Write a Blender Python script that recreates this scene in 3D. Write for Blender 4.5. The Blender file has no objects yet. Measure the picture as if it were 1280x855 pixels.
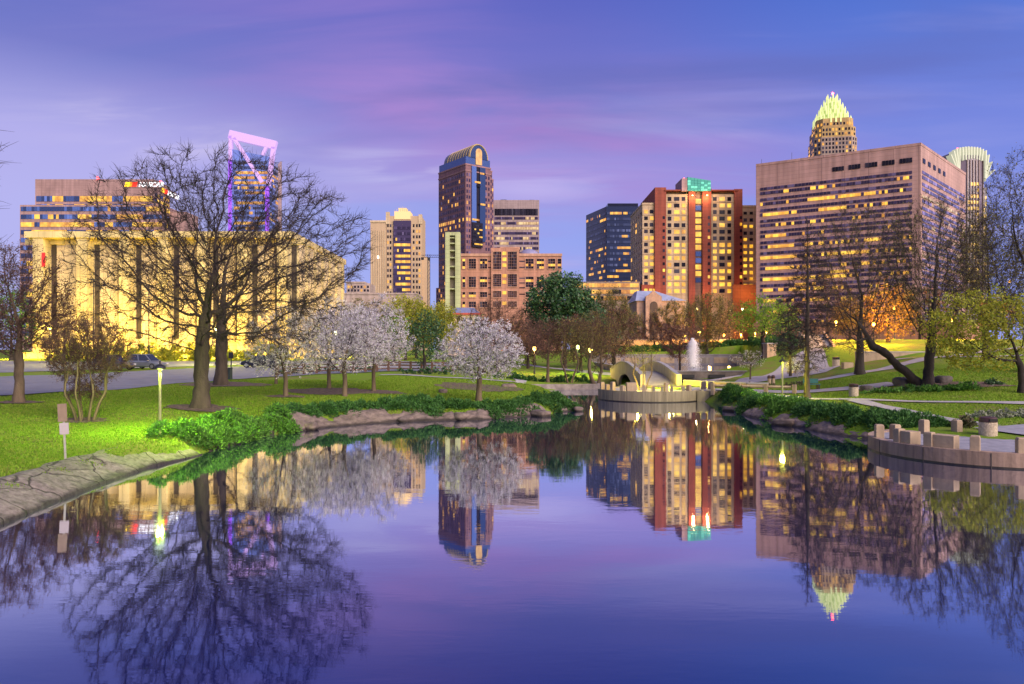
import bpy, math, random
import numpy as np
from mathutils import Vector, Matrix, noise as mnoise
rng = np.random.default_rng(11)
random.seed(11)
S = bpy.context.scene
COL = S.collection
R = math.radians

# ---------------------------------------------------------------- camera
F, CX, HY, EYE = 900.0, 640.0, 437.0, 4.0          # focal length and horizon of a 1280x855 frame, eye height in m
cam_d = bpy.data.cameras.new('camera')
cam = bpy.data.objects.new('camera', cam_d)
COL.objects.link(cam)
cam.location = (0, 0, EYE)
cam.rotation_euler = (R(90), 0, 0)
cam_d.sensor_width = 36
cam_d.lens = F / 1280 * 36
cam_d.shift_y = 9.5 / 1280
cam_d.clip_end = 9000
cam_d.clip_start = 0.1
S.camera = cam

# ---------------------------------------------------------------- sky, sun, exposure
SUN_EL, SUN_AZ = R(30), R(139)                       # azimuth clockwise from +Y
world = bpy.data.worlds.new('World')
S.world = world
world.use_nodes = True
def make_sky():
    nt = world.node_tree
    N, L = nt.nodes, nt.links
    N.clear()
    def node(t, **k):
        n = N.new(t)
        for a, b in k.items(): setattr(n, a, b)
        return n
    def math_(op, a, b=None, c=None, clamp=False):
        n = node('ShaderNodeMath', operation=op, use_clamp=clamp)
        for i, v in enumerate((a, b, c)):
            if v is None: continue
            if isinstance(v, (int, float)): n.inputs[i].default_value = v
            else: L.new(v, n.inputs[i])
        return n.outputs[0]
    def mix(fac, a, b):
        n = node('ShaderNodeMix', data_type='RGBA')
        for s, v in ((0, fac), (6, a), (7, b)):
            if isinstance(v, (int, float)): n.inputs[s].default_value = v
            elif isinstance(v, tuple): n.inputs[s].default_value = (*v, 1)
            else: L.new(v, n.inputs[s])
        return n.outputs[2]
    def ramp(x, stops):
        n = node('ShaderNodeValToRGB')
        cr = n.color_ramp
        cr.interpolation = 'LINEAR'
        while len(cr.elements) < len(stops): cr.elements.new(0.5)
        for e, (p, c) in zip(cr.elements, stops):
            e.position = p
            e.color = (*c, 1)
        L.new(x, n.inputs[0])
        return n.outputs[0]
    def bump(x, c, w):                               # soft bell of x about c
        t = math_('DIVIDE', math_('SUBTRACT', x, c), w)
        return math_('EXPONENT', math_('MULTIPLY', math_('MULTIPLY', t, t), -1.0))
    def step(x, a, b):
        n = node('ShaderNodeMapRange', interpolation_type='SMOOTHSTEP')
        n.inputs[1].default_value = a; n.inputs[2].default_value = b
        L.new(x, n.inputs[0])
        return n.outputs[0]
    tc = node('ShaderNodeTexCoord')
    sp = node('ShaderNodeSeparateXYZ')
    L.new(tc.outputs['Generated'], sp.inputs[0])
    x, y, z = sp.outputs
    el = math_('ARCSINE', z)
    h = math_('SQRT', math_('ADD', math_('MULTIPLY', x, x), math_('ADD', math_('MULTIPLY', y, y), 1e-4)))
    az = math_('DIVIDE', x, h)                        # sine of the azimuth
    e01 = math_('DIVIDE', math_('ADD', el, 0.1), 0.7, clamp=True)
    base = ramp(e01, [(0.0, (.19, .21, .42)), (.16, (.206, .243, .478)), (.36, (.160, .198, .455)), (.46, (.168, .183, .418)), (.66, (.085, .092, .31)), (.80, (.054, .068, .285)), (1.0, (.03, .05, .26))])
    rightc = ramp(e01, [(0.0, (.17, .19, .42)), (.16, (.165, .20, .47)), (.36, (.125, .162, .43)), (.50, (.098, .132, .395)), (.75, (.040, .090, .345)), (.85, (.03, .075, .33)), (1.0, (.018, .05, .27))])
    c = mix(step(az, .02, .55), base, rightc)
    leftc = ramp(e01, [(0.0, (.21, .22, .43)), (.16, (.235, .24, .46)), (.40, (.245, .238, .455)), (.50, (.235, .222, .44)), (.64, (.090, .104, .31)), (.80, (.045, .066, .285)), (1.0, (.03, .06, .27))])
    c = mix(step(math_('MULTIPLY', az, -1.0), .1, .5), c, leftc)
    # thin cloud layer seen from below: noise on the plane of the layer, drawn out along the wind
    den = math_('ADD', math_('MAXIMUM', z, 0.0), 0.16)
    cv = node('ShaderNodeCombineXYZ')
    L.new(math_('DIVIDE', x, den), cv.inputs[0]); L.new(math_('DIVIDE', y, den), cv.inputs[1])
    def cloud(scale, sx, sy, seed, a, b, rot=0.0, dist=.6):
        mp = node('ShaderNodeMapping')
        L.new(cv.outputs[0], mp.inputs[0])
        mp.inputs['Scale'].default_value = (sx, sy, 1)
        mp.inputs['Location'].default_value = (seed, seed * 1.7, seed * .3)
        mp.inputs['Rotation'].default_value = (0, 0, rot)
        n = node('ShaderNodeTexNoise')
        n.inputs['Scale'].default_value = scale
        n.inputs['Detail'].default_value = 5
        n.inputs['Roughness'].default_value = .52
        n.inputs['Distortion'].default_value = dist
        L.new(mp.outputs[0], n.inputs[0])
        return step(n.outputs[0], a, b)
    # rosy veil across the upper middle
    band = math_('MULTIPLY', bump(math_('ADD', el, math_('MULTIPLY', az, .22)), .30, .13), bump(az, -.02, .34))
    veil = math_('MULTIPLY', band, math_('ADD', math_('MULTIPLY', cloud(1.5, .45, 1.5, 3.1, .36, .70, .35), 1.15), .12))
    c = mix(math_('MULTIPLY', veil, .95, clamp=True), c, (.225, .132, .345))
    # broad soft streaks
    st = math_('MULTIPLY', cloud(1.7, .38, 1.5, 8.3, .48, .74), step(el, .03, .12))
    c = mix(math_('MULTIPLY', st, .5), c, (.245, .225, .425))
    dk = math_('MULTIPLY', cloud(1.3, .5, 1.5, 21.0, .46, .74), step(el, .18, .36))
    c = mix(math_('MULTIPLY', dk, .6), c, (.068, .078, .25))
    # small bright wisps low over the towers
    def wisp(azc, elc, wa, we, col, k, seed):
        nonlocal c
        w = math_('MULTIPLY', bump(az, azc, wa), bump(el, elc, we))
        w = math_('MULTIPLY', w, math_('ADD', math_('MULTIPLY', cloud(2.6, .55, 1.9, seed, .36, .66), 1.1), .06))
        c = mix(math_('MULTIPLY', w, k, clamp=True), c, col)
    wisp(-.44, .268, .10, .026, (.37, .33, .465), .85, 4.4)
    wisp(-.17, .245, .09, .020, (.33, .31, .47), .8, 6.1)
    wisp(.03, .225, .10, .030, (.28, .24, .45), .75, 9.7)
    wisp(-.50, .40, .14, .04, (.15, .14, .33), .5, 12.2)
    sky = node('ShaderNodeTexSky', sky_type='NISHITA')
    sky.sun_disc = False
    sky.sun_elevation = SUN_EL
    sky.sun_rotation = SUN_AZ
    b1 = node('ShaderNodeBackground'); L.new(sky.outputs[0], b1.inputs[0]); b1.inputs[1].default_value = 0.002
    b2 = node('ShaderNodeBackground'); L.new(c, b2.inputs[0]); b2.inputs[1].default_value = 1.0
    ad = node('ShaderNodeAddShader'); L.new(b1.outputs[0], ad.inputs[0]); L.new(b2.outputs[0], ad.inputs[1])
    out = node('ShaderNodeOutputWorld'); L.new(ad.outputs[0], out.inputs[0])
make_sky()
sun_d = bpy.data.lights.new('sun', 'SUN')
sun_d.energy = 3.4
sun_d.angle = R(60)
sun_d.color = (1.0, .84, .70)
sun = bpy.data.objects.new('sun', sun_d)
COL.objects.link(sun)
_sd = Vector((math.sin(SUN_AZ) * math.cos(SUN_EL), math.cos(SUN_AZ) * math.cos(SUN_EL), math.sin(SUN_EL)))
sun.rotation_euler = _sd.to_track_quat('Z', 'Y').to_euler()
S.view_settings.view_transform = 'Standard'
S.view_settings.look = 'None'
S.view_settings.exposure = 0.9
S.view_settings.gamma = 1.0
S.render.engine = 'CYCLES'
S.cycles.max_bounces = 5
S.cycles.diffuse_bounces = 2
S.cycles.glossy_bounces = 3
S.cycles.transmission_bounces = 3
S.cycles.transparent_max_bounces = 6
S.cycles.caustics_reflective = False
S.cycles.caustics_refractive = False
S.cycles.sample_clamp_indirect = 4.0
S.cycles.use_denoising = True

# ---------------------------------------------------------------- helpers
def W(px, py, z):
    d = F * (EYE - z) / (py - HY)
    return ((px - CX) / F * d, d, z)
def ax(px, d): return (px - CX) / F * d
def az_(py, d): return EYE - (py - HY) / F * d

_mats = {}
def _nt(name):
    m = bpy.data.materials.new(name)
    m.use_nodes = True
    nt = m.node_tree
    return m, nt, nt.nodes['Principled BSDF']
def mat(name, col, rough=.8, var=.2, scale=1.5, metal=0.0, bump=0.0, bscale=None, spec=.4, detail=4, streak=None):
    """noise-varied solid material; streak=(sx,sy,sz) stretches the noise"""
    if name in _mats: return _mats[name]
    m, nt, b = _nt(name)
    N, L = nt.nodes, nt.links
    tc = N.new('ShaderNodeTexCoord')
    mp = N.new('ShaderNodeMapping')
    L.new(tc.outputs['Object'], mp.inputs[0])
    if streak: mp.inputs['Scale'].default_value = streak
    n = N.new('ShaderNodeTexNoise')
    n.inputs['Scale'].default_value = scale
    n.inputs['Detail'].default_value = detail
    n.inputs['Roughness'].default_value = .62
    L.new(mp.outputs[0], n.inputs[0])
    cr = N.new('ShaderNodeValToRGB')
    cr.color_ramp.elements[0].position = .3
    cr.color_ramp.elements[1].position = .7
    cr.color_ramp.elements[0].color = (*[c * (1 - var) for c in col], 1)
    cr.color_ramp.elements[1].color = (*[min(1, c * (1 + var)) for c in col], 1)
    L.new(n.outputs[0], cr.inputs[0])
    L.new(cr.outputs[0], b.inputs['Base Color'])
    b.inputs['Roughness'].default_value = rough
    b.inputs['Metallic'].default_value = metal
    b.inputs['Specular IOR Level'].default_value = spec
    if bump:
        n2 = N.new('ShaderNodeTexNoise')
        n2.inputs['Scale'].default_value = bscale or scale * 6
        n2.inputs['Detail'].default_value = 6
        L.new(tc.outputs['Object'], n2.inputs[0])
        bp = N.new('ShaderNodeBump')
        bp.inputs['Strength'].default_value = bump
        bp.inputs['Distance'].default_value = .05
        L.new(n2.outputs[0], bp.inputs['Height'])
        L.new(bp.outputs[0], b.inputs['Normal'])
    _mats[name] = m
    return m
def leafmat(name, cols, rough=.6, trans=.35, spec=.25):
    """foliage: colour differs from leaf to leaf, some light passes through"""
    if name in _mats: return _mats[name]
    m, nt, b = _nt(name)
    N, L = nt.nodes, nt.links
    g = N.new('ShaderNodeNewGeometry')
    cr = N.new('ShaderNodeValToRGB')
    while len(cr.color_ramp.elements) < len(cols): cr.color_ramp.elements.new(.5)
    for i, (e, c) in enumerate(zip(cr.color_ramp.elements, cols)):
        e.position = i / max(1, len(cols) - 1)
        e.color = (*c, 1)
    L.new(g.outputs['Random Per Island'], cr.inputs[0])
    L.new(cr.outputs[0], b.inputs['Base Color'])
    b.inputs['Roughness'].default_value = rough
    b.inputs['Specular IOR Level'].default_value = spec
    t = N.new('ShaderNodeBsdfTranslucent')
    L.new(cr.outputs[0], t.inputs[0])
    mx = N.new('ShaderNodeMixShader')
    mx.inputs[0].default_value = trans
    L.new(b.outputs[0], mx.inputs[1]); L.new(t.outputs[0], mx.inputs[2])
    L.new(mx.outputs[0], N['Material Output'].inputs[0])
    _mats[name] = m
    return m
def emit(name, col, k):
    if name in _mats: return _mats[name]
    m, nt, b = _nt(name)
    b.inputs['Base Color'].default_value = (*[c * .5 for c in col], 1)
    b.inputs['Emission Color'].default_value = (*col, 1)
    b.inputs['Emission Strength'].default_value = k
    _mats[name] = m
    return m
def litmat(name, c0, c1, k0, k1, scale=.35):
    """a lit window: the room behind differs from window to window and along it"""
    if name in _mats: return _mats[name]
    m, nt, b = _nt(name)
    N, L = nt.nodes, nt.links
    g = N.new('ShaderNodeNewGeometry')
    tc = N.new('ShaderNodeTexCoord')
    n = N.new('ShaderNodeTexNoise')
    n.inputs['Scale'].default_value = scale
    n.inputs['Detail'].default_value = 3
    oi = N.new('ShaderNodeObjectInfo')
    va = N.new('ShaderNodeVectorMath'); va.operation = 'MULTIPLY_ADD'
    cb = N.new('ShaderNodeCombineXYZ')
    for i in range(3): L.new(oi.outputs['Random'], cb.inputs[i])
    va.inputs[1].default_value = (90, 37, 71)
    L.new(cb.outputs[0], va.inputs[0]); L.new(tc.outputs['Object'], va.inputs[2])
    L.new(va.outputs[0], n.inputs[0])
    ad = N.new('ShaderNodeMath'); ad.operation = 'ADD'
    ml = N.new('ShaderNodeMath'); ml.operation = 'MULTIPLY'; ml.inputs[1].default_value = .5
    L.new(g.outputs['Random Per Island'], ml.inputs[0])
    sb = N.new('ShaderNodeMath'); sb.operation = 'MULTIPLY_ADD'; sb.inputs[1].default_value = 1.6; sb.inputs[2].default_value = -.5
    L.new(n.outputs[0], sb.inputs[0])
    L.new(ml.outputs[0], ad.inputs[0]); L.new(sb.outputs[0], ad.inputs[1])
    cr = N.new('ShaderNodeValToRGB')
    cr.color_ramp.elements[0].color = (*c0, 1); cr.color_ramp.elements[1].color = (*c1, 1)
    cr.color_ramp.elements[0].position = .1; cr.color_ramp.elements[1].position = .8
    L.new(ad.outputs[0], cr.inputs[0])
    L.new(cr.outputs[0], b.inputs['Emission Color'])
    mr = N.new('ShaderNodeMapRange')
    mr.inputs[3].default_value = k0; mr.inputs[4].default_value = k1
    L.new(ad.outputs[0], mr.inputs[0])
    L.new(mr.outputs[0], b.inputs['Emission Strength'])
    b.inputs['Base Color'].default_value = (.05, .05, .05, 1)
    b.inputs['Roughness'].default_value = .15
    _mats[name] = m
    return m

def props(o, label=None, cat=None, group=None, kind=None):
    if label: o['label'] = label
    if cat: o['category'] = cat
    if group: o['group'] = group
    if kind: o['kind'] = kind
    return o
def empty(name, loc, rz=0.0, label=None, cat=None, group=None):
    o = bpy.data.objects.new(name, None)
    COL.objects.link(o)
    o.location = loc
    o.rotation_euler = (0, 0, rz)
    return props(o, label, cat, group)
def np_mesh(name, V, Fc, mats, parent=None, smooth=False, midx=None):
    """V (n,3); Fc one (m,k) array or a list of them with different k"""
    if not isinstance(Fc, list): Fc = [Fc]
    Fc = [np.asarray(f, np.int32) for f in Fc if len(f)]
    me = bpy.data.meshes.new(name)
    me.vertices.add(len(V))
    me.vertices.foreach_set('co', np.asarray(V, np.float32).ravel())
    loops = np.concatenate([f.ravel() for f in Fc])
    tot = np.concatenate([np.full(len(f), f.shape[1], np.int32) for f in Fc])
    st = np.concatenate([[0], np.cumsum(tot)[:-1]]).astype(np.int32)
    me.loops.add(len(loops))
    me.loops.foreach_set('vertex_index', loops)
    me.polygons.add(len(tot))
    me.polygons.foreach_set('loop_start', st)
    me.polygons.foreach_set('loop_total', tot)
    if smooth: me.polygons.foreach_set('use_smooth', np.ones(len(tot), bool))
    if not isinstance(mats, (list, tuple)): mats = [mats]
    for m in mats: me.materials.append(m)
    if midx is not None: me.polygons.foreach_set('material_index', np.asarray(midx, np.int32))
    me.update(calc_edges=True)
    me.validate()
    o = bpy.data.objects.new(name, me)
    COL.objects.link(o)
    if parent: o.parent = parent
    return o
class MB:
    def __init__(s): s.v = []; s.f = []; s.m = []
    def face(s, pts, m=0):
        i = len(s.v)
        s.v += [tuple(p) for p in pts]
        s.f.append(tuple(range(i, i + len(pts)))); s.m.append(m)
    def box(s, x0, x1, y0, y1, z0, z1, m=0):
        i = len(s.v)
        s.v += [(x0, y0, z0), (x1, y0, z0), (x1, y1, z0), (x0, y1, z0), (x0, y0, z1), (x1, y0, z1), (x1, y1, z1), (x0, y1, z1)]
        for q in ((0, 3, 2, 1), (4, 5, 6, 7), (0, 1, 5, 4), (1, 2, 6, 5), (2, 3, 7, 6), (3, 0, 4, 7)):
            s.f.append(tuple(i + k for k in q)); s.m.append(m)
        return s
    def prism(s, poly, z0, z1, m=0, top=None):
        """vertical prism over poly (counter-clockwise); top = optional other polygon at z1"""
        n = len(poly); i = len(s.v); tp = top or poly
        s.v += [(p[0], p[1], z0) for p in poly] + [(p[0], p[1], z1) for p in tp]
        for k in range(n):
            s.f.append((i + k, i + (k + 1) % n, i + n + (k + 1) % n, i + n + k)); s.m.append(m)
        s.f.append(tuple(i + n + k for k in range(n))); s.m.append(m)
        s.f.append(tuple(i + n - 1 - k for k in range(n))); s.m.append(m)
        return s
    def extrude(s, prof, a, b, m=0):
        """solid between polygon prof at offset vectors a and b (prof given as 3-D points)"""
        n = len(prof); i = len(s.v)
        s.v += [tuple(Vector(p) + Vector(a)) for p in prof] + [tuple(Vector(p) + Vector(b)) for p in prof]
        for k in range(n):
            s.f.append((i + k, i + (k + 1) % n, i + n + (k + 1) % n, i + n + k)); s.m.append(m)
        s.f.append(tuple(i + n + k for k in range(n))); s.m.append(m)
        s.f.append(tuple(i + n - 1 - k for k in range(n))); s.m.append(m)
        return s
    def tube(s, pts, r, n=8, m=0, cap=True):
        pts = [Vector(p) for p in pts]
        if not isinstance(r, (list, tuple)): r = [r] * len(pts)
        i = len(s.v)
        t = (pts[-1] - pts[0]).normalized()
        ref = Vector((1, 0, 0)) if abs(t.x) < .7 else Vector((0, 1, 0))
        for k, p in enumerate(pts):
            tg = (pts[min(k + 1, len(pts) - 1)] - pts[max(k - 1, 0)]).normalized()
            u = tg.cross(ref).normalized(); w = tg.cross(u)
            for j in range(n):
                a = 2 * math.pi * j / n
                s.v.append(tuple(p + (u * math.cos(a) + w * math.sin(a)) * r[k]))
        for k in range(len(pts) - 1):
            for j in range(n):
                a, b = i + k * n + j, i + k * n + (j + 1) % n
                s.f.append((a, b, b + n, a + n)); s.m.append(m)
        if cap:
            s.f.append(tuple(i + n - 1 - j for j in range(n))); s.m.append(m)
            e = i + (len(pts) - 1) * n
            s.f.append(tuple(e + j for j in range(n))); s.m.append(m)
        return s
    def lathe(s, prof, c=(0, 0), n=20, m=0):
        """prof: (radius, z) from bottom to top"""
        i = len(s.v)
        for r, z in prof:
            for j in range(n):
                a = 2 * math.pi * j / n
                s.v.append((c[0] + r * math.cos(a), c[1] + r * math.sin(a), z))
        for k in range(len(prof) - 1):
            for j in range(n):
                a, b = i + k * n + j, i + k * n + (j + 1) % n
                s.f.append((a, b, b + n, a + n)); s.m.append(m)
        s.f.append(tuple(i + n - 1 - j for j in range(n))); s.m.append(m)
        e = i + (len(prof) - 1) * n
        s.f.append(tuple(e + j for j in range(n))); s.m.append(m)
        return s
    def mesh(s, name, mats):
        me = bpy.data.meshes.new(name)
        me.from_pydata(s.v, [], s.f)
        for m in (mats if isinstance(mats, (list, tuple)) else [mats]): me.materials.append(m)
        me.polygons.foreach_set('material_index', s.m)
        me.update()
        return me
    def build(s, name, mats, parent=None, smooth=False, bevel=0.0, loc=None, rz=0.0):
        me = s.mesh(name, mats)
        if smooth: me.polygons.foreach_set('use_smooth', [True] * len(s.f))
        o = bpy.data.objects.new(name, me)
        COL.objects.link(o)
        if parent: o.parent = parent
        if loc: o.location = loc
        if rz: o.rotation_euler = (0, 0, rz)
        if bevel:
            b = o.modifiers.new('bevel', 'BEVEL')
            b.width = bevel; b.segments = 2; b.limit_method = 'ANGLE'
        return o
def point_light(name, loc, col, watts, radius=.2, parent=None, spot=None, aim=None):
    l = bpy.data.lights.new(name, 'SPOT' if spot else 'POINT')
    l.energy = watts; l.color = col; l.shadow_soft_size = radius
    o = bpy.data.objects.new(name, l)
    COL.objects.link(o)
    o.location = loc
    if spot:
        l.spot_size = spot; l.spot_blend = .9
        o.rotation_euler = (-(Vector(aim))).to_track_quat('Z', 'Y').to_euler()
    if parent: o.parent = parent
    return o

# ---------------------------------------------------------------- terrain
POND = [(-9, 3.0), (-10.5, 8), (-11.2, 12), (-11.6, 16), (-12.0, 18.65), (-12.2, 21.2), (-12.3, 24.3), (-11.9, 26.3), (-11.75, 28.6),
        (-11.5, 33.3), (-10.3, 35), (-9.2, 37.3), (-7.4, 39.1), (-4.9, 40.3), (-1.8, 40.9), (1.2, 43.2), (3.9, 46.9), (4.9, 50), (4.7, 55), (3.4, 62), (.2, 71.0),
        (8.6, 72.0), (9.0, 77.5), (17.5, 77.5), (18.5, 99.5), (34.5, 99.5), (26, 84), (20.5, 74), (18.0, 69.5), (9.6, 69.0),
        (8.2, 63.5), (11.1, 58.3), (14.6, 56.2), (15.0, 53.6), (14.9, 50.5), (14.1, 46.0), (14.0, 43.0), (14.4, 38.7), (14.8, 35), (15.4, 32.6), (16.2, 30.4), (18.2, 27.8), (21, 25.6),
        (26, 22), (27, 12), (20, 7), (14, 4.2), (5, 2.8)]
CTRL = np.array([
    (-13.7, 20, .5), (-14, 26, .62), (-13.8, 30, .65), (-12.2, 36, .7), (-18.8, 31.7, .9), (-16, 37, 1.0), (-26, 38, 1.2), (-28, 39, 1.25), (-27.5, 47.6, 1.3),
    (-25.4, 54.4, 1.4), (-23.6, 62.5, 1.5), (-22, 66.8, 1.55), (-2.2, 47, .7), (-8, 43, .7), (-7, 77, 1.6), (-6, 66, 1.45), (2.6, 55, .6), (3.6, 76, .6), (0, 85, .9),
    (4, 100, 1.2), (3, 135, 1.6), (-30, 86, 1.75), (-40, 120, 2.2), (-60, 60, 1.4), (-60, 130, 2.3), (-20, 100, 1.9), (-10, 130, 2.2), (-100, 100, 2.2),
    (11.5, 62, .8), (14.5, 66, .85), (15.5, 60, .85), (18, 55, .85), (18.3, 48.7, .72), (16.5, 40, .65), (17, 34, .6), (22, 28, .5), (28, 41, .9), (20, 45, .8), (23, 54, .9), (29.5, 52, 1.5),
    (33.5, 47.5, 1.3), (29.5, 61, 1.9), (35, 72, 2.7), (45, 60, 2.6), (45, 45, 1.5), (40, 35, 1.0), (30, 30, .6), (36, 86, 3.4), (23, 66, 1.0), (28, 77, 1.15),
    (34, 80, 1.5), (41, 95, 4.4), (42, 110, 4.9), (60, 80, 4.2), (14, 82, .9), (15, 104, .9), (28, 104, .95), (28, 125, .95), (20, 125, .9), (20, 150, 3.9), (30, 152, 4.1), (8, 150, 3.4), (45, 130, 4.9),
    (0, 165, 2.8), (-14, 10, .8), (-14, 0, 1.5), (0, 0, 2.2), (15, -2, 2), (26, 10, 1), (29, 20, .7), (-30, 10, 1.5), (-30, 25, 1.25), (0, -40, 3), (-100, 20, 1.8),
    (100, 40, 3.5), (120, 150, 5), (-150, 200, 3), (0, 260, 3.6), (150, 260, 4.5), (-150, -50, 3), (150, -50, 4)], float)
_c2 = 36.0
_A = np.sqrt(((CTRL[:, None, :2] - CTRL[None, :, :2]) ** 2).sum(-1) + _c2)
_w = np.linalg.solve(_A + np.eye(len(CTRL)) * -1e-6, CTRL[:, 2] - 2.0)
_P = np.array(POND, float)
def pond_dist(x, y):
    """signed distance to the shore, negative in the water"""
    x = np.asarray(x, float); y = np.asarray(y, float)
    p = np.stack([x.ravel(), y.ravel()], 1)
    best = np.full(len(p), 1e9); inside = np.zeros(len(p), bool)
    n = len(_P)
    for i in range(n):
        a, b = _P[i], _P[(i + 1) % n]
        ab = b - a
        t = np.clip(((p - a) @ ab) / (ab @ ab), 0, 1)
        d = np.hypot(*(p - a - t[:, None] * ab).T)
        best = np.minimum(best, d)
        c = (a[1] > p[:, 1]) != (b[1] > p[:, 1])
        xi = a[0] + (p[:, 1] - a[1]) / (b[1] - a[1] + 1e-12) * ab[0]
        inside ^= c & (p[:, 0] < xi)
    return np.where(inside, -best, best).reshape(x.shape)
def gz(x, y):
    x = np.asarray(x, float); y = np.asarray(y, float)
    xf, yf = x.ravel(), y.ravel()
    base = np.full(xf.shape, 2.0)
    for k in range(0, len(xf), 20000):
        s = slice(k, k + 20000)
        base[s] += np.sqrt((xf[s, None] - CTRL[:, 0]) ** 2 + (yf[s, None] - CTRL[:, 1]) ** 2 + _c2) @ _w
    far = np.clip((np.hypot(xf, yf - 60) - 170) / 120, 0, 1)
    base = base * (1 - far) + 3.6 * far
    base = np.clip(base, .32, 5.4)
    base += (.05 * np.sin(xf * .9 + 1.3 * np.sin(yf * .31)) * np.sin(yf * .7 + 2)) * (1 - far)
    d = pond_dist(xf, yf)
    t = np.clip((d + .1) / 1.3, 0, 1)
    t = t * t * (3 - 2 * t)
    out = np.where(d > 0, -.06 + (base + .06) * t, np.maximum(-1.2, -.12 + d * .7))
    up = (xf > 15) & (xf < 39.6 + (yf - 100) * .145) & (yf > 101) & (yf < 143.6)          # basin of the upper pool
    out = np.where(up, .3, out)
    return out.reshape(x.shape)
def g1(x, y): return float(gz(np.array([x]), np.array([y]))[0])
# ---------------------------------------------------------------- materials of the setting
def ground_mat():
    m, nt, b = _nt('lawn')
    N, L = nt.nodes, nt.links
    tc = N.new('ShaderNodeTexCoord')
    def noise(sc, det=5, rough=.6, sx=1.0, sy=1.0):
        mp = N.new('ShaderNodeMapping'); mp.inputs['Scale'].default_value = (sx, sy, 1)
        L.new(tc.outputs['Object'], mp.inputs[0])
        n = N.new('ShaderNodeTexNoise'); n.inputs['Scale'].default_value = sc; n.inputs['Detail'].default_value = det; n.inputs['Roughness'].default_value = rough
        L.new(mp.outputs[0], n.inputs[0]); return n.outputs[0]
    def ramp(x, st):
        r = N.new('ShaderNodeValToRGB')
        while len(r.color_ramp.elements) < len(st): r.color_ramp.elements.new(.5)
        for e, (p, c) in zip(r.color_ramp.elements, st): e.position = p; e.color = (*c, 1)
        L.new(x, r.inputs[0]); return r.outputs[0]
    def mix(f, a, c):
        x = N.new('ShaderNodeMix'); x.data_type = 'RGBA'
        L.new(f, x.inputs[0]); L.new(a, x.inputs[6]); L.new(c, x.inputs[7]); return x.outputs[2]
    green = ramp(noise(9, 8, .75), [(.2, (.075, .13, .010)), (.5, (.15, .255, .018)), (.8, (.25, .35, .035))])
    straw = ramp(noise(14, 6, .7), [(.3, (.12, .11, .03)), (.7, (.27, .22, .085))])
    c = mix(ramp(noise(.25, 7, .7), [(.47, (0, 0, 0)), (.64, (.85, .85, .85))]), green, straw)
    dark = ramp(noise(5, 6, .7), [(.3, (.03, .035, .015)), (.7, (.08, .07, .035))])
    c = mix(ramp(noise(.55, 7, .7), [(.60, (0, 0, 0)), (.72, (.6, .6, .6))]), c, dark)
    L.new(c, b.inputs['Base Color'])
    b.inputs['Roughness'].default_value = .95
    b.inputs['Specular IOR Level'].default_value = .1
    bp = N.new('ShaderNodeBump'); bp.inputs['Strength'].default_value = .8; bp.inputs['Distance'].default_value = .08
    L.new(noise(16, 8, .8), bp.inputs['Height']); L.new(bp.outputs[0], b.inputs['Normal'])
    return m
M_lawn = ground_mat()
M_mulch = mat('mulch', (.115, .078, .058), .95, .6, 5, bump=.9, bscale=14)
M_asph = mat('asphalt', (.17, .17, .20), .85, .15, .8, bump=.2, bscale=20)
M_pave = mat('pale_concrete', (.33, .31, .31), .85, .16, 1.2, bump=.2)
M_conc = mat('weathered_concrete', (.25, .215, .18), .85, .30, 1.6, bump=.35, streak=(1, 1, .25))
M_conc2 = mat('light_concrete', (.36, .265, .18), .85, .28, 1.2, bump=.3, streak=(1, 1, .3))
M_brickpave = mat('plaza_paving', (.26, .25, .28), .8, .25, 2.2, bump=.25)
M_rock = mat('bank_rock', (.155, .115, .10), .9, .55, 2.2, bump=1.0, bscale=7, streak=(1, 1, 2.5), detail=8)
def dark_foot(m):
    """stone darker just above the pond: wet, with undercut shade put into the colour"""
    nt = m.node_tree; N, L = nt.nodes, nt.links
    b = N['Principled BSDF']
    src = b.inputs['Base Color'].links[0].from_socket
    g = N.new('ShaderNodeNewGeometry'); sp = N.new('ShaderNodeSeparateXYZ')
    L.new(g.outputs['Position'], sp.inputs[0])
    n = N.new('ShaderNodeTexNoise'); n.inputs['Scale'].default_value = 1.7; n.inputs['Detail'].default_value = 4
    L.new(g.outputs['Position'], n.inputs[0])
    a = N.new('ShaderNodeMath'); a.operation = 'MULTIPLY_ADD'; a.inputs[1].default_value = -.22
    L.new(n.outputs[0], a.inputs[0]); L.new(sp.outputs[2], a.inputs[2])
    r = N.new('ShaderNodeMapRange'); r.inputs[1].default_value = -.05; r.inputs[2].default_value = .06; r.inputs[3].default_value = .22; r.inputs[4].default_value = 1.0
    L.new(a.outputs[0], r.inputs[0])
    x = N.new('ShaderNodeMix'); x.data_type = 'RGBA'; x.blend_type = 'MULTIPLY'; x.inputs[0].default_value = 1
    L.new(src, x.inputs[6]); L.new(r.outputs[0], x.inputs[7]); L.new(x.outputs[2], b.inputs['Base Color'])
dark_foot(M_rock)
M_bark = mat('grey_brown_bark', (.062, .046, .034), .95, .45, 3, bump=.9, bscale=16, streak=(1, 1, .2))
M_barkd = mat('dark_bark', (.038, .029, .026), .95, .4, 3, bump=.9, bscale=16, streak=(1, 1, .2))
M_barkt = mat('tan_bark', (.12, .085, .055), .9, .35, 3, bump=.5, bscale=14, streak=(1, 1, .2))
M_twig = mat('twigs', (.036, .025, .025), .9, .3, 1)
M_twigr = mat('russet_twigs', (.075, .042, .036), .9, .3, 1)
M_twigy = mat('budding_twigs', (.075, .062, .03), .9, .3, 1)
M_metal = mat('dark_metal', (.04, .04, .045), .45, .2, 4, metal=.6)
M_galv = mat('galvanised_post', (.30, .28, .25), .6, .2, 5)
M_white = mat('white_paint', (.75, .75, .74), .6, .06, 5)
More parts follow.
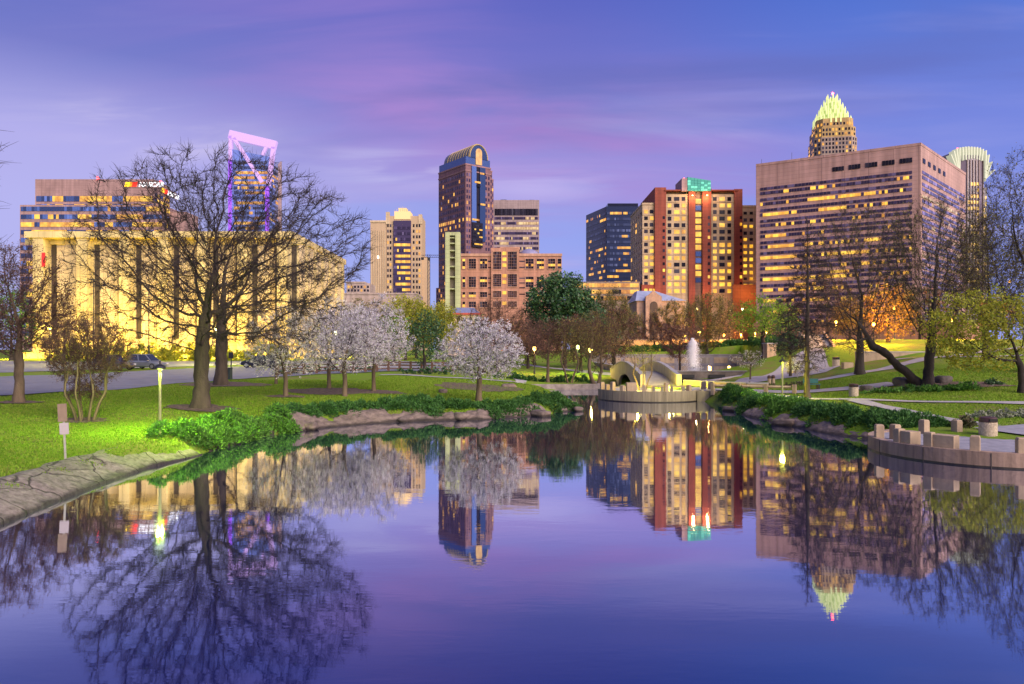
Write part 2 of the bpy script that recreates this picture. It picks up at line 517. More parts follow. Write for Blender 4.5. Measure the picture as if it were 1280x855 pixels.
M_wood = mat('fence_wood', (.11, .06, .042), .85, .3, 4, streak=(1, 1, .3))

def water_mat():
    m, nt, b = _nt('still_water')
    N, L = nt.nodes, nt.links
    N.remove(b)
    tc = N.new('ShaderNodeTexCoord')
    def wave(sx, sy, sc, det):
        mp = N.new('ShaderNodeMapping'); mp.inputs['Scale'].default_value = (sx, sy, 1)
        L.new(tc.outputs['Object'], mp.inputs[0])
        n = N.new('ShaderNodeTexNoise'); n.inputs['Scale'].default_value = sc; n.inputs['Detail'].default_value = det; n.inputs['Distortion'].default_value = .4
        L.new(mp.outputs[0], n.inputs[0]); return n.outputs[0]
    w1 = wave(.6, 1.6, .9, 3)
    w2 = wave(.8, 3.0, 3.2, 2)
    a = N.new('ShaderNodeMath'); a.operation = 'MULTIPLY_ADD'; a.inputs[1].default_value = .22
    L.new(w2, a.inputs[0]); L.new(w1, a.inputs[2])
    # breeze patches: ripples come and go over the pond
    patch = N.new('ShaderNodeMapRange'); patch.inputs[1].default_value = .42; patch.inputs[2].default_value = .72
    patch.inputs[3].default_value = .25; patch.inputs[4].default_value = 1.0
    L.new(wave(.5, 1.0, .16, 3), patch.inputs[0])
    bp = N.new('ShaderNodeBump'); bp.inputs['Distance'].default_value = .05
    st = N.new('ShaderNodeMath'); st.operation = 'MULTIPLY'; st.inputs[1].default_value = .07
    L.new(patch.outputs[0], st.inputs[0]); L.new(st.outputs[0], bp.inputs['Strength'])
    L.new(a.outputs[0], bp.inputs['Height'])
    gl = N.new('ShaderNodeBsdfGlossy'); gl.inputs['Roughness'].default_value = .025
    gl.inputs['Color'].default_value = (.90, .93, 1.0, 1)
    L.new(bp.outputs[0], gl.inputs['Normal'])
    df = N.new('ShaderNodeBsdfDiffuse'); df.inputs['Color'].default_value = (.002, .007, .085, 1)
    lw = N.new('ShaderNodeLayerWeight'); lw.inputs['Blend'].default_value = .5
    L.new(bp.outputs[0], lw.inputs['Normal'])
    fr = N.new('ShaderNodeMapRange'); fr.interpolation_type = 'SMOOTHSTEP'
    fr.inputs[1].default_value = .54; fr.inputs[2].default_value = .84; fr.inputs[3].default_value = .24; fr.inputs[4].default_value = .90
    L.new(lw.outputs['Facing'], fr.inputs[0])
    mx = N.new('ShaderNodeMixShader')
    L.new(fr.outputs[0], mx.inputs[0]); L.new(df.outputs[0], mx.inputs[1]); L.new(gl.outputs[0], mx.inputs[2])
    L.new(mx.outputs[0], N['Material Output'].inputs[0])
    return m
M_water = water_mat()

# ---------------------------------------------------------------- ground, water, roads and paths
def steps(*seg):
    out = []
    for a, b, d in seg: out += list(np.arange(a, b, d))
    return np.array(out + [seg[-1][1]])
def make_ground():
    xs = steps((-4000, -1000, 600), (-1000, -300, 100), (-300, -90, 15), (-90, -34, 2), (-34, 48, .55), (48, 90, 2), (90, 300, 15), (300, 1000, 100), (1000, 4000, 600))
    ys = steps((-2000, -200, 300), (-200, -20, 20), (-20, 6, 1.5), (6, 80, .55), (80, 160, 1.2), (160, 300, 8), (300, 1000, 70), (1000, 5000, 500))
    X, Y = np.meshgrid(xs, ys)
    Z = gz(X, Y)
    V = np.stack([X.ravel(), Y.ravel(), Z.ravel()], 1)
    nx, ny = len(xs), len(ys)
    i = (np.arange(ny - 1)[:, None] * nx + np.arange(nx - 1)[None, :]).ravel()
    Fq = np.stack([i, i + 1, i + nx + 1, i + nx], 1)
    o = np_mesh('ground', V, Fq, M_lawn, smooth=True)
    props(o, 'lawns and earth of the park around the pond', None, None, 'structure')
make_ground()
def sheet(name, left, right, m, lift=.05, n=None, k=6, label=None):
    """surface between two edge polylines, following the ground"""
    def resample(pl, n):
        pl = np.array(pl, float); s = np.r_[0, np.cumsum(np.hypot(*np.diff(pl, axis=0).T))]
        q = np.linspace(0, s[-1], n)
        return np.stack([np.interp(q, s, pl[:, 0]), np.interp(q, s, pl[:, 1])], 1)
    ln = np.hypot(*np.diff(np.array(left, float), axis=0).T).sum()
    n = n or max(4, int(ln / .6))
    a, b = resample(left, n), resample(right, n)
    t = np.linspace(0, 1, k)[None, :, None]
    P = a[:, None, :] * (1 - t) + b[:, None, :] * t
    z = gz(P[..., 0], P[..., 1]) + lift
    V = np.concatenate([P, z[..., None]], -1).reshape(-1, 3)
    i = (np.arange(n - 1)[:, None] * k + np.arange(k - 1)[None, :]).ravel()
    o = np_mesh(name, V, np.stack([i, i + 1, i + k + 1, i + k], 1), m, smooth=True)
    props(o, label, None, None, 'structure')
    return o
def strip(name, pts, w, m, lift=.055, label=None):
    p = np.array(pts, float)
    # smooth the centre line
    for _ in range(3):
        q = [p[0]]
        for a, b in zip(p[:-1], p[1:]): q += [a * .75 + b * .25, a * .25 + b * .75]
        q.append(p[-1]); p = np.array(q)
    t = np.gradient(p, axis=0); t /= np.linalg.norm(t, axis=1)[:, None]
    nrm = np.stack([-t[:, 1], t[:, 0]], 1) * w / 2
    sheet(name, p + nrm, p - nrm, m, lift, label=label)
def make_water():
    V = [(-16, 1, 0), (46, 1, 0), (46, 100, 0), (-16, 100, 0)]
    o = np_mesh('pond_water', V, np.array([[0, 1, 2, 3]]), M_water)
    props(o, 'dark blue mirror-still pond', None, None, 'structure')
    V = [(16.2, 100.1, 1.08), (38, 100.1, 1.08), (44, 141.7, 1.08), (16.2, 141.7, 1.08)]
    o = np_mesh('upper_pool_water', V, np.array([[0, 1, 2, 3]]), M_water)
    props(o, 'raised pool of water around the fountain', None, None, 'structure')
make_water()
near_edge = [(-60, 36), (-40, 37.5), (-28, 39.5), (-27.3, 47.6), (-25.2, 54.4), (-23.4, 62.5), (-21, 67.5), (-14, 71), (-8, 74), (4, 80), (16, 90)]
# road and car park left of the pond
sheet('road', [(-75, 36), (-60, 36.2), (-40, 37.8), (-30, 40.5), (-26.8, 47.6), (-24.8, 54.4), (-22.8, 62.5), (-19, 68.2), (-12, 72.6), (-6, 76)],
      [(-75, 62), (-60, 63), (-48, 66), (-42, 72), (-40, 79), (-37, 86), (-33, 92), (-27, 95), (-20, 97), (-10, 99)], M_asph, .06, n=90, k=26, label='grey road beside the park')
sheet('parking_lot', [(-70, 72), (-55, 74), (-47, 82), (-44, 89), (-38, 96), (-27, 99), (-10, 103)],
      [(-80, 112), (-66, 112), (-55, 112), (-46, 112), (-38, 112), (-27, 114), (-8, 118)], M_asph, .055, n=60, k=26, label='car park in front of the columned hall')
strip('path', [(-12.2, 66.6), (-6, 65.8), (0, 66), (1.2, 72), (0, 79)], 1.1, M_pave, label='pale footpath below the wooden fence')
strip('path', [(2, 128), (5, 112), (9, 98), (11.5, 92), (13.2, 83.5)], 2.4, M_pave, label='pale path sloping down behind the bridge')
strip('path', [(14.4, 59.0), (17, 55.6), (20, 53.8), (23.5, 53.4), (28.5, 53.6)], 2.2, M_pave, .06, label='concrete walk from the footbridge to the bin')
strip('path', [(17.8, 53.5), (18.8, 48.5), (19.8, 46), (23, 43), (28, 41.2), (36, 41), (50, 42), (70, 44)], 1.2, M_pave, .06, label='narrow pale path crossing the right-hand lawn')
strip('path', [(21.0, 44.0), (20.6, 39), (20.9, 35), (21.3, 32)], 1.1, M_pave, .065, label='short path down to the near round terrace')
sheet('path', [(19.8, 30.9), (23, 32.6), (27, 33.6), (34, 34.5)], [(21.2, 28.0), (24, 29.4), (28, 30.6), (35, 31.6)], M_brickpave, .06, label='grey paving running on from the near terrace')
strip('path', [(24.5, 61.5), (29, 61.2), (33, 62.5), (38, 66.5), (46, 74), (60, 82)], 1.3, M_pave, .06, label='curved path climbing the right-hand lawn')
sheet('plaza', [(20.2, 66.5), (22.6, 71.5), (26.4, 78), (31.5, 84.5), (36.6, 89.6)], [(29, 66.5), (33.6, 71.5), (34.6, 76), (35.8, 81.5), (38.6, 89.6)], M_pave, .06, k=16, label='pale paved plaza below the steps')
strip('path', [(36, 68.5), (46, 69.8), (58, 70)], 1.0, M_pave, .06, label='short pale path on the lawn behind the leaning tree')
sheet('street', [(-20, 158), (10, 157), (40, 158), (80, 140), (150, 128)], [(-20, 172), (10, 171), (46, 172), (86, 152), (150, 140)], M_asph, .06, n=60, k=8, label='street behind the park under orange lamps')
def mulch(cx, cy, rx, ry, label):
    n = 64; rings = 6
    V = []; 
    for k in range(rings + 1):
        for j in range(n):
            a = 2 * math.pi * j / n
            w = k / rings * (1 + .30 * mnoise.noise((math.cos(a) * 1.3 + cx, math.sin(a) * 1.3 + cy, 0)) + .22 * mnoise.noise((math.cos(a) * 5 + cx, math.sin(a) * 5 + cy, 4)))
            x, y = cx + rx * w * math.cos(a), cy + ry * w * math.sin(a)
            V.append((x, y, 0))
    V = np.array(V); V[:, 2] = gz(V[:, 0], V[:, 1]) + .045
    V[:n, 2] += .05
    i = (np.arange(rings)[:, None] * n + np.arange(n)[None, :]).ravel(); j = (np.arange(rings)[:, None] * n + (np.arange(n)[None, :] + 1) % n).ravel()
    o = np_mesh('mulch', V, np.stack([i, i + n, j + n, j], 1), M_mulch, smooth=True)
    props(o, label, None, None, 'structure')
# ---------------------------------------------------------------- buildings
M_lit = litmat('lit_window', (.95, .28, .015), (1.0, .52, .06), .2, .8)
M_lity = litmat('lit_window_bright', (1.0, .38, .015), (1.0, .58, .05), .3, .9)
M_litp = litmat('lit_window_pale', (.9, .45, .14), (1.0, .70, .32), .2, .6)
def glass(name, col, rough=.12, metal=.0, spec=.4):
    """window glass: some panes have blinds down, some have sky reflection put into their colour"""
    if name in _mats: return _mats[name]
    m, nt, b = _nt(name)
    N, L = nt.nodes, nt.links
    oi = N.new('ShaderNodeObjectInfo'); g = N.new('ShaderNodeNewGeometry')
    a = N.new('ShaderNodeMath'); a.operation = 'ADD'
    L.new(oi.outputs['Random'], a.inputs[0]); L.new(g.outputs['Random Per Island'], a.inputs[1])
    f = N.new('ShaderNodeMath'); f.operation = 'FRACT'; L.new(a.outputs[0], f.inputs[0])
    cr = N.new('ShaderNodeValToRGB'); cr.color_ramp.interpolation = 'CONSTANT'
    for _ in range(2): cr.color_ramp.elements.new(.5)
    for e, (p, k, w) in zip(cr.color_ramp.elements, ((0, .75, 0), (.45, 1.25, 0), (.74, 1.9, .006), (.92, 2.6, .03))):
        e.position = p; e.color = (*[min(1, c * k + w) for c in col], 1)
    L.new(f.outputs[0], cr.inputs[0]); L.new(cr.outputs[0], b.inputs['Base Color'])
    b.inputs['Roughness'].default_value = rough; b.inputs['Metallic'].default_value = metal; b.inputs['Specular IOR Level'].default_value = spec
    _mats[name] = m
    return m
M_gdark = glass('dark_glass', (.016, .014, .024), spec=.15)
M_gblue = glass('blue_glass', (.05, .085, .22), metal=.35)
M_gviolet = glass('violet_glass', (.045, .032, .075), spec=.25)
M_gnavy = glass('navy_glass', (.016, .022, .055), spec=.3)
def mwall(name, col, var=.10):
    """masonry: slow mottling, rain streaks and fine panel joints"""
    if name in _mats: return _mats[name]
    m = mat(name, col, .8, min(.3, var * 1.6), .10, detail=8)
    nt = m.node_tree; N, L = nt.nodes, nt.links
    b = N['Principled BSDF']; src = b.inputs['Base Color'].links[0].from_socket
    tc = N.new('ShaderNodeTexCoord'); mp = N.new('ShaderNodeMapping'); mp.inputs['Scale'].default_value = (1, 1, .06)
    L.new(tc.outputs['Object'], mp.inputs[0])
    n = N.new('ShaderNodeTexNoise'); n.inputs['Scale'].default_value = .7; n.inputs['Detail'].default_value = 6; L.new(mp.outputs[0], n.inputs[0])
    r = N.new('ShaderNodeMapRange'); r.inputs[1].default_value = .35; r.inputs[2].default_value = .65; r.inputs[3].default_value = .78; r.inputs[4].default_value = 1.08
    L.new(n.outputs[0], r.inputs[0])
    sp = N.new('ShaderNodeSeparateXYZ'); L.new(tc.outputs['Object'], sp.inputs[0])
    ad = N.new('ShaderNodeMath'); ad.operation = 'ADD'; L.new(sp.outputs[0], ad.inputs[0]); L.new(sp.outputs[1], ad.inputs[1])
    cb = N.new('ShaderNodeCombineXYZ'); L.new(ad.outputs[0], cb.inputs[0]); L.new(sp.outputs[2], cb.inputs[1])
    br = N.new('ShaderNodeTexBrick'); br.inputs['Scale'].default_value = 1.0; br.inputs['Brick Width'].default_value = 2.6; br.inputs['Row Height'].default_value = 1.4
    br.inputs['Mortar Size'].default_value = .045; br.offset = 0
    br.inputs['Color1'].default_value = (1, 1, 1, 1); br.inputs['Color2'].default_value = (.9, .9, .9, 1); br.inputs['Mortar'].default_value = (.62, .62, .62, 1)
    L.new(cb.outputs[0], br.inputs[0])
    x = N.new('ShaderNodeMix'); x.data_type = 'RGBA'; x.blend_type = 'MULTIPLY'; x.inputs[0].default_value = 1
    L.new(src, x.inputs[6]); L.new(r.outputs[0], x.inputs[7])
    y = N.new('ShaderNodeMix'); y.data_type = 'RGBA'; y.blend_type = 'MULTIPLY'; y.inputs[0].default_value = 1
    L.new(x.outputs[2], y.inputs[6]); L.new(br.outputs['Color'], y.inputs[7]); L.new(y.outputs[2], b.inputs['Base Color'])
    return m
class Bld:
    CAP = 100
    def __init__(s, name, label, X, Y, z=0, rz=0.0, cat='building', group=None):
        s.o = empty(name, (X, Y, z), rz, label, cat, group)
        s.wins = []; s.cache = {}
    def part(s, name, mb, mats, **k): return mb.build(name, mats, s.o, **k)
    def win(s, x, y, z, th, w, h, m): s.wins.append((x, y, z, th, w, h, m))
    def grid(s, x, y, th, us, zs, w, h, lit, off=.05, mats=(None, None)):
        """windows at distances us along a face starting at (x,y) and heights zs (centres); th = face turn, 0 faces -Y"""
        dm, lm = mats[0] or M_gdark, mats[1] or M_lit
        c, sn = math.cos(th), math.sin(th)
        for z in zs:
            for u in us:
                m = lm if (lit(u, z) if callable(lit) else random.random() < lit) else dm
                s.win(x + c * u + sn * off, y + sn * u - c * off, z, th, w, h, m)
    def ribbon(s, x, y, th, u0, u1, z0, h, cell, lit, mats, off=.06, d=.12, name='window_band'):
        """one storey's strip of glazing as one part; lit(u) or a share; cells differ"""
        mb = MB(); n = max(1, round((u1 - u0) / cell)); c = (u1 - u0) / n
        state = False
        for k in range(n):
            if callable(lit): on = lit(u0 + (k + .5) * c)
            else:
                if random.random() < .35: state = random.random() < lit
                on = state
            mb.box(u0 + k * c + .04 * c, u0 + (k + 1) * c - .04 * c, -off - d, -off, z0, z0 + h, 1 if on else 0)
        return mb.build(name, mats, s.o, loc=(x, y, 0), rz=th)
    def done(s):
        w = s.wins
        if len(w) > s.CAP:
            w = sorted(w, key=lambda t: -t[4] * t[5] - t[2] * 1e-3)
        for x, y, z, th, ww, h, m in w[:s.CAP]:
            k = (round(ww, 3), round(h, 3), m.name)
            if k not in s.cache: s.cache[k] = MB().box(-ww / 2, ww / 2, -.06, .06, -h / 2, h / 2).mesh('window', m)
            o = bpy.data.objects.new('window', s.cache[k]); COL.objects.link(o)
            o.parent = s.o; o.location = (x, y, z); o.rotation_euler = (0, 0, th)
        rest = w[s.CAP:]
        if rest:
            mb = MB(); ms = []
            for x, y, z, th, ww, h, m in rest:
                if m not in ms: ms.append(m)
                c, sn = math.cos(th), math.sin(th); i = len(mb.v)
                q = MB().box(-ww / 2, ww / 2, -.06, .06, -h / 2, h / 2, ms.index(m))
                mb.v += [(x + c * a - sn * b, y + sn * a + c * b, z + e) for a, b, e in q.v]
                mb.f += [tuple(i + t for t in f) for f in q.f]; mb.m += q.m
            props(mb.build('window', ms, s.o), None, None, None, 'stuff')
def beacon(parent, x, y, z, k=14, r=.45):
    mb = MB().lathe([(r * .5, z), (r, z + r * .6), (r, z + r * 1.4), (r * .4, z + r * 2)], (x, y), 10)
    return mb.build('beacon', emit('red_beacon', (1, .05, .06), k), parent)

# --- columned hall in warm floodlight, left
def hall():
    d0 = 132.0
    x0, x1 = ax(30, d0), ax(366, d0)
    L = x1 - x0
    z0 = 2.0
    H = az_(289, d0) - z0
    b = Bld('columned_hall', 'broad cream hall with tall square columns, floodlit yellow, beyond the car park', x0, d0, z0)
    Mc = mwall('hall_stone', (.56, .46, .25), .16)
    Mp = mwall('hall_panel', (.54, .44, .30), .2)
    Md = mwall('hall_gap_shadow', (.05, .04, .035))
    D = 42.0
    b.part('wall', MB().box(1.6, L - .3, 2.6, D, 0, H - .3), Mp)
    b.part('roof', MB().box(0, L, 0, D + .5, H - 1.15, H), Mc)
    b.part('plinth', MB().box(.6, L + .2, -1.2, D, 0, 1.5), Mc)
    cols = [46, 101, 154, 202, 252, 302, 352]
    for px in cols:
        c = ax(px, d0) - x0
        b.part('column', MB().box(c - .95, c + .95, .25, 2.6, 1.5, H - 1.15), Mc)
        for sgn in (-1, 1):
            b.part('shadow_gap', MB().box(c + sgn * 1.55 - .45, c + sgn * 1.55 + .45, 2.48, 2.56, 4.0, H - 1.6), Md)  # dark strips paint the shadow gaps beside each column
        b.part('lintel', MB().box(c - 3.6, c + 3.6, 2.1, 2.58, H - 2.1, H - 1.152), Mc)
    for k, px in enumerate(cols[:-1]):
        a, c = ax(px, d0) - x0, ax(cols[k + 1], d0) - x0
        b.part('panel', MB().box(a + 2.2, c - 2.2, 2.35, 2.56, 3.4, H - 2.6), Mp)
    for k in range(7):
        yy = 3.2 + k * 6
        b.part('side_pilaster', MB().box(L - .3, L + .12, yy - .35, yy + .35, 1.5, H - 1.15), Mc)
    # red banner by the first column
    b.part('banner', MB().box(ax(54, d0) - x0 - .25, ax(54, d0) - x0 + .25, -.05, .22, az_(333, d0) - z0, az_(316, d0) - z0), emit('red_banner', (1, .03, .04), .5))
    # floodlights on short stakes at its foot
    for k, px in enumerate(cols):
        u = ax(px, d0) - x0
        b.part('floodlight', MB().box(u - .25, u + .25, -6.7, -6.4, .2, .6), M_metal)
        point_light('flood_and_fill_lamp', (x0 + u, d0 - 6.2, z0 + 1.2), (1.0, .64, .04), 4200, .3)
        point_light('flood_and_fill_lamp', (x0 + u + 3.6, d0 - 9, z0 + 8.5), (1.0, .66, .06), 700, .3)  # added fill lamp in mid-air, without a fixture, to brighten the upper facade
    for k in range(4):
        point_light('flood_and_fill_lamp', (x0 + L + 7, d0 + 4 + k * 10, z0 + 1.5), (1.0, .64, .04), 3000, .3)
    b.done()
hall()
# --- stepped office with a lit sign, far left
def office_left():
    d = 400.0
    X0 = ax(28, d)
    b = Bld('stepped_office', 'stepped brown office block with blue glass bands and a lit roof sign', X0, d)
    Mw = mwall('office_brown_stone', (.37, .225, .22), .1)
    xu0, xu1 = ax(44, d) - X0, ax(192, d) - X0
    zl, zu = az_(257, d), az_(224, d)
    D = 22
    xl1 = ax(206, d) - X0
    b.part('wall', MB().box(0, xl1, -2, D, 0, zl), Mw)
    b.part('tower', MB().box(xu0, xu1, 0, D - 3, zl - .5, zu), Mw)
    b.part('stair_tower', MB().box(xl1, xl1 + 9, 6, D, 0, az_(262, d)), Mw)
    R1 = [M_gblue, M_lity]
    z = zu - 9.2
    for k, lit in enumerate((.55, .45)):
        b.ribbon(xu0, 0, 0, .6, xu1 - xu0 - .5, z - 3.2, 3.0, 1.5, lit, R1)
        z -= 4.5
    for k in range(3): b.ribbon(xu1, 0, R(90), 1, D - 4, zu - 9 - k * 3.0, 1.6, 1.4, .6, R1)
    z = zl - .9
    for k in range(17):
        b.ribbon(0, -2, 0, .5, xl1 - .5, z - 2.6, 2.5, 1.5, (.15, .62, .75, .25, .6, .5)[k % 6], R1)
        b.ribbon(xl1, -2, R(90), .5, 7.5, z - 2.6, 2.2, 1.6, .4, R1)
        z -= 4.3
    def sign(par, size):
        bars = MB()
        for i, c in enumerate((0, 0, 1, 2, 2)):
            x = i * .52 * size
            sl = .28 * size
            bars.extrude([(x, 0, 0), (x + .44 * size, 0, 0), (x + .44 * size + sl, 0, size), (x + sl, 0, size)], (0, -.3, 0), (0, 0, 0), c)
        bars.build('sign_bar', [emit('sign_yellow', (1, .65, .02), .9), emit('sign_orange', (1, .25, .01), .9), emit('sign_red', (1, .03, .01), .9)], par)
        cu = bpy.data.curves.new('sign_lettering', 'FONT')
        cu.body = 'NASCAR'; cu.size = size * 1.38; cu.extrude = .15; cu.shear = .25; cu.offset = .06
        cu.materials.append(emit('sign_white', (.92, .95, 1), 1.2))
        tf = bpy.data.objects.new('sign_lettering', cu)
        t = bpy.data.objects.new('sign_lettering', bpy.data.meshes.new_from_object(tf)); COL.objects.link(t)
        bpy.data.objects.remove(tf)
        t.parent = par; t.location = (3.0 * size, -.1, 0); t.rotation_euler = (R(90), 0, 0)
    f = bpy.data.objects.new('roof_sign', MB().box(-.3, 19.5, 0, .15, -.5, 3.4).mesh('roof_sign', Mw)); COL.objects.link(f)
    f.parent = b.o; f.location = (ax(156, d) - X0, -.2, az_(233.5, d))
    sign(f, 2.6)
    f = bpy.data.objects.new('roof_sign', MB().box(-.3, 19.5, 0, .15, -.5, 3.4).mesh('roof_sign', Mw)); COL.objects.link(f)
    f.parent = b.o; f.location = (xu1 + .2, 8, az_(236, d)); f.rotation_euler = (0, 0, R(90))
    sign(f, 2.6)
    beacon(b.o, ax(122, d) - X0, 0, zu + .1, 10, .7)
    beacon(b.o, xu1 - 1, 10, zu + .1, 10, .7)
    b.done()
office_left()
# --- tower with an open handle-shaped crown edged in violet light
def handle_tower():
    d = 600.0
    X0 = ax(288, d)
    w = ax(336, d) - X0
    D = 26.0
    b = Bld('handle_tower', 'glass skyscraper with an open sloping frame on top edged in violet light', X0, d)
    zg0, zg1 = az_(186, d), az_(196, d)
    Mg = glass('tower_glass', (.10, .14, .30), metal=.6)
    body = MB()
    body.extrude([(0, 0, 0), (w, 0, 0), (w, 0, zg1), (0, 0, zg0)], (0, 0, 0), (0, D, 0))
    b.part('wall', body, Mg)
    Rm = [glass('tower_glass_band', (.07, .09, .19), metal=.4), M_lit]
    z = 20
    while z < zg1 - 5:
        py = HY - (z - EYE) * F / d
        if py < 212: lf = .0
        elif py < 224: lf = .95
        elif py < 231: lf = .85
        elif 246 > py: lf = .55
        else: lf = (.5, .9, .5, .35)[int(z / 4.2) % 4]
        b.ribbon(0, 0, 0, 3, w - 1, z, 2.4, 1.6, lf, Rm)
        b.ribbon(w, 0, R(90), 1, D - 1, z, 2.2, 1.6, lf * .6, Rm)
        z += 4.2
    Ml = emit('violet_white_strip', (.66, .42, .86), .36)
    Mv = emit('violet_strip', (.36, .10, .95), .5)
    Mt = mwall('tower_fin', (.42, .30, .34))
    zt0, zt1 = az_(164, d), az_(178, d)
    fr = MB(); 
    def bar(p, q, t, dep, m):
        p, q = Vector(p), Vector(q); dv = (q - p).normalized(); n = Vector((-dv.z, 0, dv.x)) * t / 2
        return MB().extrude([p - n, p + n, q + n, q - n][::-1], (0, -1.2, 0), (0, dep, 0), m)
    b.part('frame_beam', bar((-1, 0, zt0 - 2.5), (w + 6, 0, zt1 - 2.5), 7.0, 3, 0), Ml)
    b.part('frame_brace', bar((3, 0, zt0 - 6), (ax(328, d) - X0, 0, az_(228, d)), 3.0, .2, 0), Ml)
    b.part('frame_brace', bar((ax(333, d) - X0, 0, zt1 - 4), (ax(328, d) - X0, 0, az_(194, d)), 2.2, 1.5, 0), Ml)
    b.part('frame_leg', MB().box(-1.2, 1.4, -1.2, 3, az_(200, d), zt0 - 4), Ml)
    b.part('frame_leg', bar((w + 4, 0, zt1 - 4), (w - .5, 0, az_(232, d)), 3.2, 2, 0), Ml)
    b.part('light_strip', MB().box(-1.4, 1.2, -1.3, 1, az_(300, d), az_(200, d)), Mv)
    b.part('light_strip', MB().box(w - 2.6, w + .2, -1.35, 1, az_(305, d), az_(233, d)), Mv)
    b.part('side_fin', MB().extrude([(w + .1, D - 2.5, 0), (w + 2.6, D - 2.5, 0), (w + 2.6, D - 2.5, az_(192, d)), (w + .1, D - 2.5, az_(196, d))], (0, 0, 0), (0, 2.5, 0)), Mt)
    b.done()
handle_tower()
# --- cream slab beside the spired tower
def cream_pair():
    d = 450.0
    Mc = mat('cream_precast', (.47, .33, .21), .8, .1, .2, streak=(2, 2, .05))
    Mc2 = mwall('cream_precast_rib', (.56, .42, .27))
    X0 = ax(463, d)
    zt = az_(278, d)
    b = Bld('ribbed_slab_tower', 'windowless cream slab with vertical ribs left of the spired tower', X0, d)
    w = ax(482.5, d) - X0
    b.part('wall', MB().box(0, w, 0, 16, 0, zt), Mc)
    for k in range(7): b.part('rib', MB().box(.35 + k * w / 7, .35 + k * w / 7 + .6, -.35, 0, 2, zt - 5), Mc2)
    b.part('parapet', MB().box(-.2, w + .2, -.45, 16, zt, zt + 1.2), Mc2)
    b.part('wall_lamp', MB().box(w * .45, w * .55, -.6, -.36, az_(323, d), az_(320, d)), emit('wall_lamp', (1, .85, .7), 2.5))
    b.done()
    X0 = ax(483, d)
    b = Bld('spired_tower', 'cream office tower with a crown of short spires and a lit central glass bay', X0, d)
    w = ax(527, d) - X0
    z1 = az_(268, d)
    b.part('wall', MB().box(0, w, 0, 20, 0, z1 - 1), Mc)
    b.part('side_wing', MB().box(w, ax(533, d) - X0, 3, 18, 0, az_(320, d)), Mc)
    ca, cb = ax(492, d) - X0, ax(514, d) - X0
    bay = MB().box(ca, cb, -.9, 0, 0, z1 - 4)
    b.part('central_bay', bay, M_gviolet)
    z = 30; k = 0
    while z < z1 - 7:
        py = HY - (z - EYE) * F / d
        lf = .95 if (354 < py < 366 or 284 < py < 290 or 296 < py < 300) else (.9 if py > 312 and k % 2 == 0 else .3 if py < 290 else .6)
        b.ribbon(ca, -.9, 0, .3, cb - ca - .3, z, 1.7, 1.05, lf, [M_gviolet, M_lity])
        z += 3.5; k += 1
    for xx in (1.0, 2.6, cb + 1.6, cb + 3.6, cb + 5.2):
        b.grid(0, 0, 0, [xx], np.arange(8, z1 - 4, 3.5), 1.0, 1.8, .22)
    b.part('corner_pier', MB().box(-.3, 1.9, -.3, 2, z1 - 6, z1 + 1.5), Mc2)
    b.part('corner_pier', MB().box(w - 1.9, w + .3, -.3, 2, z1 - 6, z1), Mc2)
    cr = MB().box(ca + .5, cb - .5, -.4, 10, z1 - 3, z1 + 1.8)
    b.part('crown', cr, emit('crown_glow', (1, .66, .30), .35))
    b.part('crown', MB().box(ca + 3, cb - 3, 0, 8, z1 + 1.8, z1 + 4), emit('crown_glow', (1, .66, .30), .35))
    for k in range(9):
        u = ca + .8 + k * (cb - ca - 1.6) / 8
        h = 3.5 - abs(k - 4) * .55
        b.part('spire', MB().tube([(u, 0, z1 + 1.8), (u, 0, z1 + 2 + h)], [.22, .03], 6), Mc2)
    b.done()
cream_pair()
def low_blocks():
    d = 320.0
    X0 = ax(408, d)
    b = Bld('low_stone_block', 'long low tan block with a plain parapet left of the cream slab', X0, d)
    Mt = mwall('tan_stone', (.44, .33, .29))
    w = ax(520, d) - X0
    b.part('wall', MB().box(0, w, 0, 25, 0, az_(368, d)), Mt)
    b.part('parapet', MB().box(-.2, w + .2, -.25, 25, az_(368, d), az_(366, d)), Mt)
    b.grid(0, 0, 0, np.arange(2, w - 1, 3.2), [10, 15], 1.4, 1.8, .2)
    b.done()
    d = 380.0
    X0 = ax(433, d)
    b = Bld('small_tan_building', 'small tan building of two window rows above the low stone block', X0, d)
    w = ax(462, d) - X0
    b.part('wall', MB().box(0, w, 0, 16, 0, az_(354, d)), Mt)
    b.part('roof', MB().box(-.3, w * .8, -.3, 16.3, az_(354, d), az_(352, d)), Mt)
    b.grid(0, 0, 0, np.arange(1.2, w - .6, 1.7), [az_(363, d), az_(358.5, d)], 1.0, 1.2, .1)
    b.done()
low_blocks()
def crane():
    d = 430.0
    o = empty('tower_crane', (ax(536, d), d, 0), 0, 'small dark construction crane with a short lattice jib by the brown tower', 'crane')
    mb = MB(); z = az_(322, d)
    for sx in (-.7, .7): mb.box(sx - .12, sx + .12, -.12, .12, 0, z + 2)
    for k in range(int(z / 2.5)): mb.tube([(-.7, 0, k * 2.5), (.7, 0, k * 2.5 + 2.5)], .08, 4)
    mb.build('mast', M_metal, o)
    mb = MB()
    for dz in (0, 1.4): mb.box(-4.5, 8, -.12, .12, z + dz, z + dz + .22)
    for k in range(10): mb.tube([(-4.5 + k * 1.25, 0, z), (-3.25 + k * 1.25, 0, z + 1.4)], .08, 4)
    mb.build('jib', M_metal, o)
    MB().box(-4.6, -3, -.5, .5, z - 1.4, z - .1).build('counterweight', M_metal, o)
    MB().box(-.6, .7, -.8, .6, z - 1.8, z - .15).build('cab', M_metal, o)
crane()
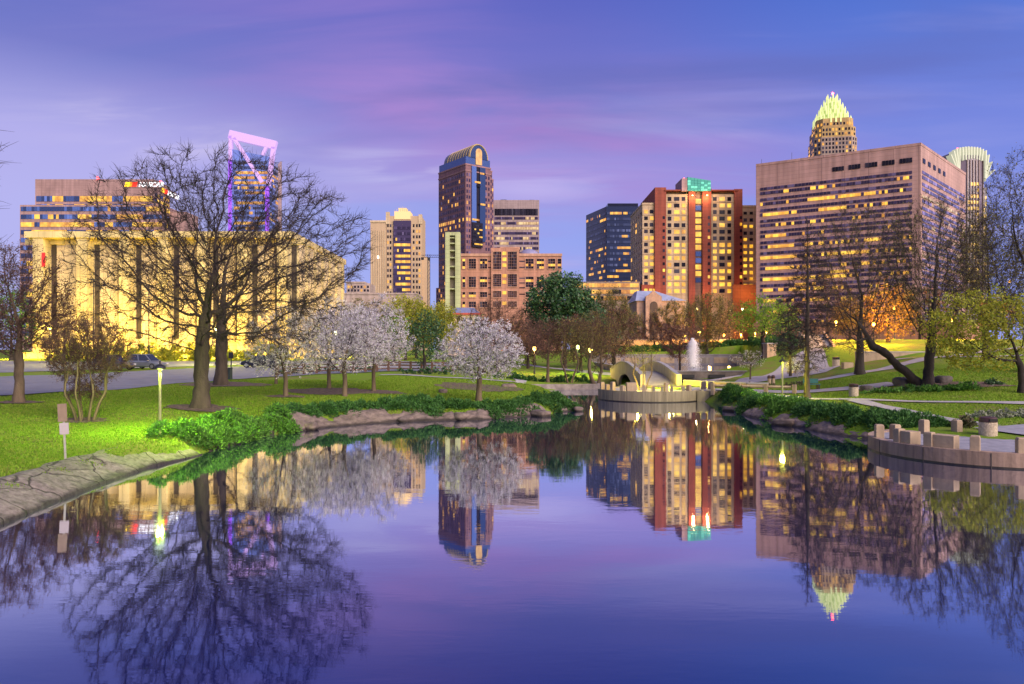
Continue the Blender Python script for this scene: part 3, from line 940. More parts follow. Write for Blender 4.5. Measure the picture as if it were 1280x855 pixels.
# --- tall brown tower with a barrel-vaulted glass top
def vault_tower():
    d = 500.0
    X0 = ax(582, d)
    rz = R(38)
    b = Bld('vaulted_tower', 'tall brown granite tower with a rounded glass vault on top', X0, d, 0, rz)
    Mw = mwall('brown_granite', (.21, .105, .125))
    Mw2 = mwall('brown_granite_light', (.30, .16, .17))
    WF, D = 21.5, 35.0                                # front width, depth
    zt = az_(204, d)
    b.part('wall', MB().box(0, WF, 0, D, 0, zt), Mw)
    b.part('cornice', MB().box(-.3, WF + .3, -.3, D + .3, zt - 5.2, zt - 4.4), Mw2)
    b.part('cornice', MB().box(-.3, WF + .3, -.3, D + .3, zt - 1.0, zt), Mw2)
    b.part('glass_storey', MB().box(.3, WF - .3, .3, D - .3, zt, az_(195, d)), M_gblue)
    # shoulders stepping down on the right
    steps_ = [(3.6, az_(207, d), 3), (7.0, az_(216, d), 6), (8.6, az_(228, d), 8)]
    px_ = WF
    for (e, zz, yo) in steps_:
        b.part('setback', MB().box(px_, WF + e, yo, D - 2, 0, zz), Mw)
        b.part('cornice', MB().box(px_, WF + e + .2, yo - .2, D - 2, zz, zz + .8), Mw2)
        th = 0
        us = np.arange(.7, e - (px_ - WF), 1.9)
        b.grid(px_, yo, 0, us, np.arange(zz - 3, 30, -3.9), 1.15, 2.0, .07, mats=(M_gviolet, M_lit))
        px_ = WF + e
    # vault along the depth, arch facing front
    zb = az_(195, d); rad = 8.0; xc = 11.2
    prof = [(xc + rad * math.cos(a), 0, zb + rad * 1.25 * math.sin(a)) for a in np.linspace(0, math.pi, 17)]
    b.part('vault', MB().extrude(prof, (0, .2, 0), (0, D - 2, 0)), glass('vault_glass', (.26, .24, .22), .2, .35))
    rib = MB()
    for k in range(9):
        y = .6 + k * 3.4
        pr = [(xc + (rad + .25) * math.cos(a), y, zb + (rad * 1.25 + .25) * math.sin(a)) for a in np.linspace(0, math.pi, 17)]
        rib.tube(pr, .18, 4)
    b.part('vault_rib', rib, mwall('gilt_rib', (.5, .36, .16)))
    pr = [(xc + (rad - .3) * math.cos(a), 0, zb + (rad * 1.22) * math.sin(a)) for a in np.linspace(0, math.pi, 17)]
    b.part('arch_rim', MB().tube(pr, .45, 5), mwall('gilt_rib', (.5, .36, .16)))
    b.part('arch_glass', MB().extrude([(xc + (rad - .6) * math.cos(a), 0, zb + (rad * 1.15) * math.sin(a)) for a in np.linspace(0, math.pi, 17)], (0, -.1, 0), (0, .2, 0)), M_gblue)
    # lit niche down the arch
    zc = az_(187, d)
    nic = [(xc - 2.6, 0, az_(203, d)), (xc + 2.6, 0, az_(203, d)), (xc + 2.6, 0, zc)] + [(xc + 2.6 * math.cos(a), 0, zc + 2.6 * math.sin(a)) for a in np.linspace(0, math.pi, 11)][1:]
    b.part('niche', MB().extrude(nic, (0, -.35, 0), (0, -.1, 0)), litmat('niche_glow', (.9, .36, .08), (1, .55, .16), .35, .6))
    # central glass bay with a dark cleft
    for (u0, u1, zz) in ((4.8, 8.6, az_(206, d)), (11.6, 16.4, az_(206, d))):
        b.part('glass_bay', MB().box(u0, u1, -.9, 0, az_(300, d), zz), M_gblue)
    b.part('cleft', MB().box(8.6, 11.6, -.15, .05, az_(308, d), az_(206, d)), M_gdark)
    b.part('atrium_glass', MB().box(4.6, 13.5, -1.6, -.95, az_(308, d), az_(277, d)), M_gdark)
    for k in range(6): b.ribbon(4.6, -1.6, 0, .3, 8.6, az_(305 - k * 4.6, d), 1.0, 1.4, .6 if k % 2 == 0 else .1, [M_gdark, M_lity])
    for (pya, u0, u1) in ((215, 11.6, 16.4), (227, 7, 12), (231.5, 8.4, 12), (254, 10.5, 16.2), (274.5, 5, 11)):
        b.ribbon(0, -1.0, 0, u0, u1, az_(pya, d), 1.3, 1.3, .95, [M_gdark, M_lit])
    # window grids: left face and slivers of the front
    zs = np.arange(zt - 7.5, 24, -3.9)
    def lit(u, z):
        py = HY - (z - EYE) * F / d
        if 269 < py < 277: return random.random() < .9
        if 277 < py < 287: return random.random() < .35
        if 249 < py < 253: return random.random() < .25
        if 310 < py < 314: return random.random() < .6
        return random.random() < .05
    b.grid(0, D, R(-90), np.arange(1.6, D - 1, 2.35), zs, 1.35, 2.2, lit, mats=(M_gviolet, M_lit))
    b.grid(0, 0, 0, [1.3, 3.3], zs, 1.25, 2.2, lit, mats=(M_gviolet, M_lit))
    b.grid(0, 0, 0, [17.6, 19.9], zs, 1.25, 2.2, lit, mats=(M_gviolet, M_lit))
    # lower wing at the left
    b.part('lower_wing', MB().box(-2.2, 0, 6, D, 0, az_(356, d)), Mw2)
    b.grid(-2.2, D, R(-90), np.arange(2, 24, 2.6), [az_(360, d), az_(367, d), az_(374, d)], 1.5, 2.2, .35)
    b.done()
vault_tower()
def flat_tower():
    d = 560.0
    X0 = ax(617, d); w = ax(674, d) - X0
    b = Bld('flat_topped_tower', 'flat-topped tan office tower with dark window bands behind the brown tower', X0, d)
    zt = az_(250, d)
    Mw = mwall('flat_tower_stone', (.34, .25, .26))
    b.part('wall', MB().box(0, w, 0, 28, 0, zt), Mw)
    b.part('plant_room', MB().box(w * .15, w * .28, 8, 14, zt, zt + 2), M_metal)
    b.part('plant_room', MB().box(w * .80, w * .90, 8, 14, zt, zt + 1.8), M_metal)
    z = zt - 9.5; k = 0
    # louvred band of narrow dark openings
    b.ribbon(0, 0, 0, .8, w - .8, zt - 12, 5.2, 1.2, 0, [M_gdark, M_lit])
    z = zt - 15.2
    while z > 40:
        py = HY - (z - EYE) * F / d
        lf = .85 if 279 < py < 290 else .3 if py < 300 else .12
        b.ribbon(0, 0, 0, .6, w - .6, z, 2.0, 1.0, lf, [M_gviolet, M_litp])
        z -= 3.9
    b.done()
flat_tower()
# --- pink mid-rise with a pale twin-pylon campanile
def pink_midrise():
    d = 250.0
    X0 = ax(573, d); w = ax(702, d) - X0
    z0 = 0
    b = Bld('pink_midrise', 'wide salmon-pink office block with big square windows and a blue dome', X0, d)
    Mw = mwall('salmon_stone', (.44, .215, .15), .08)
    Mw2 = mwall('salmon_stone_light', (.50, .28, .20), .08)
    zt = az_(317, d)
    D = 26
    b.part('wall', MB().box(0, w, 0, D, 0, zt), Mw)
    a0, a1 = ax(614, d) - X0, ax(649, d) - X0
    b.part('central_block', MB().box(a0, a1, -.8, D, 0, az_(310, d)), Mw)
    b.part('roof_step', MB().box(ax(625, d) - X0, ax(650, d) - X0, 4, D - 2, az_(310, d), az_(306.5, d)), Mw2)
    b.part('cornice', MB().box(-.2, a0, -.3, 0, zt - .9, zt), Mw2)
    b.part('cornice', MB().box(a1, w + .2, -.3, 0, zt - .9, zt), Mw2)
    c = (ax(662, d) - X0, 9)
    b.part('dome', MB().lathe([(3.9, zt), (3.85, zt + .5), (3.3, zt + 1.5), (2.2, zt + 2.3), (1.0, zt + 2.75), (.2, zt + 2.9)], c, 28), mat('dome_lead', (.22, .21, .34), .5, .15, 1), smooth=True)
    rows = [(323.5, 336), (346, 359), (365, 371.5), (377, 384)]
    cols = [(578, 581.5, 0), (586, 595, 1), (600, 609, 1), (657, 667, 1), (671, 680, 1), (685, 694, 1), (697, 701.5, 0)]
    def bigwin(x0, x1, zlo, zhi, lit, y=0.0, nx=4, nz=4):
        fr = MB(); 
        W_, H_ = x1 - x0, zhi - zlo
        pane = MB()
        for i in range(nx):
            for j in range(nz):
                on = lit and (j in lit)
                pane.box(x0 + i * W_ / nx + .05, x0 + (i + 1) * W_ / nx - .05, y - .07, y - .02, zlo + j * H_ / nz + .05, zlo + (j + 1) * H_ / nz - .05, 1 if on and random.random() < .9 else 0)
        o = pane.build('window', [M_gdark, M_lity], b.o)
        fr.box(x0 - .18, x0, y - .22, y, zlo, zhi); fr.box(x1, x1 + .18, y - .22, y, zlo, zhi)
        fr.box(x0 - .18, x1 + .18, y - .22, y, zhi, zhi + .18); fr.box(x0 - .18, x1 + .18, y - .26, y, zlo - .2, zlo)
        fr.build('frame', Mw2, o)
    for ri, (ya, yb) in enumerate(rows):
        for (xa, xb, big) in cols:
            lit = random.choice([(0, 3), (1,), (2,), (0, 2), (1, 3), (), (3,), (0,)]) if ri < 2 else random.choice([(), (), (0,)])
            nz = 4 if ri < 2 else 2
            bigwin(ax(xa, d) - X0, ax(xb, d) - X0, az_(yb, d), az_(ya, d), lit, 0, 3 if big else 1, nz)
    # central glazing: dark grids either side of a lit stair strip
    for (ya, yb) in [(315, 337), (343, 358.5), (364, 372), (377, 384)]:
        bigwin(ax(616.5, d) - X0, ax(626.5, d) - X0, az_(yb, d), az_(ya, d), (), -.8, 5, 6)
        bigwin(ax(635, d) - X0, ax(646, d) - X0, az_(yb, d), az_(ya, d), (), -.8, 5, 6)
        n = max(1, round((yb - ya) / 7))
        for k in range(n):
            y1_ = ya + k * (yb - ya) / n
            b.part('stair_window', MB().box(ax(628, d) - X0, ax(633, d) - X0, -.9, -.82, az_(y1_ + 4.2, d), az_(y1_, d)), M_lity)
    for ya in (326, 333.5, 347, 353, 359, 367):
        for (xa, xb) in ((610, 614), (649, 656)):
            b.part('slot', MB().box(ax(xa, d) - X0, ax(xb, d) - X0, -.06, -.01, az_(ya + 1.4, d), az_(ya, d)), M_gdark)
    b.done()
    d = 243.0
    X0 = ax(556.5, d)
    o = Bld('pale_campanile', 'tall slim pale green tower of two pylons with openings between, before the pink block', X0, d)
    Mg = mwall('pale_green_stone', (.44, .47, .25), .08)
    zt = az_(290, d)
    k = F / d
    w = 18.5 / k
    o.part('pylon', MB().box(0, 5.6 / k, 0, 3.5, 0, zt), Mg)
    o.part('pylon', MB().box(w - 6 / k, w, 0, 3.5, 0, zt), Mg)
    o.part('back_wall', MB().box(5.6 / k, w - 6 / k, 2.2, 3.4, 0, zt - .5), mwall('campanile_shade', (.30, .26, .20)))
    o.part('cap', MB().box(5.6 / k, w - 6 / k, .1, 3.4, zt - 1.1, zt - .02), Mg)
    for py in (296, 303, 312, 321, 332, 345, 360):
        o.part('landing', MB().box(5.6 / k, w - 6 / k, .5, 2.2, az_(py + 1.6, d), az_(py, d)), Mg)
    o.done()
pink_midrise()
def stone_house():
    d = 165.0
    X0 = ax(560, d); w = ax(598, d) - X0
    b = Bld('stone_house', 'small cream house with red-edged blue roof among yellow-green trees', X0, d, 2.2)
    z1 = az_(392, d) - 2.2
    b.part('wall', MB().box(0, w, 0, 8, 0, z1), mwall('house_cream', (.62, .52, .44)))
    r = MB(); r.extrude([(-.6, 0, z1), (w + .6, 0, z1), (w - 1.2, 4, z1 + 1.6), (1.2, 4, z1 + 1.6)], (0, -.5, 0), (0, -.3, .0))
    rf = MB()
    rf.prism([(-.6, -.6), (w + .6, -.6), (w + .6, 8.6), (-.6, 8.6)], z1, z1 + 1.5, 0, [(1.2, 2.5), (w - 1.2, 2.5), (w - 1.2, 5.5), (1.2, 5.5)])
    b.part('roof', rf, mat('slate_blue', (.16, .18, .30), .7, .2, 2))
    b.part('eaves', MB().box(-.7, w + .7, -.72, -.61, z1 - .3, z1 + .15), mwall('red_trim', (.35, .07, .06)))
    for k in range(5): b.part('window', MB().box(.8 + k * 1.35, 1.4 + k * 1.35, -.06, -.01, z1 - 2.4, z1 - .9), M_gdark)
    b.done()
stone_house()
def navy_tower():
    d = 450.0
    X0 = ax(758, d); w = ax(800, d) - X0
    b = Bld('navy_glass_tower', 'dark navy glass office tower left of the red and cream hotel', X0, d)
    zt = az_(258, d)
    D = 30
    b.part('wall', MB().prism([(0, 0), (w, 0), (w, D), (-9.6, D)], 0, zt), M_gnavy)
    b.part('roof_screen', MB().box(1, w - 1, 1, 16, zt, az_(255, d) + .6), glass('roof_navy', (.012, .014, .03)))
    def bands(py): 
        if 282 < py < 292: return .05
        if 266 < py < 282: return .55
        if 306 < py < 312: return .8
        if 318 < py < 324: return .4
        if 334 < py < 340: return .85
        if 344 < py: return .6
        return .22
    z = zt - 5
    lth = math.atan2(-D, 9.6)
    ll = math.hypot(D, 9.6)
    while z > 20:
        py = HY - (z - EYE) * F / d
        b.ribbon(0, 0, 0, .4, w - .4, z, 1.5, .9, bands(py), [glass('navy_band', (.035, .045, .10)), M_lit])
        b.ribbon(-9.6, D, lth, .4, ll - .4, z, 1.5, 1.1, bands(py) * .8, [glass('navy_band', (.035, .045, .10)), M_lit])
        z -= 3.6
    b.done()
    d = 300.0
    X0 = ax(716, d); w = ax(800, d) - X0
    b = Bld('lit_podium', 'low lit podium of shops below the navy glass tower', X0, d)
    b.part('wall', MB().box(0, w, 0, 12, 0, az_(352, d)), mwall('podium_stone', (.25, .18, .15)))
    for k in range(3): b.ribbon(0, 0, 0, .5, w - .5, az_(359 + k * 8, d), 1.6, 1.2, .7, [M_gdark, M_lit])
    b.done()
navy_tower()
# --- red and cream hotel
def hotel():
    d = 300.0
    X0 = ax(803, d)
    b = Bld('red_cream_hotel', 'cream hotel with brick-red piers and a green glass box on top', X0, d)
    Mc = mwall('hotel_cream', (.48, .35, .23), .07)
    Mr = mwall('hotel_red', (.27, .062, .040), .12)
    X = lambda px: ax(px, d) - X0
    zw = az_(256, d)
    D = 30
    zr = az_(235, d)
    b.part('wing', MB().box(0, X(820), 0, D, 0, zw), Mc)
    b.part('wing', MB().box(X(926), X(945), 0, D, 0, az_(259, d)), Mc)
    b.part('parapet', MB().box(-.2, X(820), -.25, D, zw, zw + .8), Mc)
    b.part('parapet', MB().box(X(927), X(945) + .2, -.25, D, az_(259, d), az_(259, d) + .8), Mc)
    b.part('pier', MB().box(X(818), X(832), -1.2, D + 2, 0, zr), Mr)
    b.part('pier', MB().box(X(917), X(927), -1.2, D + 2, 0, az_(237, d)), Mr)
    b.part('core', MB().box(X(831), X(918), 1.6, D, 0, az_(238, d)), Mc)
    b.part('bay', MB().box(X(832), X(860), -.6, 1.6, 0, az_(243, d)), Mc)
    b.part('bay', MB().box(X(888), X(917), -.6, 1.6, 0, az_(243, d)), Mc)
    b.part('canopy_roof', MB().box(X(830), X(860), -1.6, 4, az_(239.5, d), az_(238, d)), Mr)
    b.part('canopy_roof', MB().box(X(888), X(922), -1.6, 4, az_(239.5, d), az_(238, d)), Mr)
    b.part('centre_pier', MB().box(X(860), X(868), -1.4, 1.6, 0, az_(236, d)), Mr)
    b.part('centre_pier', MB().box(X(877), X(888), -1.4, 1.6, 0, az_(236, d)), Mr)
    b.part('stair_glass', MB().box(X(868), X(877), -.4, 1.6, 0, az_(236, d)), mwall('stair_shade', (.16, .10, .09)))
    # green glass lantern
    zb = az_(242, d)
    b.part('lantern_wall', MB().box(X(851), X(858), -1.8, 10, az_(240, d), az_(224, d)), mwall('lantern_side', (.40, .26, .28)))
    gl = MB()
    g0, g1 = X(858), X(887)
    za, zb2 = az_(222.5, d), az_(227, d)
    nx = 7
    for i in range(nx):
        for j in range(5):
            u0, u1 = g0 + i * (g1 - g0) / nx + .06, g0 + (i + 1) * (g1 - g0) / nx - .06
            zl0 = az_(240, d)
            top = za + (zb2 - za) * (i + .5) / nx
            h = (top - zl0) / 5
            gl.box(u0, u1, -2.0, -1.8, zl0 + j * h + .06, zl0 + (j + 1) * h - .06, 0 if random.random() < .7 else 1)
    b.part('lantern_glass', gl, [emit('lantern_green', (.02, .30, .25), .35), emit('lantern_green_bright', (.10, .55, .42), .5)])
    b.part('lantern_frame', MB().extrude([(g0, 0, az_(240, d)), (g1, 0, az_(240, d)), (g1, 0, zb2), (g0, 0, za)], (0, -1.8, 0), (0, 8, 0)), mwall('lantern_frame', (.10, .25, .22)))
    for u in (X(864), X(882)):
        b.part('uplight', MB().box(u - .3, u + .3, -2.4, -1.9, az_(246, d), az_(245, d)), emit('uplight_lamp', (1, .75, .45), 1.2))
        point_light('uplight_glow', (X0 + u, d - 3.6, az_(247.5, d)), (1, .55, .2), 900, .4)
    # windows
    def lit(base):
        rowp = {}
        def f(u, z):
            k = round(z, 1)
            if k not in rowp:
                py = HY - (z - EYE) * F / d
                rowp[k] = random.choice([.1, .35, .65, .95]) if py < 300 else .8
            return random.random() < rowp[k]
        return f
    zs = [az_(264.5 + k * 8.2, d) for k in range(13)]
    b.grid(X(803), 0, 0, [X(807.5), X(814.5)], zs, 1.5, 1.5, lit(0), mats=(M_gdark, M_lity))
    b.grid(X(926), 0, 0, [X(931.5) - X(926), X(939) - X(926)], [z - .8 for z in zs], 1.4, 1.4, lit(0), mats=(M_gdark, M_lity))
    zs2 = [az_(249 + k * 8.2, d) for k in range(15)]
    for (xa, us) in ((832, (836.5, 845.5, 854)), (888, (893, 902, 911))):
        f = lit(0)
        b.grid(X(xa), -.6, 0, [X(us[0]) - X(xa), X(us[2]) - X(xa)], zs2, 1.5, 1.6, f, mats=(M_gdark, M_lity))
        b.grid(X(xa), -.6, 0, [X(us[1]) - X(xa)], zs2, 2.2, 1.6, f, mats=(M_gdark, M_lity))
    for k in range(13):
        b.part('stair_window', MB().box(X(869), X(876), -.6, -.45, az_(249 + k * 8.2 + 6, d), az_(249 + k * 8.2, d)), M_lity if k not in (1, 8, 9, 12) else M_gblue)
    for (pa, pb) in ((832, 860), (888, 917)):
        for k in range(0, 15, 2):
            b.part('string_course', MB().box(X(pa) + .02, X(pb) - .02, -.78, -.603, az_(253.3 + k * 8.2, d), az_(252.6 + k * 8.2, d)), Mc)
    for (pa, pb, y_) in ((803, 818, 0), (927.5, 945, 0)):
        for k in range(0, 13, 2):
            b.part('string_course', MB().box(X(pa) + .02, X(pb) - .02, y_ - .18, y_ - .003, az_(269 + k * 8.2, d), az_(268.3 + k * 8.2, d)), Mc)
    # shaded flank
    fl = [az_(266 + k * 8.2, d) for k in range(13)]
    b.grid(0, D, R(-90), [3, 9, 15, 21, 27], fl, 2.6, 1.5, .06)
    for px in (829, 885, 925):
        b.grid(X(px), -1.4 if 850 < px < 900 else -1.2, 0, [0], zs[1:12], .9, 1.2, .12, mats=(M_gdark, M_lity))
    b.part('base', MB().box(-.4, X(834), -.5, 3, 0, az_(356, d)), Mr)
    b.part('base', MB().box(X(915), X(945) + .3, -1.5, 3, 0, az_(356, d)), mwall('base_orange', (.42, .16, .08)))
    for px in (805, 811, 816): b.part('shop_window', MB().box(X(px) , X(px + 4), -.6, -.52, az_(366, d), az_(361, d)), M_lity)
    for u in (X(812), X(930), X(880)):
        point_light('base_glow', (X0 + u, d - 7, az_(368, d)), (1, .40, .08), 900, .3)
    beacon(b.o, X(858), 4, az_(222, d), 4, .4)
    b.done()
hotel()
# --- vast brown office block, right
def brown_block():
    A = np.array([ax(945, 279), 279.0]); C = np.array([ax(1151, 250), 250.0]); E = np.array([ax(1207, 293), 293.0])
    zt = az_(181.5, 250.0)
    b = Bld('brown_office_block', 'vast brown stone office block with long ribbon windows, right of the hotel', A[0], A[1])
    Mw = mwall('rosy_stone', (.46, .275, .255), .08)
    P = [(0, 0), tuple(C - A), tuple(E - A), tuple(E - C)]
    b.part('wall', MB().prism(P, 0, zt), Mw)
    b.part('parapet', MB().prism([(p[0] * 1.002 - .1, p[1] * 1.0 - .15) for p in P], zt, zt + .9), Mw)
    thF = math.atan2(*(C - A)[::-1]); LF = np.hypot(*(C - A))
    thR = math.atan2(*(E - C)[::-1]); LR = np.hypot(*(E - C))
    Mg = [M_gviolet, M_lity]
    pitch = 4.15
    z = zt - 9.6
    runs = {0: [(.36, .45)], 1: [(.36, .74)], 2: [(.0, .22), (.40, .58)], 4: [(.06, .18)], 5: [(.07, .25), (.70, .78)], 6: [(.0, .27), (.45, .72)], 7: [(.07, .25)], 8: [(.05, .60)], 9: [(.22, .42)], 10: [(.07, .15), (.3, .45), (.52, .6)]}
    for k in range(15):
        rr = runs.get(k, [(.2, .3), (.5, .6)] if k > 10 else [])
        def lit(u, rr=rr, k=k):
            f = u / LF
            return any(a <= f <= c and random.random() < .92 for a, c in rr) or random.random() < (.16 if k < 5 else .34)
        b.ribbon(0, 0, thF, 1.6, LF - 2.6, z, 1.05, 1.25, .03, Mg)
        b.ribbon(0, 0, thF, 1.6, LF - 2.6, z - 1.75, 1.15, .95, lit, Mg)
        x, y = C - A
        e = LR - 2 - (8 if k % 5 else 0)
        Ms = [glass('pale_violet_glass', (.16, .12, .24), metal=.3), M_litp]
        b.ribbon(x, y, thR, 1.2, e, z, 1.05, 1.6, .05 if k != 2 else .8, Ms)
        b.ribbon(x, y, thR, 1.2, e, z - 1.75, 1.15, 1.6, .08, Ms)
        if e < LR - 3: b.ribbon(x, y, thR, e + 1.4, LR - 1, z - 1.75, 1.15, 1.6, .2, Ms)
        z -= pitch
    for k in range(5):                                    # short louvre groups under the parapet
        u = LF * (.49 + .098 * k)
        b.ribbon(0, 0, thF, u, u + 4.0, zt - 5.6, 1.7, .9, 0, [M_gdark, M_gdark], name='louvre') if k else b.ribbon(0, 0, thF, u, u + 4.0, zt - 5.6, 1.6, .9, 0, [M_gdark, M_gdark], name='louvre')
        x, y = C - A
        u = 2 + LR * .105 * k
        b.ribbon(x, y, thR, u, u + 3.0, zt - 5.8, 1.7, .9, 0, [M_gdark, M_gdark], name='louvre')
    for (u, h) in ((.25, 4), (.62, 5), (.05, 3)):
        b.part('aerial', MB().tube([(u * (C - A)[0], u * (C - A)[1] + 2, zt), (u * (C - A)[0], u * (C - A)[1] + 2, zt + h)], .07, 5), M_metal)
    b.part('podium', MB().prism([(-3, -6), ((C - A)[0] + 6, (C - A)[1] - 8), ((E - A)[0] + 6, (E - A)[1] - 4), (0, 0)], 0, 14), mwall('podium_brick', (.36, .17, .10)))
    b.done()
brown_block()
# --- crowned skyscraper
def crown_tower():
    d = 550.0
    b = Bld('crowned_skyscraper', 'tall skyscraper with a tiered pale green lit crown behind the brown block', ax(1040, d), d, 0, R(-12))
    Mw = mwall('crown_tower_stone', (.36, .26, .22), .08)
    Ml = mwall('crown_tower_lit', (.50, .32, .13), .08)  # warm light on the upper tiers is put into this colour
    k = d / F
    def octo(r, c=.30):
        return [(-r + c * r, -r), (r - c * r, -r), (r, -r + c * r), (r, r - c * r), (r - c * r, r), (-r + c * r, r), (-r, r - c * r), (-r, -r + c * r)]
    tiers = [(27, 240, 178, Mw), (25.5, 178, 165, Ml), (23, 165, 158, Ml)]
    for r, ya, yb, m in tiers:
        lo = 0 if ya == 240 else az_(ya, d)
        b.part('tier', MB().prism(octo(r * k * .92), lo, az_(yb, d)), m)
    for r, py, n in ((27, 181, 9), (27, 186, 9), (27, 191, 9), (27, 196, 9), (27, 201, 9), (25.5, 168.5, 9), (25.5, 174, 9), (23, 161, 8)):
        rr = r * k * .92
        us = np.linspace(-rr * .62, rr * .62, n)
        b.grid(0, -rr, 0, us, [az_(py, d)], rr * 1.24 / n * .62, 1.9, .12 if py > 178 else .3)
        b.grid(rr, 0, R(90), us, [az_(py, d)], rr * 1.24 / n * .62, 1.9, .1)
        b.grid(-rr, 0, R(-90), us, [az_(py, d)], rr * 1.24 / n * .62, 1.9, .3)
        # chamfers
        c = rr * .85
        for sg, th in ((-1, R(-45)), (1, R(45))):
            b.grid(sg * c, -c, th, [-1.5, 1.5], [az_(py, d)], 1.4, 1.9, .3)
    b.part('crown_collar', MB().prism(octo(21 * k), az_(160, d), az_(154, d)), Ml)
    Mcr = emit('crown_green', (.46, .58, .15), .42)  # floodlighting of the crown is put into its material as glow
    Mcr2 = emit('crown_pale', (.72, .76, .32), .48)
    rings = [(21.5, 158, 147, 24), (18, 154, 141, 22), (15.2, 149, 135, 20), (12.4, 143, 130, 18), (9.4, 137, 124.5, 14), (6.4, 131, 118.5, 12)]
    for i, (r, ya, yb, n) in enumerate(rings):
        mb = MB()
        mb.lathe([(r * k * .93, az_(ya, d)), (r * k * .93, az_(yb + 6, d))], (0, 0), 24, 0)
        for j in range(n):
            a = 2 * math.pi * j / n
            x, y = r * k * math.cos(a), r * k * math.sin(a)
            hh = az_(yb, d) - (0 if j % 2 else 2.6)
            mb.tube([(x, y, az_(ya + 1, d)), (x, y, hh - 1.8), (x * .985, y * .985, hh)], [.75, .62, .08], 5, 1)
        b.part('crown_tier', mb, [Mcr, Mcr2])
    beacon(b.o, 0, -2, az_(119.5, d), 5, .9)
    b.done()
crown_tower()
def fan_tower():
    d = 450.0
    k = d / F
    b = Bld('fan_topped_tower', 'bronze glass tower with a flaring fan of pale fins on top, far right', ax(1216, d), d, 0, R(6))
    Mw = mwall('bronze_mullion', (.30, .22, .20))
    zt = az_(200, d)
    hw = 17.5 * k
    b.part('wall', MB().prism([(-hw, 2), (-hw * .5, 0), (hw * .5, 0), (hw, 2), (hw, 26), (-hw, 26)], 0, zt + 3), glass('bronze_glass', (.10, .075, .10)))
    b.part('shoulder', MB().box(hw, hw + 8 * k, 4, 24, 0, az_(232, d)), glass('bronze_glass', (.10, .075, .10)))
    b.part('shoulder', MB().box(-hw - 9 * k, -hw, 4, 24, 0, az_(232, d)), glass('bronze_glass', (.10, .075, .10)))
    # fins flaring outwards from the body over the shoulders
    Mf = emit('fin_glow', (.62, .62, .46), .36)  # the fins are no lamps; a soft glow is put into their material
    Mroof = mwall('fan_roof', (.16, .14, .17))
    fan = [(-31 * k, az_(196, d)), (-27 * k, az_(190, d)), (-20 * k, az_(185.5, d)), (-8 * k, az_(183.5, d)), (8 * k, az_(184, d)), (18 * k, az_(188, d)), (23 * k, az_(196, d)), (27 * k, az_(207, d)), (30 * k, az_(214, d))]
    b.part('fan_roof', MB().extrude([(p[0] * .93, 0, p[1] - 1.2) for p in fan] + [(hw * .98, 0, az_(220, d)), (-hw * .98, 0, az_(224, d))], (0, 5, 0), (0, 22, 0)), Mroof)
    xs = np.array([p[0] for p in fan]); zs_ = np.array([p[1] for p in fan])
    for i, u in enumerate(np.linspace(-30 * k, 29 * k, 16)):
        zt_ = float(np.interp(u, xs, zs_))
        t = u / (30 * k)
        if abs(u) < hw * .95: p0 = (u * .9, -.6, zt + 1 - abs(t) * 3)
        else: p0 = (math.copysign(hw * .98, u), 0, az_(222 if u < 0 else 226, d) + (abs(u) - hw) * .2)
        b.part('fin', MB().extrude([(p0[0] - .3, p0[1], p0[2]), (p0[0] + .3, p0[1], p0[2]), (u + .35, -.8, zt_), (u - .35, -.8, zt_)], (0, 0, 0), (0, 4.5, 0)), Mf)
    for kx in range(9):
        u = -hw * .9 + kx * hw * 1.8 / 8
        b.part('mullion', MB().box(u - .25, u + .25, -.5 if abs(u) < hw * .55 else .9, .2 if abs(u) < hw * .55 else 2, 20, zt), Mw)
    z = zt - 16; kk = 0
    while z > 40:
        py = HY - (z - EYE) * F / d
        lf = .8 if py > 245 else .35 if kk % 3 else .7
        Rm = [glass('bronze_glass_band', (.085, .07, .10)), M_lity]
        b.ribbon(-hw * .5, 0, 0, .2, hw - .2, z, 2.0, 1.3, lf, Rm)
        b.ribbon(hw, 4, 0, .3, 8 * k - .2, z, 2.0, 1.3, lf, Rm) if z < az_(236, d) else None
        b.ribbon(-hw - 9 * k, 4, 0, .3, 9 * k - .2, z, 2.0, 1.3, lf, Rm) if z < az_(236, d) else None
        z -= 3.8; kk += 1
    beacon(b.o, -4, 8, az_(183, d), 4, .6)
    b.done()
fan_tower()
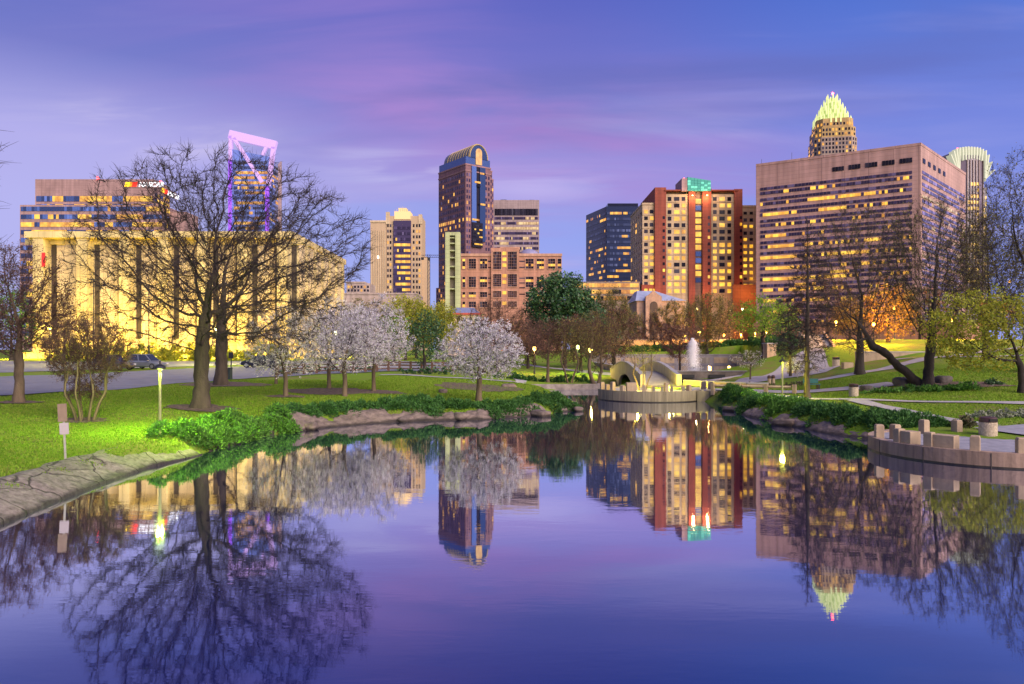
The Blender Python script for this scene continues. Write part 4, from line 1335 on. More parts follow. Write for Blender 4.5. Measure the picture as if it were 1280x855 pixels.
# --- chapel-like stone building with a blue-grey roof
def chapel():
    d = 178.0
    X0 = ax(796, d)
    z0 = 3.0
    b = Bld('stone_chapel', 'pale stone chapel with a blue-grey hipped roof and a tall arched door', X0, d, z0)
    X = lambda px: ax(px, d) - X0
    Ms = mat('chapel_stone', (.185, .145, .145), .9, .25, .9, bump=.3)
    z1 = az_(376, d) - z0
    w = X(856)
    b.part('wall', MB().box(0, w, 0, 12, 0, z1), Ms)
    rf = MB().prism([(-.4, -.4), (w + .4, -.4), (w + .4, 12.4), (-.4, 12.4)], z1, az_(362, d) - z0, 0, [(X(800), 4), (X(822), 4), (X(822), 8), (X(800), 8)])
    b.part('roof', rf, mat('chapel_roof', (.26, .29, .42), .6, .15, 1))
    xa, xb, xm = X(806), X(826), X(816)
    zp = az_(368, d) - z0
    b.part('gable', MB().extrude([(xa, 0, 0), (xb, 0, 0), (xb, 0, zp - .6), (xb - 1, 0, zp), (xm, 0, zp + .9), (xa + 1, 0, zp), (xa, 0, zp - .6)], (0, -1.2, 0), (0, -.02, 0)), Ms)
    hw = .95
    zc = az_(382, d) - z0
    b.part('door', MB().extrude([(xm - hw, 0, 0), (xm + hw, 0, 0), (xm + hw, 0, zc)] + [(xm + hw * math.cos(a), 0, zc + hw * math.sin(a)) for a in np.linspace(0, math.pi, 9)][1:], (0, -1.28, 0), (0, -1.21, 0)), mwall('door_dark', (.03, .025, .03)))
    for px in (832, 841, 849): b.part('window', MB().box(X(px), X(px + 3), -.06, -.01, 1.5, 3.2), M_gdark)
    b.done()
chapel()
# ---------------------------------------------------------------- trees
def colonize(att, nodes, par, step, infl, kill, rg, maxit=260, up=.06, jit=.18):
    """grow a branching skeleton towards the points att (space colonisation)"""
    cap = 14000
    Nn = np.zeros((cap, 3)); Pp = np.full(cap, -1)
    n = len(nodes); Nn[:n] = nodes; Pp[:n] = par
    kids = np.zeros(cap, int)
    A = att.copy()
    near = np.zeros(len(A), int); nd = np.full(len(A), 1e9)
    def update(i0, i1):
        nonlocal near, nd
        for a in range(i0, i1, 256):
            bnd = min(i1, a + 256)
            D = np.sqrt(((A[:, None, :] - Nn[None, a:bnd, :]) ** 2).sum(-1))
            j = D.argmin(1); dm = D[np.arange(len(A)), j]
            better = dm < nd
            near[better] = a + j[better]; nd[better] = dm[better]
    update(0, n)
    for it in range(maxit):
        if len(A) == 0 or n > cap - 600: break
        act = nd < infl
        if not act.any():
            k = nd.argmin(); act = np.zeros(len(A), bool); act[k] = True
        idx = near[act]
        dv = A[act] - Nn[idx]
        dv /= np.linalg.norm(dv, axis=1)[:, None] + 1e-9
        uq, inv = np.unique(idx, return_inverse=True)
        sm = np.zeros((len(uq), 3)); np.add.at(sm, inv, dv)
        sm += rg.normal(0, jit, sm.shape) * np.linalg.norm(sm, axis=1)[:, None]
        sm /= np.linalg.norm(sm, axis=1)[:, None] + 1e-9
        # keep some of the parent's direction: smooth limbs
        pp = Pp[uq]
        pd = np.where(pp[:, None] >= 0, Nn[uq] - Nn[np.maximum(pp, 0)], 0)
        pd /= np.linalg.norm(pd, axis=1)[:, None] + 1e-9
        first = kids[uq] == 0
        sm = sm + pd * np.where(first, .55, .1)[:, None]
        sm[:, 2] += up
        sm /= np.linalg.norm(sm, axis=1)[:, None] + 1e-9
        ok = kids[uq] < 3
        if not ok.any(): 
            near_bad = np.isin(near, uq); A = A[~near_bad]; nd = nd[~near_bad]; near = near[~near_bad]; continue
        new = Nn[uq[ok]] + sm[ok] * step
        m = len(new)
        if n + m > cap: break
        Nn[n:n + m] = new; Pp[n:n + m] = uq[ok]; kids[uq[ok]] += 1
        update(n, n + m); n += m
        keep = nd > kill
        A, nd, near = A[keep], nd[keep], near[keep]
    return Nn[:n], Pp[:n]
def envelope(n, shape, rad, rg, lumps=9, lumpk=.22, shell=.5):
    """points in a crown of half-axes rad about the origin"""
    L = rg.normal(size=(lumps, 3)); L /= np.linalg.norm(L, axis=1)[:, None]
    K = rg.uniform(-1, 1, lumps) * lumpk
    q = rg.normal(size=(n, 3)); q /= np.linalg.norm(q, axis=1)[:, None]
    r = rg.uniform(0, 1, n) ** shell
    r *= 1 + (np.exp(-((q[:, None, :] - L[None]) ** 2).sum(-1) / .30) * K).sum(1)
    p = q * r[:, None]
    if shape == 'vase':                                # narrow below, broad above
        t = (p[:, 2] + 1) / 2
        p[:, :2] *= (.28 + .85 * np.clip(t, 0, 1) ** .8)[:, None]
    elif shape == 'cone':
        t = np.clip((p[:, 2] + 1) / 2, 0, 1)
        p[:, :2] *= (1.25 * (1 - t) + .12)[:, None]
    elif shape == 'dome':                              # flat below
        p[:, 2] = np.where(p[:, 2] < 0, p[:, 2] * .6, p[:, 2])
    return p * np.array(rad)
def tubes(chains, name, mats, parent, sides_of):
    V = []; Fq = []; off = 0
    for P, r in chains:
        k = sides_of(r[0]); n = len(P)
        t = np.gradient(P, axis=0); t /= np.linalg.norm(t, axis=1)[:, None] + 1e-9
        mt = np.abs(t.mean(0)); ref = np.eye(3)[mt.argmin()]
        u = np.cross(t, ref); u /= np.linalg.norm(u, axis=1)[:, None] + 1e-9
        w = np.cross(t, u)
        a = np.arange(k) * 2 * math.pi / k
        rr = np.repeat(r[:, None], k, 1)
        if r[0] > .1:                                  # gnarled bark: the section is never a true circle
            for q in range(n):
                for c_ in range(k): rr[q, c_] *= 1 + .16 * mnoise.noise((math.cos(a[c_]) * 1.1 + P[q, 0], math.sin(a[c_]) * 1.1 + P[q, 1], P[q, 2] * .9)) + .07 * mnoise.noise((a[c_] * 2.5, P[q, 2] * 3.0, r[0] * 40))
        ring = P[:, None, :] + (u[:, None, :] * np.cos(a)[None, :, None] + w[:, None, :] * np.sin(a)[None, :, None]) * rr[:, :, None]
        V.append(ring.reshape(-1, 3))
        i = (np.arange(n - 1)[:, None] * k + np.arange(k)[None, :]).ravel() + off
        j = (np.arange(n - 1)[:, None] * k + (np.arange(k)[None, :] + 1) % k).ravel() + off
        Fq.append(np.stack([i, j, j + k, i + k], 1))
        off += n * k
    return np.concatenate(V), np.concatenate(Fq)
def twig_geo(p, d, L, r, rg, bend=.35):
    """three-ring, three-sided curved twigs, all at once"""
    n = len(p)
    side = rg.normal(size=(n, 3)); side -= (side * d).sum(1)[:, None] * d; side /= np.linalg.norm(side, axis=1)[:, None] + 1e-9
    b = np.cross(d, side)
    rings = []
    for s, rr in ((0, 1.0), (.5, .7), (1.0, .3)):
        c = p + d * (L * s)[:, None] + side * (L * bend * s * s)[:, None]
        for k in range(3):
            a = k * 2 * math.pi / 3
            rings.append(c + (side * math.cos(a) + b * math.sin(a)) * (r * rr)[:, None])
    V = np.stack(rings, 1).reshape(-1, 3)
    base = np.arange(n)[:, None] * 9
    F_ = []
    for q in range(2):
        for k in range(3):
            k2 = (k + 1) % 3
            F_.append(base + np.array([[q * 3 + k, q * 3 + k2, q * 3 + 3 + k2, q * 3 + 3 + k]]))
    return V, np.concatenate(F_), p + d * L[:, None] + side * (L * bend)[:, None]
def leaf_geo(p, size, rg, aspect=.6, dirs=None):
    n = len(p)
    a = rg.normal(size=(n, 3)) if dirs is None else dirs + rg.normal(0, .45, (n, 3))
    a /= np.linalg.norm(a, axis=1)[:, None] + 1e-9
    b = rg.normal(size=(n, 3)); b -= (b * a).sum(1)[:, None] * a; b /= np.linalg.norm(b, axis=1)[:, None] + 1e-9
    s = size * rg.uniform(.6, 1.35, n)
    a = a * s[:, None]; b = b * (s * aspect * .5)[:, None]
    V = np.stack([p, p + a * .5 + b, p + a, p + a * .5 - b], 1).reshape(-1, 3)
    return V, np.arange(n * 4).reshape(-1, 4)
def tree(name, label, X, Y, crown_c, rad, trunk_R, fork, n_att=900, step=.3, shape='ball', seed=1, bark=None, twigm=None, twigs=(2, .5, .010),
         leaf=None, stems=1, lean=(0, 0), group=None, infl=None, kill=None, up=.06, shell=.5, tip=.012, trunk_path=None, split=.05, flare=1.5, jit=.18, lumpk=.22, cat='tree', leaf_dir=False, z=None):
    """crown_c: centre of the crown relative to the trunk's foot; fork: height where limbs begin
    leaf = (material, per tip, size, spread, aspect)"""
    rg = np.random.default_rng(seed)
    z = g1(X, Y) - .05 if z is None else z
    o = empty(name, (X, Y, z), 0, label, cat, group)
    att = envelope(n_att, shape, rad, rg, shell=shell, lumpk=lumpk) + np.array(crown_c)
    att = att[att[:, 2] > fork * .75]
    nodes, par = [], []
    for s in range(stems):
        if trunk_path is not None: path = np.array(trunk_path[s] if stems > 1 else trunk_path, float)
        else:
            if stems == 1: foot, top = np.zeros(2), np.array(lean)
            else:
                a = 2 * math.pi * (s + rg.uniform(-.25, .25)) / stems
                foot = np.array([math.cos(a), math.sin(a)]) * .12 * stems ** .5
                top = foot + np.array([math.cos(a), math.sin(a)]) * fork * .38 + np.array(lean)
            path = np.array([(foot[0], foot[1], 0), (*(foot * .7 + top * .3), fork * .4), (*(foot * .35 + top * .65), fork * .75), (*top, fork)])
        seg = np.r_[0, np.cumsum(np.linalg.norm(np.diff(path, axis=0), axis=1))]
        q = np.linspace(0, seg[-1], max(3, int(seg[-1] / step)))
        pts = np.stack([np.interp(q, seg, path[:, k]) for k in range(3)], 1)
        pts[1:-1] += rg.normal(0, .03, pts[1:-1].shape) * min(1, trunk_R * 3)
        b0 = len(nodes)
        for k, p in enumerate(pts):
            nodes.append(p); par.append(b0 + k - 1 if k else -1)
    N_, P_ = colonize(att, np.array(nodes), np.array(par), step, infl or step * 9, kill or step * 1.8, rg, up=up, jit=jit)
    n = len(N_)
    kids = [[] for _ in range(n)]
    for i in range(n):
        if P_[i] >= 0: kids[P_[i]].append(i)
    tips = [i for i in range(n) if not kids[i]]
    e = math.log(max(3, len(tips) / stems)) / math.log(trunk_R / tip)
    e = min(3.6, max(1.6, e))
    r = np.zeros(n)
    for i in range(n - 1, -1, -1):
        if not kids[i]: r[i] = tip ** e
        if P_[i] >= 0: r[P_[i]] += r[i]
    r = r ** (1 / e)
    r = tip + (r - tip) * (trunk_R / r.max())
    r = np.maximum(tip * .8, r * (r / r.max()) ** .28)
    # root flare
    rootz = N_[:, 2]
    r *= np.where((r > trunk_R * .7) & (rootz < 1.2), 1 + (flare - 1) * np.exp(-np.maximum(rootz, 0) / (.35 + trunk_R * .6)), 1)
    thick, thin = [], []
    starts = [i for i in range(n) if P_[i] < 0]
    stack = [(None, s) for s in starts]
    while stack:
        pr, i = stack.pop()
        ch = [] if pr is None else [pr]
        cr = [] if pr is None else [min(r[pr], r[i] * 1.15)]
        while True:
            ch.append(i); cr.append(r[i])
            ks = kids[i]
            if not ks: break
            m = max(ks, key=lambda k: r[k])
            for k in ks:
                if k != m: stack.append((i, k))
            if cr[0] >= split and r[m] < split:
                stack.append((i, m)); break
            i = m
        if len(ch) > 1:
            (thick if cr[0] >= split else thin).append((N_[ch], np.array(cr)))
    sides = lambda q: 16 if q > .2 else 8 if q > .08 else 5 if q > .03 else 3
    if thick:
        V, Fq = tubes(thick, 'trunk', bark, o, sides)
        np_mesh('trunk', V, Fq, bark or M_bark, o, smooth=True)
    Vs, Fs, ms = [], [], []
    off = 0
    def add(V, F_, m):
        nonlocal off
        Vs.append(V); Fs.append(F_ + off); ms.append(np.full(len(F_), m)); off += len(V)
    tips = np.array(tips)
    small = np.where((r < max(tip * 2.6, .02)) & (P_ >= 0))[0]
    ctr = np.array(crown_c)
    if thin:
        V, Fq = tubes(thin, 'crown', None, o, sides); add(V, Fq, 0)
    ends = N_[tips]; edir = N_[tips] - N_[P_[tips]]
    if twigs:
        cnt, tl, tr = twigs
        src = np.repeat(small, cnt)
        pos = N_[src]
        d = N_[src] - N_[P_[src]]; d /= np.linalg.norm(d, axis=1)[:, None] + 1e-9
        outw = (pos - ctr) / np.array(rad); outw /= np.linalg.norm(outw, axis=1)[:, None] + 1e-9
        d = d * .7 + outw * .45 + rg.normal(0, .55, d.shape); d[:, 2] += .12
        d /= np.linalg.norm(d, axis=1)[:, None] + 1e-9
        L = tl * rg.uniform(.4, 1.4, len(pos))
        V, F_, e2 = twig_geo(pos, d, L, np.full(len(pos), tr), rg)
        add(V, F_, 0)
        ends, edir = e2, d
        if len(twigs) and cnt >= 2:                     # side twiglets
            sel = rg.random(len(pos)) < .8
            p2 = pos[sel] + d[sel] * (L[sel] * rg.uniform(.3, .7, sel.sum()))[:, None]
            d2 = d[sel] + rg.normal(0, .7, d[sel].shape); d2 /= np.linalg.norm(d2, axis=1)[:, None]
            V, F_, e3 = twig_geo(p2, d2, L[sel] * .6, np.full(sel.sum(), tr * .7), rg)
            add(V, F_, 0)
            ends = np.concatenate([ends, e3]); edir = np.concatenate([edir, d2])
    if leaf:
        lm, per, size, spread, asp = leaf
        if per < 1:
            sel = rg.random(len(ends)) < per; ends = ends[sel]; edir = edir[sel]; per = 1
        p = np.repeat(ends, per, 0) + rg.normal(0, spread, (len(ends) * per, 3))
        dd = np.repeat(edir, per, 0) if leaf_dir else None
        V, F_ = leaf_geo(p, size, rg, asp, dd)
        add(V, F_, 1)
    if Vs:
        mats = [twigm or M_twig] + ([leaf[0]] if leaf else [])
        np_mesh('crown', np.concatenate(Vs), np.concatenate(Fs), mats, o, midx=np.concatenate(ms))
    return o

L_white = leafmat('white_blossom', [(.66, .60, .68), (.46, .42, .50), (.76, .72, .77), (.34, .35, .25)], .7, .3)
L_cream = leafmat('cream_blossom', [(.66, .62, .55), (.80, .76, .74), (.42, .42, .24), (.62, .58, .60)], .7, .3)
L_dark = leafmat('dark_glossy_leaves', [(.018, .05, .018), (.035, .095, .03), (.06, .15, .045)], .45, .2, .5)
L_mid = leafmat('mid_green_leaves', [(.04, .12, .02), (.08, .20, .03), (.13, .28, .05)], .6, .35)
L_spring = leafmat('spring_green_leaves', [(.13, .27, .02), (.22, .38, .04), (.08, .18, .02)], .6, .45)
L_yel = leafmat('yellow_green_leaves', [(.30, .32, .03), (.42, .40, .05), (.18, .24, .03)], .6, .45)
L_gold = leafmat('golden_leaves', [(.40, .22, .03), (.50, .32, .05), (.28, .15, .03)], .6, .45)
L_bud = leafmat('olive_buds', [(.13, .12, .035), (.20, .18, .05), (.09, .075, .04)], .7, .3)
L_russ = leafmat('russet_buds', [(.13, .065, .05), (.17, .09, .065), (.09, .05, .045)], .8, .25)
L_jun = leafmat('juniper_sprays', [(.020, .075, .018), (.045, .13, .025), (.075, .19, .035), (.03, .09, .03)], .65, .15)
L_jun2 = leafmat('lit_juniper_sprays', [(.04, .12, .015), (.08, .21, .025), (.13, .29, .04), (.05, .13, .03)], .65, .15)  # lighter juniper copy: light on the bank is put into the colour
L_ivy = leafmat('dry_ground_cover', [(.11, .10, .04), (.07, .10, .03), (.16, .12, .07), (.05, .07, .03)], .8, .1)

def plant_trees():
    T = tree
    # the great bare oak on the left lawn and the second trunk behind it
    T('bare_tree', 'great spreading bare tree on the lawn before the columned hall, widest crown of all', ax(250, 37), 37, (0.9, 0, 7.4), (7.6, 6.4, 5.7), .345, 4.0,
      n_att=2300, step=.27, seed=3, bark=M_bark, twigs=(4, .5, .012), lumpk=.3, shell=.42, tip=.016, split=.07, up=.02, jit=.22,
      trunk_path=[(0, 0, 0), (.05, 0, 1.3), (.1, .05, 2.6), (.12, .1, 4.0), (.3, .1, 5.2)], flare=1.75, kill=.42, infl=2.6)
    T('bare_tree', 'bare tree with a straight trunk standing just behind the great spreading tree', ax(277, 54), 54, (.5, 0, 9.0), (5.2, 4.6, 6.3), .42, 4.6, n_att=800, step=.4, seed=4, bark=M_bark, twigs=(3, .6, .011), tip=.016, lumpk=.3, up=.05)
    # left edge
    T('bare_tree', 'russet-twigged bare tree by the road at the left edge, ring of mulch at its foot', ax(24, 38), 38, (-.5, 0, 4.7), (3.1, 2.6, 3.9), .22, 1.8, n_att=1300, step=.24, seed=5, bark=M_barkt, twigm=M_twigr, twigs=(7, .45, .010), tip=.012, leaf=(L_russ, 1, .08, .06, .7), shape='dome')
    T('bare_tree', 'tall bare tree at the left edge beside the near water, only branch ends in view', -14.6, 17.5, (-1.2, 0, 7.2), (3.2, 3.2, 5.0), .3, 3.4, n_att=800, step=.26, seed=6, bark=M_barkd, twigs=(2, .5, .009), tip=.011, up=.0)
    T('multi_stem_tree', 'multi-stemmed crape myrtle with tan stems fanning out on the left lawn', ax(106, 31.7), 31.7, (.1, 0, 2.75), (2.3, 1.8, 1.75), .055, 1.25, n_att=1300, step=.15, seed=7, bark=M_barkt, twigm=M_twigr, twigs=(9, .30, .009), tip=.008, stems=8, split=.028, leaf=(L_russ, .8, .055, .05, .6), shape='vase')
    # blossom trees
    bl = dict(shape='dome', twigm=M_twig, bark=M_barkt, split=.04, kill=.42)
    T('blossom_tree', 'cream blossoming pear tree nearest the great bare tree, thin single trunk', ax(357, 45), 45, (.05, 0, 3.1), (2.9, 2.5, 2.8), .13, 1.2, n_att=900, step=.24, seed=11, twigs=(2, .3, .008), leaf=(L_cream, 4, .12, .07, .5), leaf_dir=True, group=None, **bl)
    T('blossom_tree', 'pale blossoming pear tree second from the great bare tree, on a mulch bed', ax(411, 52), 52, (.1, 0, 3.7), (2.7, 2.4, 2.9), .13, 1.5, n_att=800, step=.26, seed=12, twigs=(2, .32, .009), leaf=(L_cream, 8, .10, .07, .5), leaf_dir=True, **bl)
    T('blossom_tree', 'lilac-white blossoming pear tree whose forked trunk rises behind the juniper bank', ax(431, 47), 47, (.15, 0, 3.4), (2.8, 2.4, 2.7), .14, 1.25, n_att=900, step=.24, seed=13, twigs=(2, .3, .009), leaf=(L_white, 8, .10, .07, .5), leaf_dir=True, **bl)
    T('blossom_tree', 'lilac-white blossoming pear tree at the fence end of the row', ax(467, 51), 51, (0, 0, 3.7), (2.7, 2.4, 2.8), .13, 1.6, n_att=900, step=.25, seed=14, twigs=(2, .32, .009), leaf=(L_white, 8, .105, .07, .5), leaf_dir=True, **bl)
    T('blossom_tree', 'round white blossoming tree standing alone on the bank in the middle', ax(599, 46.5), 46.5, (.1, 0, 3.0), (2.95, 2.7, 2.5), .17, 1.0, n_att=1500, step=.23, seed=15, twigs=(2, .34, .010), leaf=(L_white, 9, .10, .06, .5), leaf_dir=True, lumpk=.16, shell=.4, **bl)
    T('blossom_tree', 'slim young tree with sparse leaves beside the first blossoming pear', ax(345, 55), 55, (0, 0, 3.1), (1.3, 1.3, 1.8), .10, 1.6, n_att=300, step=.28, seed=16, twigs=(2, .3, .009), leaf=(L_bud, 1, .09, .08, .8), **bl)
    T('blossom_tree', 'tiny grey-white blossoming tree on the plaza by the upper pool', ax(938, 70), 70, (-.2, 0, 1.9), (1.7, 1.4, 1.05), .07, .9, n_att=500, step=.2, seed=17, twigs=(2, .2, .008), leaf=(L_cream, 2, .08, .08, .9), **bl)
    # evergreens and leafy trees in the middle
    T('magnolia_tree', 'dark glossy magnolia with a short trunk behind the wooden fence', ax(531, 74), 74, (0, 0, 3.5), (1.85, 1.8, 2.7), .16, 1.0, n_att=600, step=.32, seed=21, bark=M_barkd, twigs=(2, .4, .012), leaf=(L_dark, 5, .22, .22, .6), lumpk=.25)
    T('evergreen_tree', 'big dark evergreen broadleaf tree rising in the middle before the pink block', ax(706, 112), 112, (0, 0, 9.0), (5.0, 4.6, 5.4), .3, 3.2, n_att=1100, step=.55, seed=22, bark=M_barkd, twigs=(3, .6, .02), leaf=(L_dark, 8, .42, .4, .6), lumpk=.35)
    T('evergreen_tree', 'smaller dark evergreen tree tucked right of the big evergreen', ax(737, 116), 116, (0, 0, 6.0), (3.2, 2.8, 3.8), .2, 2, n_att=500, step=.55, seed=23, bark=M_barkd, twigs=(3, .5, .02), leaf=(L_dark, 8, .40, .36, .6), lumpk=.35)
    T('leafy_tree', 'yellow-green spring tree left of the cream house', ax(507, 122), 122, (0, 0, 6.2), (4.6, 3.6, 4.4), .2, 2, n_att=520, step=.55, seed=24, bark=M_barkd, twigs=(3, .6, .02), leaf=(L_yel, 7, .30, .36, .8), lumpk=.4)
    T('leafy_tree', 'taller yellow-green spring tree with a ragged top beside the cream house', ax(546, 128), 128, (0, 0, 6.0), (4.2, 3.6, 4.6), .2, 2, n_att=520, step=.55, seed=25, bark=M_barkd, twigs=(3, .6, .02), leaf=(L_yel, 7, .30, .36, .8), lumpk=.4)
    T('leafy_tree', 'dark green rounded tree between the blossoms and the magnolia', ax(492, 104), 104, (0, 0, 4.2), (2.6, 2.4, 3.0), .2, 2, n_att=250, step=.6, seed=26, bark=M_barkd, twigs=(2, .5, .02), leaf=(L_mid, 5, .30, .36, .7))
    T('leafy_tree', 'golden-budded tree above the yellow-green trees near the spired tower', ax(520, 140), 140, (0, 0, 7.6), (5.6, 4.4, 3.6), .2, 2, n_att=350, step=.7, seed=27, bark=M_barkd, twigm=M_twigy, twigs=(3, .7, .024), leaf=(L_bud, 1, .22, .3, .8))
    T('bare_tree', 'broad russet bare tree behind the round white blossom tree', ax(622, 92), 92, (0, 0, 5.4), (4.6, 3.6, 3.4), .2, 1.8, n_att=900, step=.36, seed=28, bark=M_barkd, twigm=M_twigr, twigs=(6, .55, .016), leaf=(L_russ, 1, .12, .12, .8), shape='dome')
    T('leafy_tree', 'small green tree peeping out beside the russet bare tree', ax(598, 112), 112, (0, 0, 5.0), (2.4, 2.2, 3.2), .2, 2, n_att=200, step=.6, seed=29, bark=M_barkd, twigs=(2, .5, .02), leaf=(L_mid, 4, .30, .36, .7))
    # crape myrtles left of the footbridge
    cm = dict(shape='vase', bark=M_barkt, twigm=M_twigr, split=.03, tip=.012, jit=.22)
    T('multi_stem_tree', 'crape myrtle with one orange-lit trunk at the head of the side inlet', ax(685, 74), 74, (-.1, 0, 4.4), (2.7, 2.4, 2.4), .15, 2.2, n_att=700, step=.28, seed=31, twigs=(6, .4, .011), leaf=(L_russ, 1, .10, .08, .8), stems=1, **cm)
    T('multi_stem_tree', 'crape myrtle with two pale slender stems beside the side inlet', ax(712, 73.5), 73.5, (0, 0, 4.0), (2.4, 2.2, 2.3), .09, 2.0, n_att=700, step=.26, seed=32, twigs=(5, .4, .011), leaf=(L_bud, 1, .11, .08, .8), stems=3, **cm)
    T('multi_stem_tree', 'crape myrtle with a stout dark trunk just left of the footbridge', ax(745, 72.8), 72.8, (0, 0, 4.8), (3.0, 2.6, 2.9), .2, 1.8, n_att=900, step=.28, seed=33, twigs=(5, .45, .011), leaf=(L_bud, 1, .11, .08, .8), stems=2, **cm)
    T('multi_stem_tree', 'thin multi-stemmed tree with yellow light put into its leaf colour, on the round terrace before the footbridge', ax(803, 57.0), 57.0, (-.05, 0, 2.7), (1.9, 1.5, 1.4), .06, 1.3, n_att=650, step=.17, seed=34, twigs=(2, .22, .007), leaf=(L_yel, .8, .075, .06, .7), stems=4, shape='vase', bark=M_barkt, twigm=M_twigy, split=.022, tip=.008, z=.77)  # bare tree in yellow light; the light is painted as leaf colour
    # middle distance bare trees
    md = dict(bark=M_barkd, split=.05)
    T('bare_tree', 'bare budding tree in front of the chapel roof, left of the arched door', ax(766, 120), 120, (0, 0, 8.0), (4.4, 3.8, 5.6), .24, 2.6, n_att=700, step=.5, seed=41, twigm=M_twigy, twigs=(8, .7, .024), leaf=(L_bud, 3, .18, .2, .8), shape='vase', **md)
    T('bare_tree', 'dark bare tree right of the chapel door behind the fountain', ax(850, 124), 124, (0, 0, 5.4), (3.8, 3.0, 3.6), .2, 2.0, n_att=600, step=.5, seed=42, twigm=M_twigr, twigs=(10, .6, .024), leaf=(L_russ, 2, .17, .2, .8), **md)
    T('bare_tree', 'tall bare tree with olive buds in front of the red and cream hotel', ax(884, 143), 143, (0, 0, 8.6), (6.6, 5.2, 6.6), .36, 3.2, n_att=1000, step=.6, seed=43, twigm=M_twigy, twigs=(8, .8, .026), leaf=(L_bud, 2, .22, .25, .8), shape='vase', **md)
    T('leafy_tree', 'rounded bright green tree behind the stone pylon', ax(954, 100), 100, (0, 0, 6.2), (4.6, 4.0, 3.4), .26, 2.6, n_att=800, step=.5, seed=44, twigs=(2, .5, .016), leaf=(L_spring, 5, .26, .28, .7), shape='dome', lumpk=.15, **md)
    T('cypress_tree', 'slender bare cypress with a straight mast-like trunk on the right bank', ax(1009, 47), 47, (0, 0, 6.8), (1.9, 1.8, 5.4), .17, 2.6, n_att=2000, step=.24, kill=.36, seed=45, twigm=M_twig, twigs=(5, .45, .014), tip=.018, shape='cone', bark=M_bark, split=.035, up=-.02, 
      trunk_path=[(0, 0, 0), (0, 0, 4), (.03, 0, 8), (.02, 0, 11.4)])
    T('evergreen_tree', 'small dark conifer beside the stone pylon', ax(988, 68), 68, (0, 0, 3.4), (1.9, 1.8, 2.2), .12, 1.2, n_att=400, step=.32, seed=46, twigs=(2, .4, .012), leaf=(L_dark, 5, .20, .2, .35), shape='dome', **md)
    T('bare_tree', 'upright bare tree with a dark trunk on the right lawn between cypress and leaning tree', ax(1075, 61), 61, (.1, 0, 7.8), (4.6, 3.8, 6.2), .32, 2.4, n_att=1700, step=.36, seed=47, twigm=M_twig, twigs=(5, .6, .012), leaf=(L_bud, .6, .10, .1, .8), shape='vase', **md)
    # right-hand group
    T('leaning_tree', 'dark gnarled tree leaning steeply left beside the mulch bed', ax(1149, 51.5), 51.5, (-4.6, .3, 4.6), (2.6, 2.2, 2.3), .28, 3.0, n_att=420, step=.3, seed=48, bark=M_barkd, twigs=(2, .5, .012), leaf=(L_gold, .35, .10, .1, .8), trunk_path=[(0, 0, 0), (-.7, 0, .8), (-1.6, .1, 1.55), (-2.4, .1, 2.4), (-3.3, .2, 2.9), (-3.7, .2, 3.7)], split=.05)
    T('bare_tree', 'large vase-shaped bare tree rising behind the leaning tree', ax(1160, 51), 51, (.6, 0, 7.6), (4.9, 4.2, 5.6), .33, 2.4, n_att=2400, step=.31, seed=49, twigm=M_twig, twigs=(5, .55, .011), leaf=(L_bud, .6, .10, .1, .8), shape='vase', trunk_path=[(0, 0, 0), (.05, 0, 1.2), (.15, 0, 2.4), (.25, 0, 3.4)], bark=M_barkd, split=.05)
    T('leafy_tree', 'yellow-green leafing tree with low limbs at the right edge', ax(1277, 46.5), 46.5, (-1.9, 0, 4.2), (3.6, 2.8, 2.5), .2, 1.6, n_att=800, step=.28, seed=50, bark=M_barkd, twigs=(3, .4, .010), leaf=(L_yel, 4, .16, .12, .75), lumpk=.6, kill=.6)
    T('bare_tree', 'tall dark bare tree crowding the right edge above the yellow-green tree', ax(1292, 56), 56, (-.6, 0, 10.0), (5.2, 4.4, 7.4), .4, 3.4, n_att=1900, step=.38, seed=51, bark=M_barkd, twigs=(4, .65, .013), leaf=(L_bud, .8, .12, .1, .8), lumpk=.35)
    T('bare_tree', 'dense bare tree between the vase-shaped tree and the right edge', ax(1232, 66), 66, (0, 0, 7.6), (4.4, 4.0, 5.6), .3, 3.0, n_att=1100, step=.42, seed=52, bark=M_barkd, twigm=M_twig, twigs=(7, .65, .015), leaf=(L_bud, 1, .14, .12, .8), lumpk=.35)
    T('leafy_tree', 'orange-lit golden tree behind the leaning tree', ax(1110, 92), 92, (0, 0, 4.2), (3.4, 2.8, 3.4), .2, 1.6, n_att=450, step=.45, seed=53, bark=M_barkd, twigs=(2, .5, .016), leaf=(L_gold, 4, .22, .25, .8))
    T('bare_tree', 'bare tree at the foot of the brown block behind the steps', ax(1035, 112), 112, (0, 0, 6.4), (4.6, 3.4, 4.4), .24, 2.2, n_att=600, step=.5, seed=54, bark=M_barkd, twigm=M_twigr, twigs=(7, .7, .018), shape='vase')
    T('bare_tree', 'bare tree among orange lights under the corner of the brown block', ax(1195, 100), 100, (0, 0, 6.0), (5.2, 3.6, 4.4), .24, 2.0, n_att=700, step=.46, seed=55, bark=M_barkd, twigm=M_twigr, twigs=(7, .7, .016), shape='vase')
    # behind the left road
    T('leafy_tree', 'green tree at the left end of the columned hall', ax(14, 116), 116, (0, 0, 6.6), (4.0, 3.4, 5.4), .24, 2, n_att=350, step=.6, seed=56, bark=M_barkd, twigs=(2, .5, .02), leaf=(L_mid, 5, .32, .34, .7), lumpk=.35)
    T('bare_tree', 'reddish bare tree across the road from the multi-stemmed crape myrtle', ax(80, 96), 96, (0, 0, 5.6), (3.6, 3.0, 4.0), .2, 2, n_att=500, step=.42, seed=57, bark=M_barkd, twigm=M_twigr, twigs=(3, .6, .016))
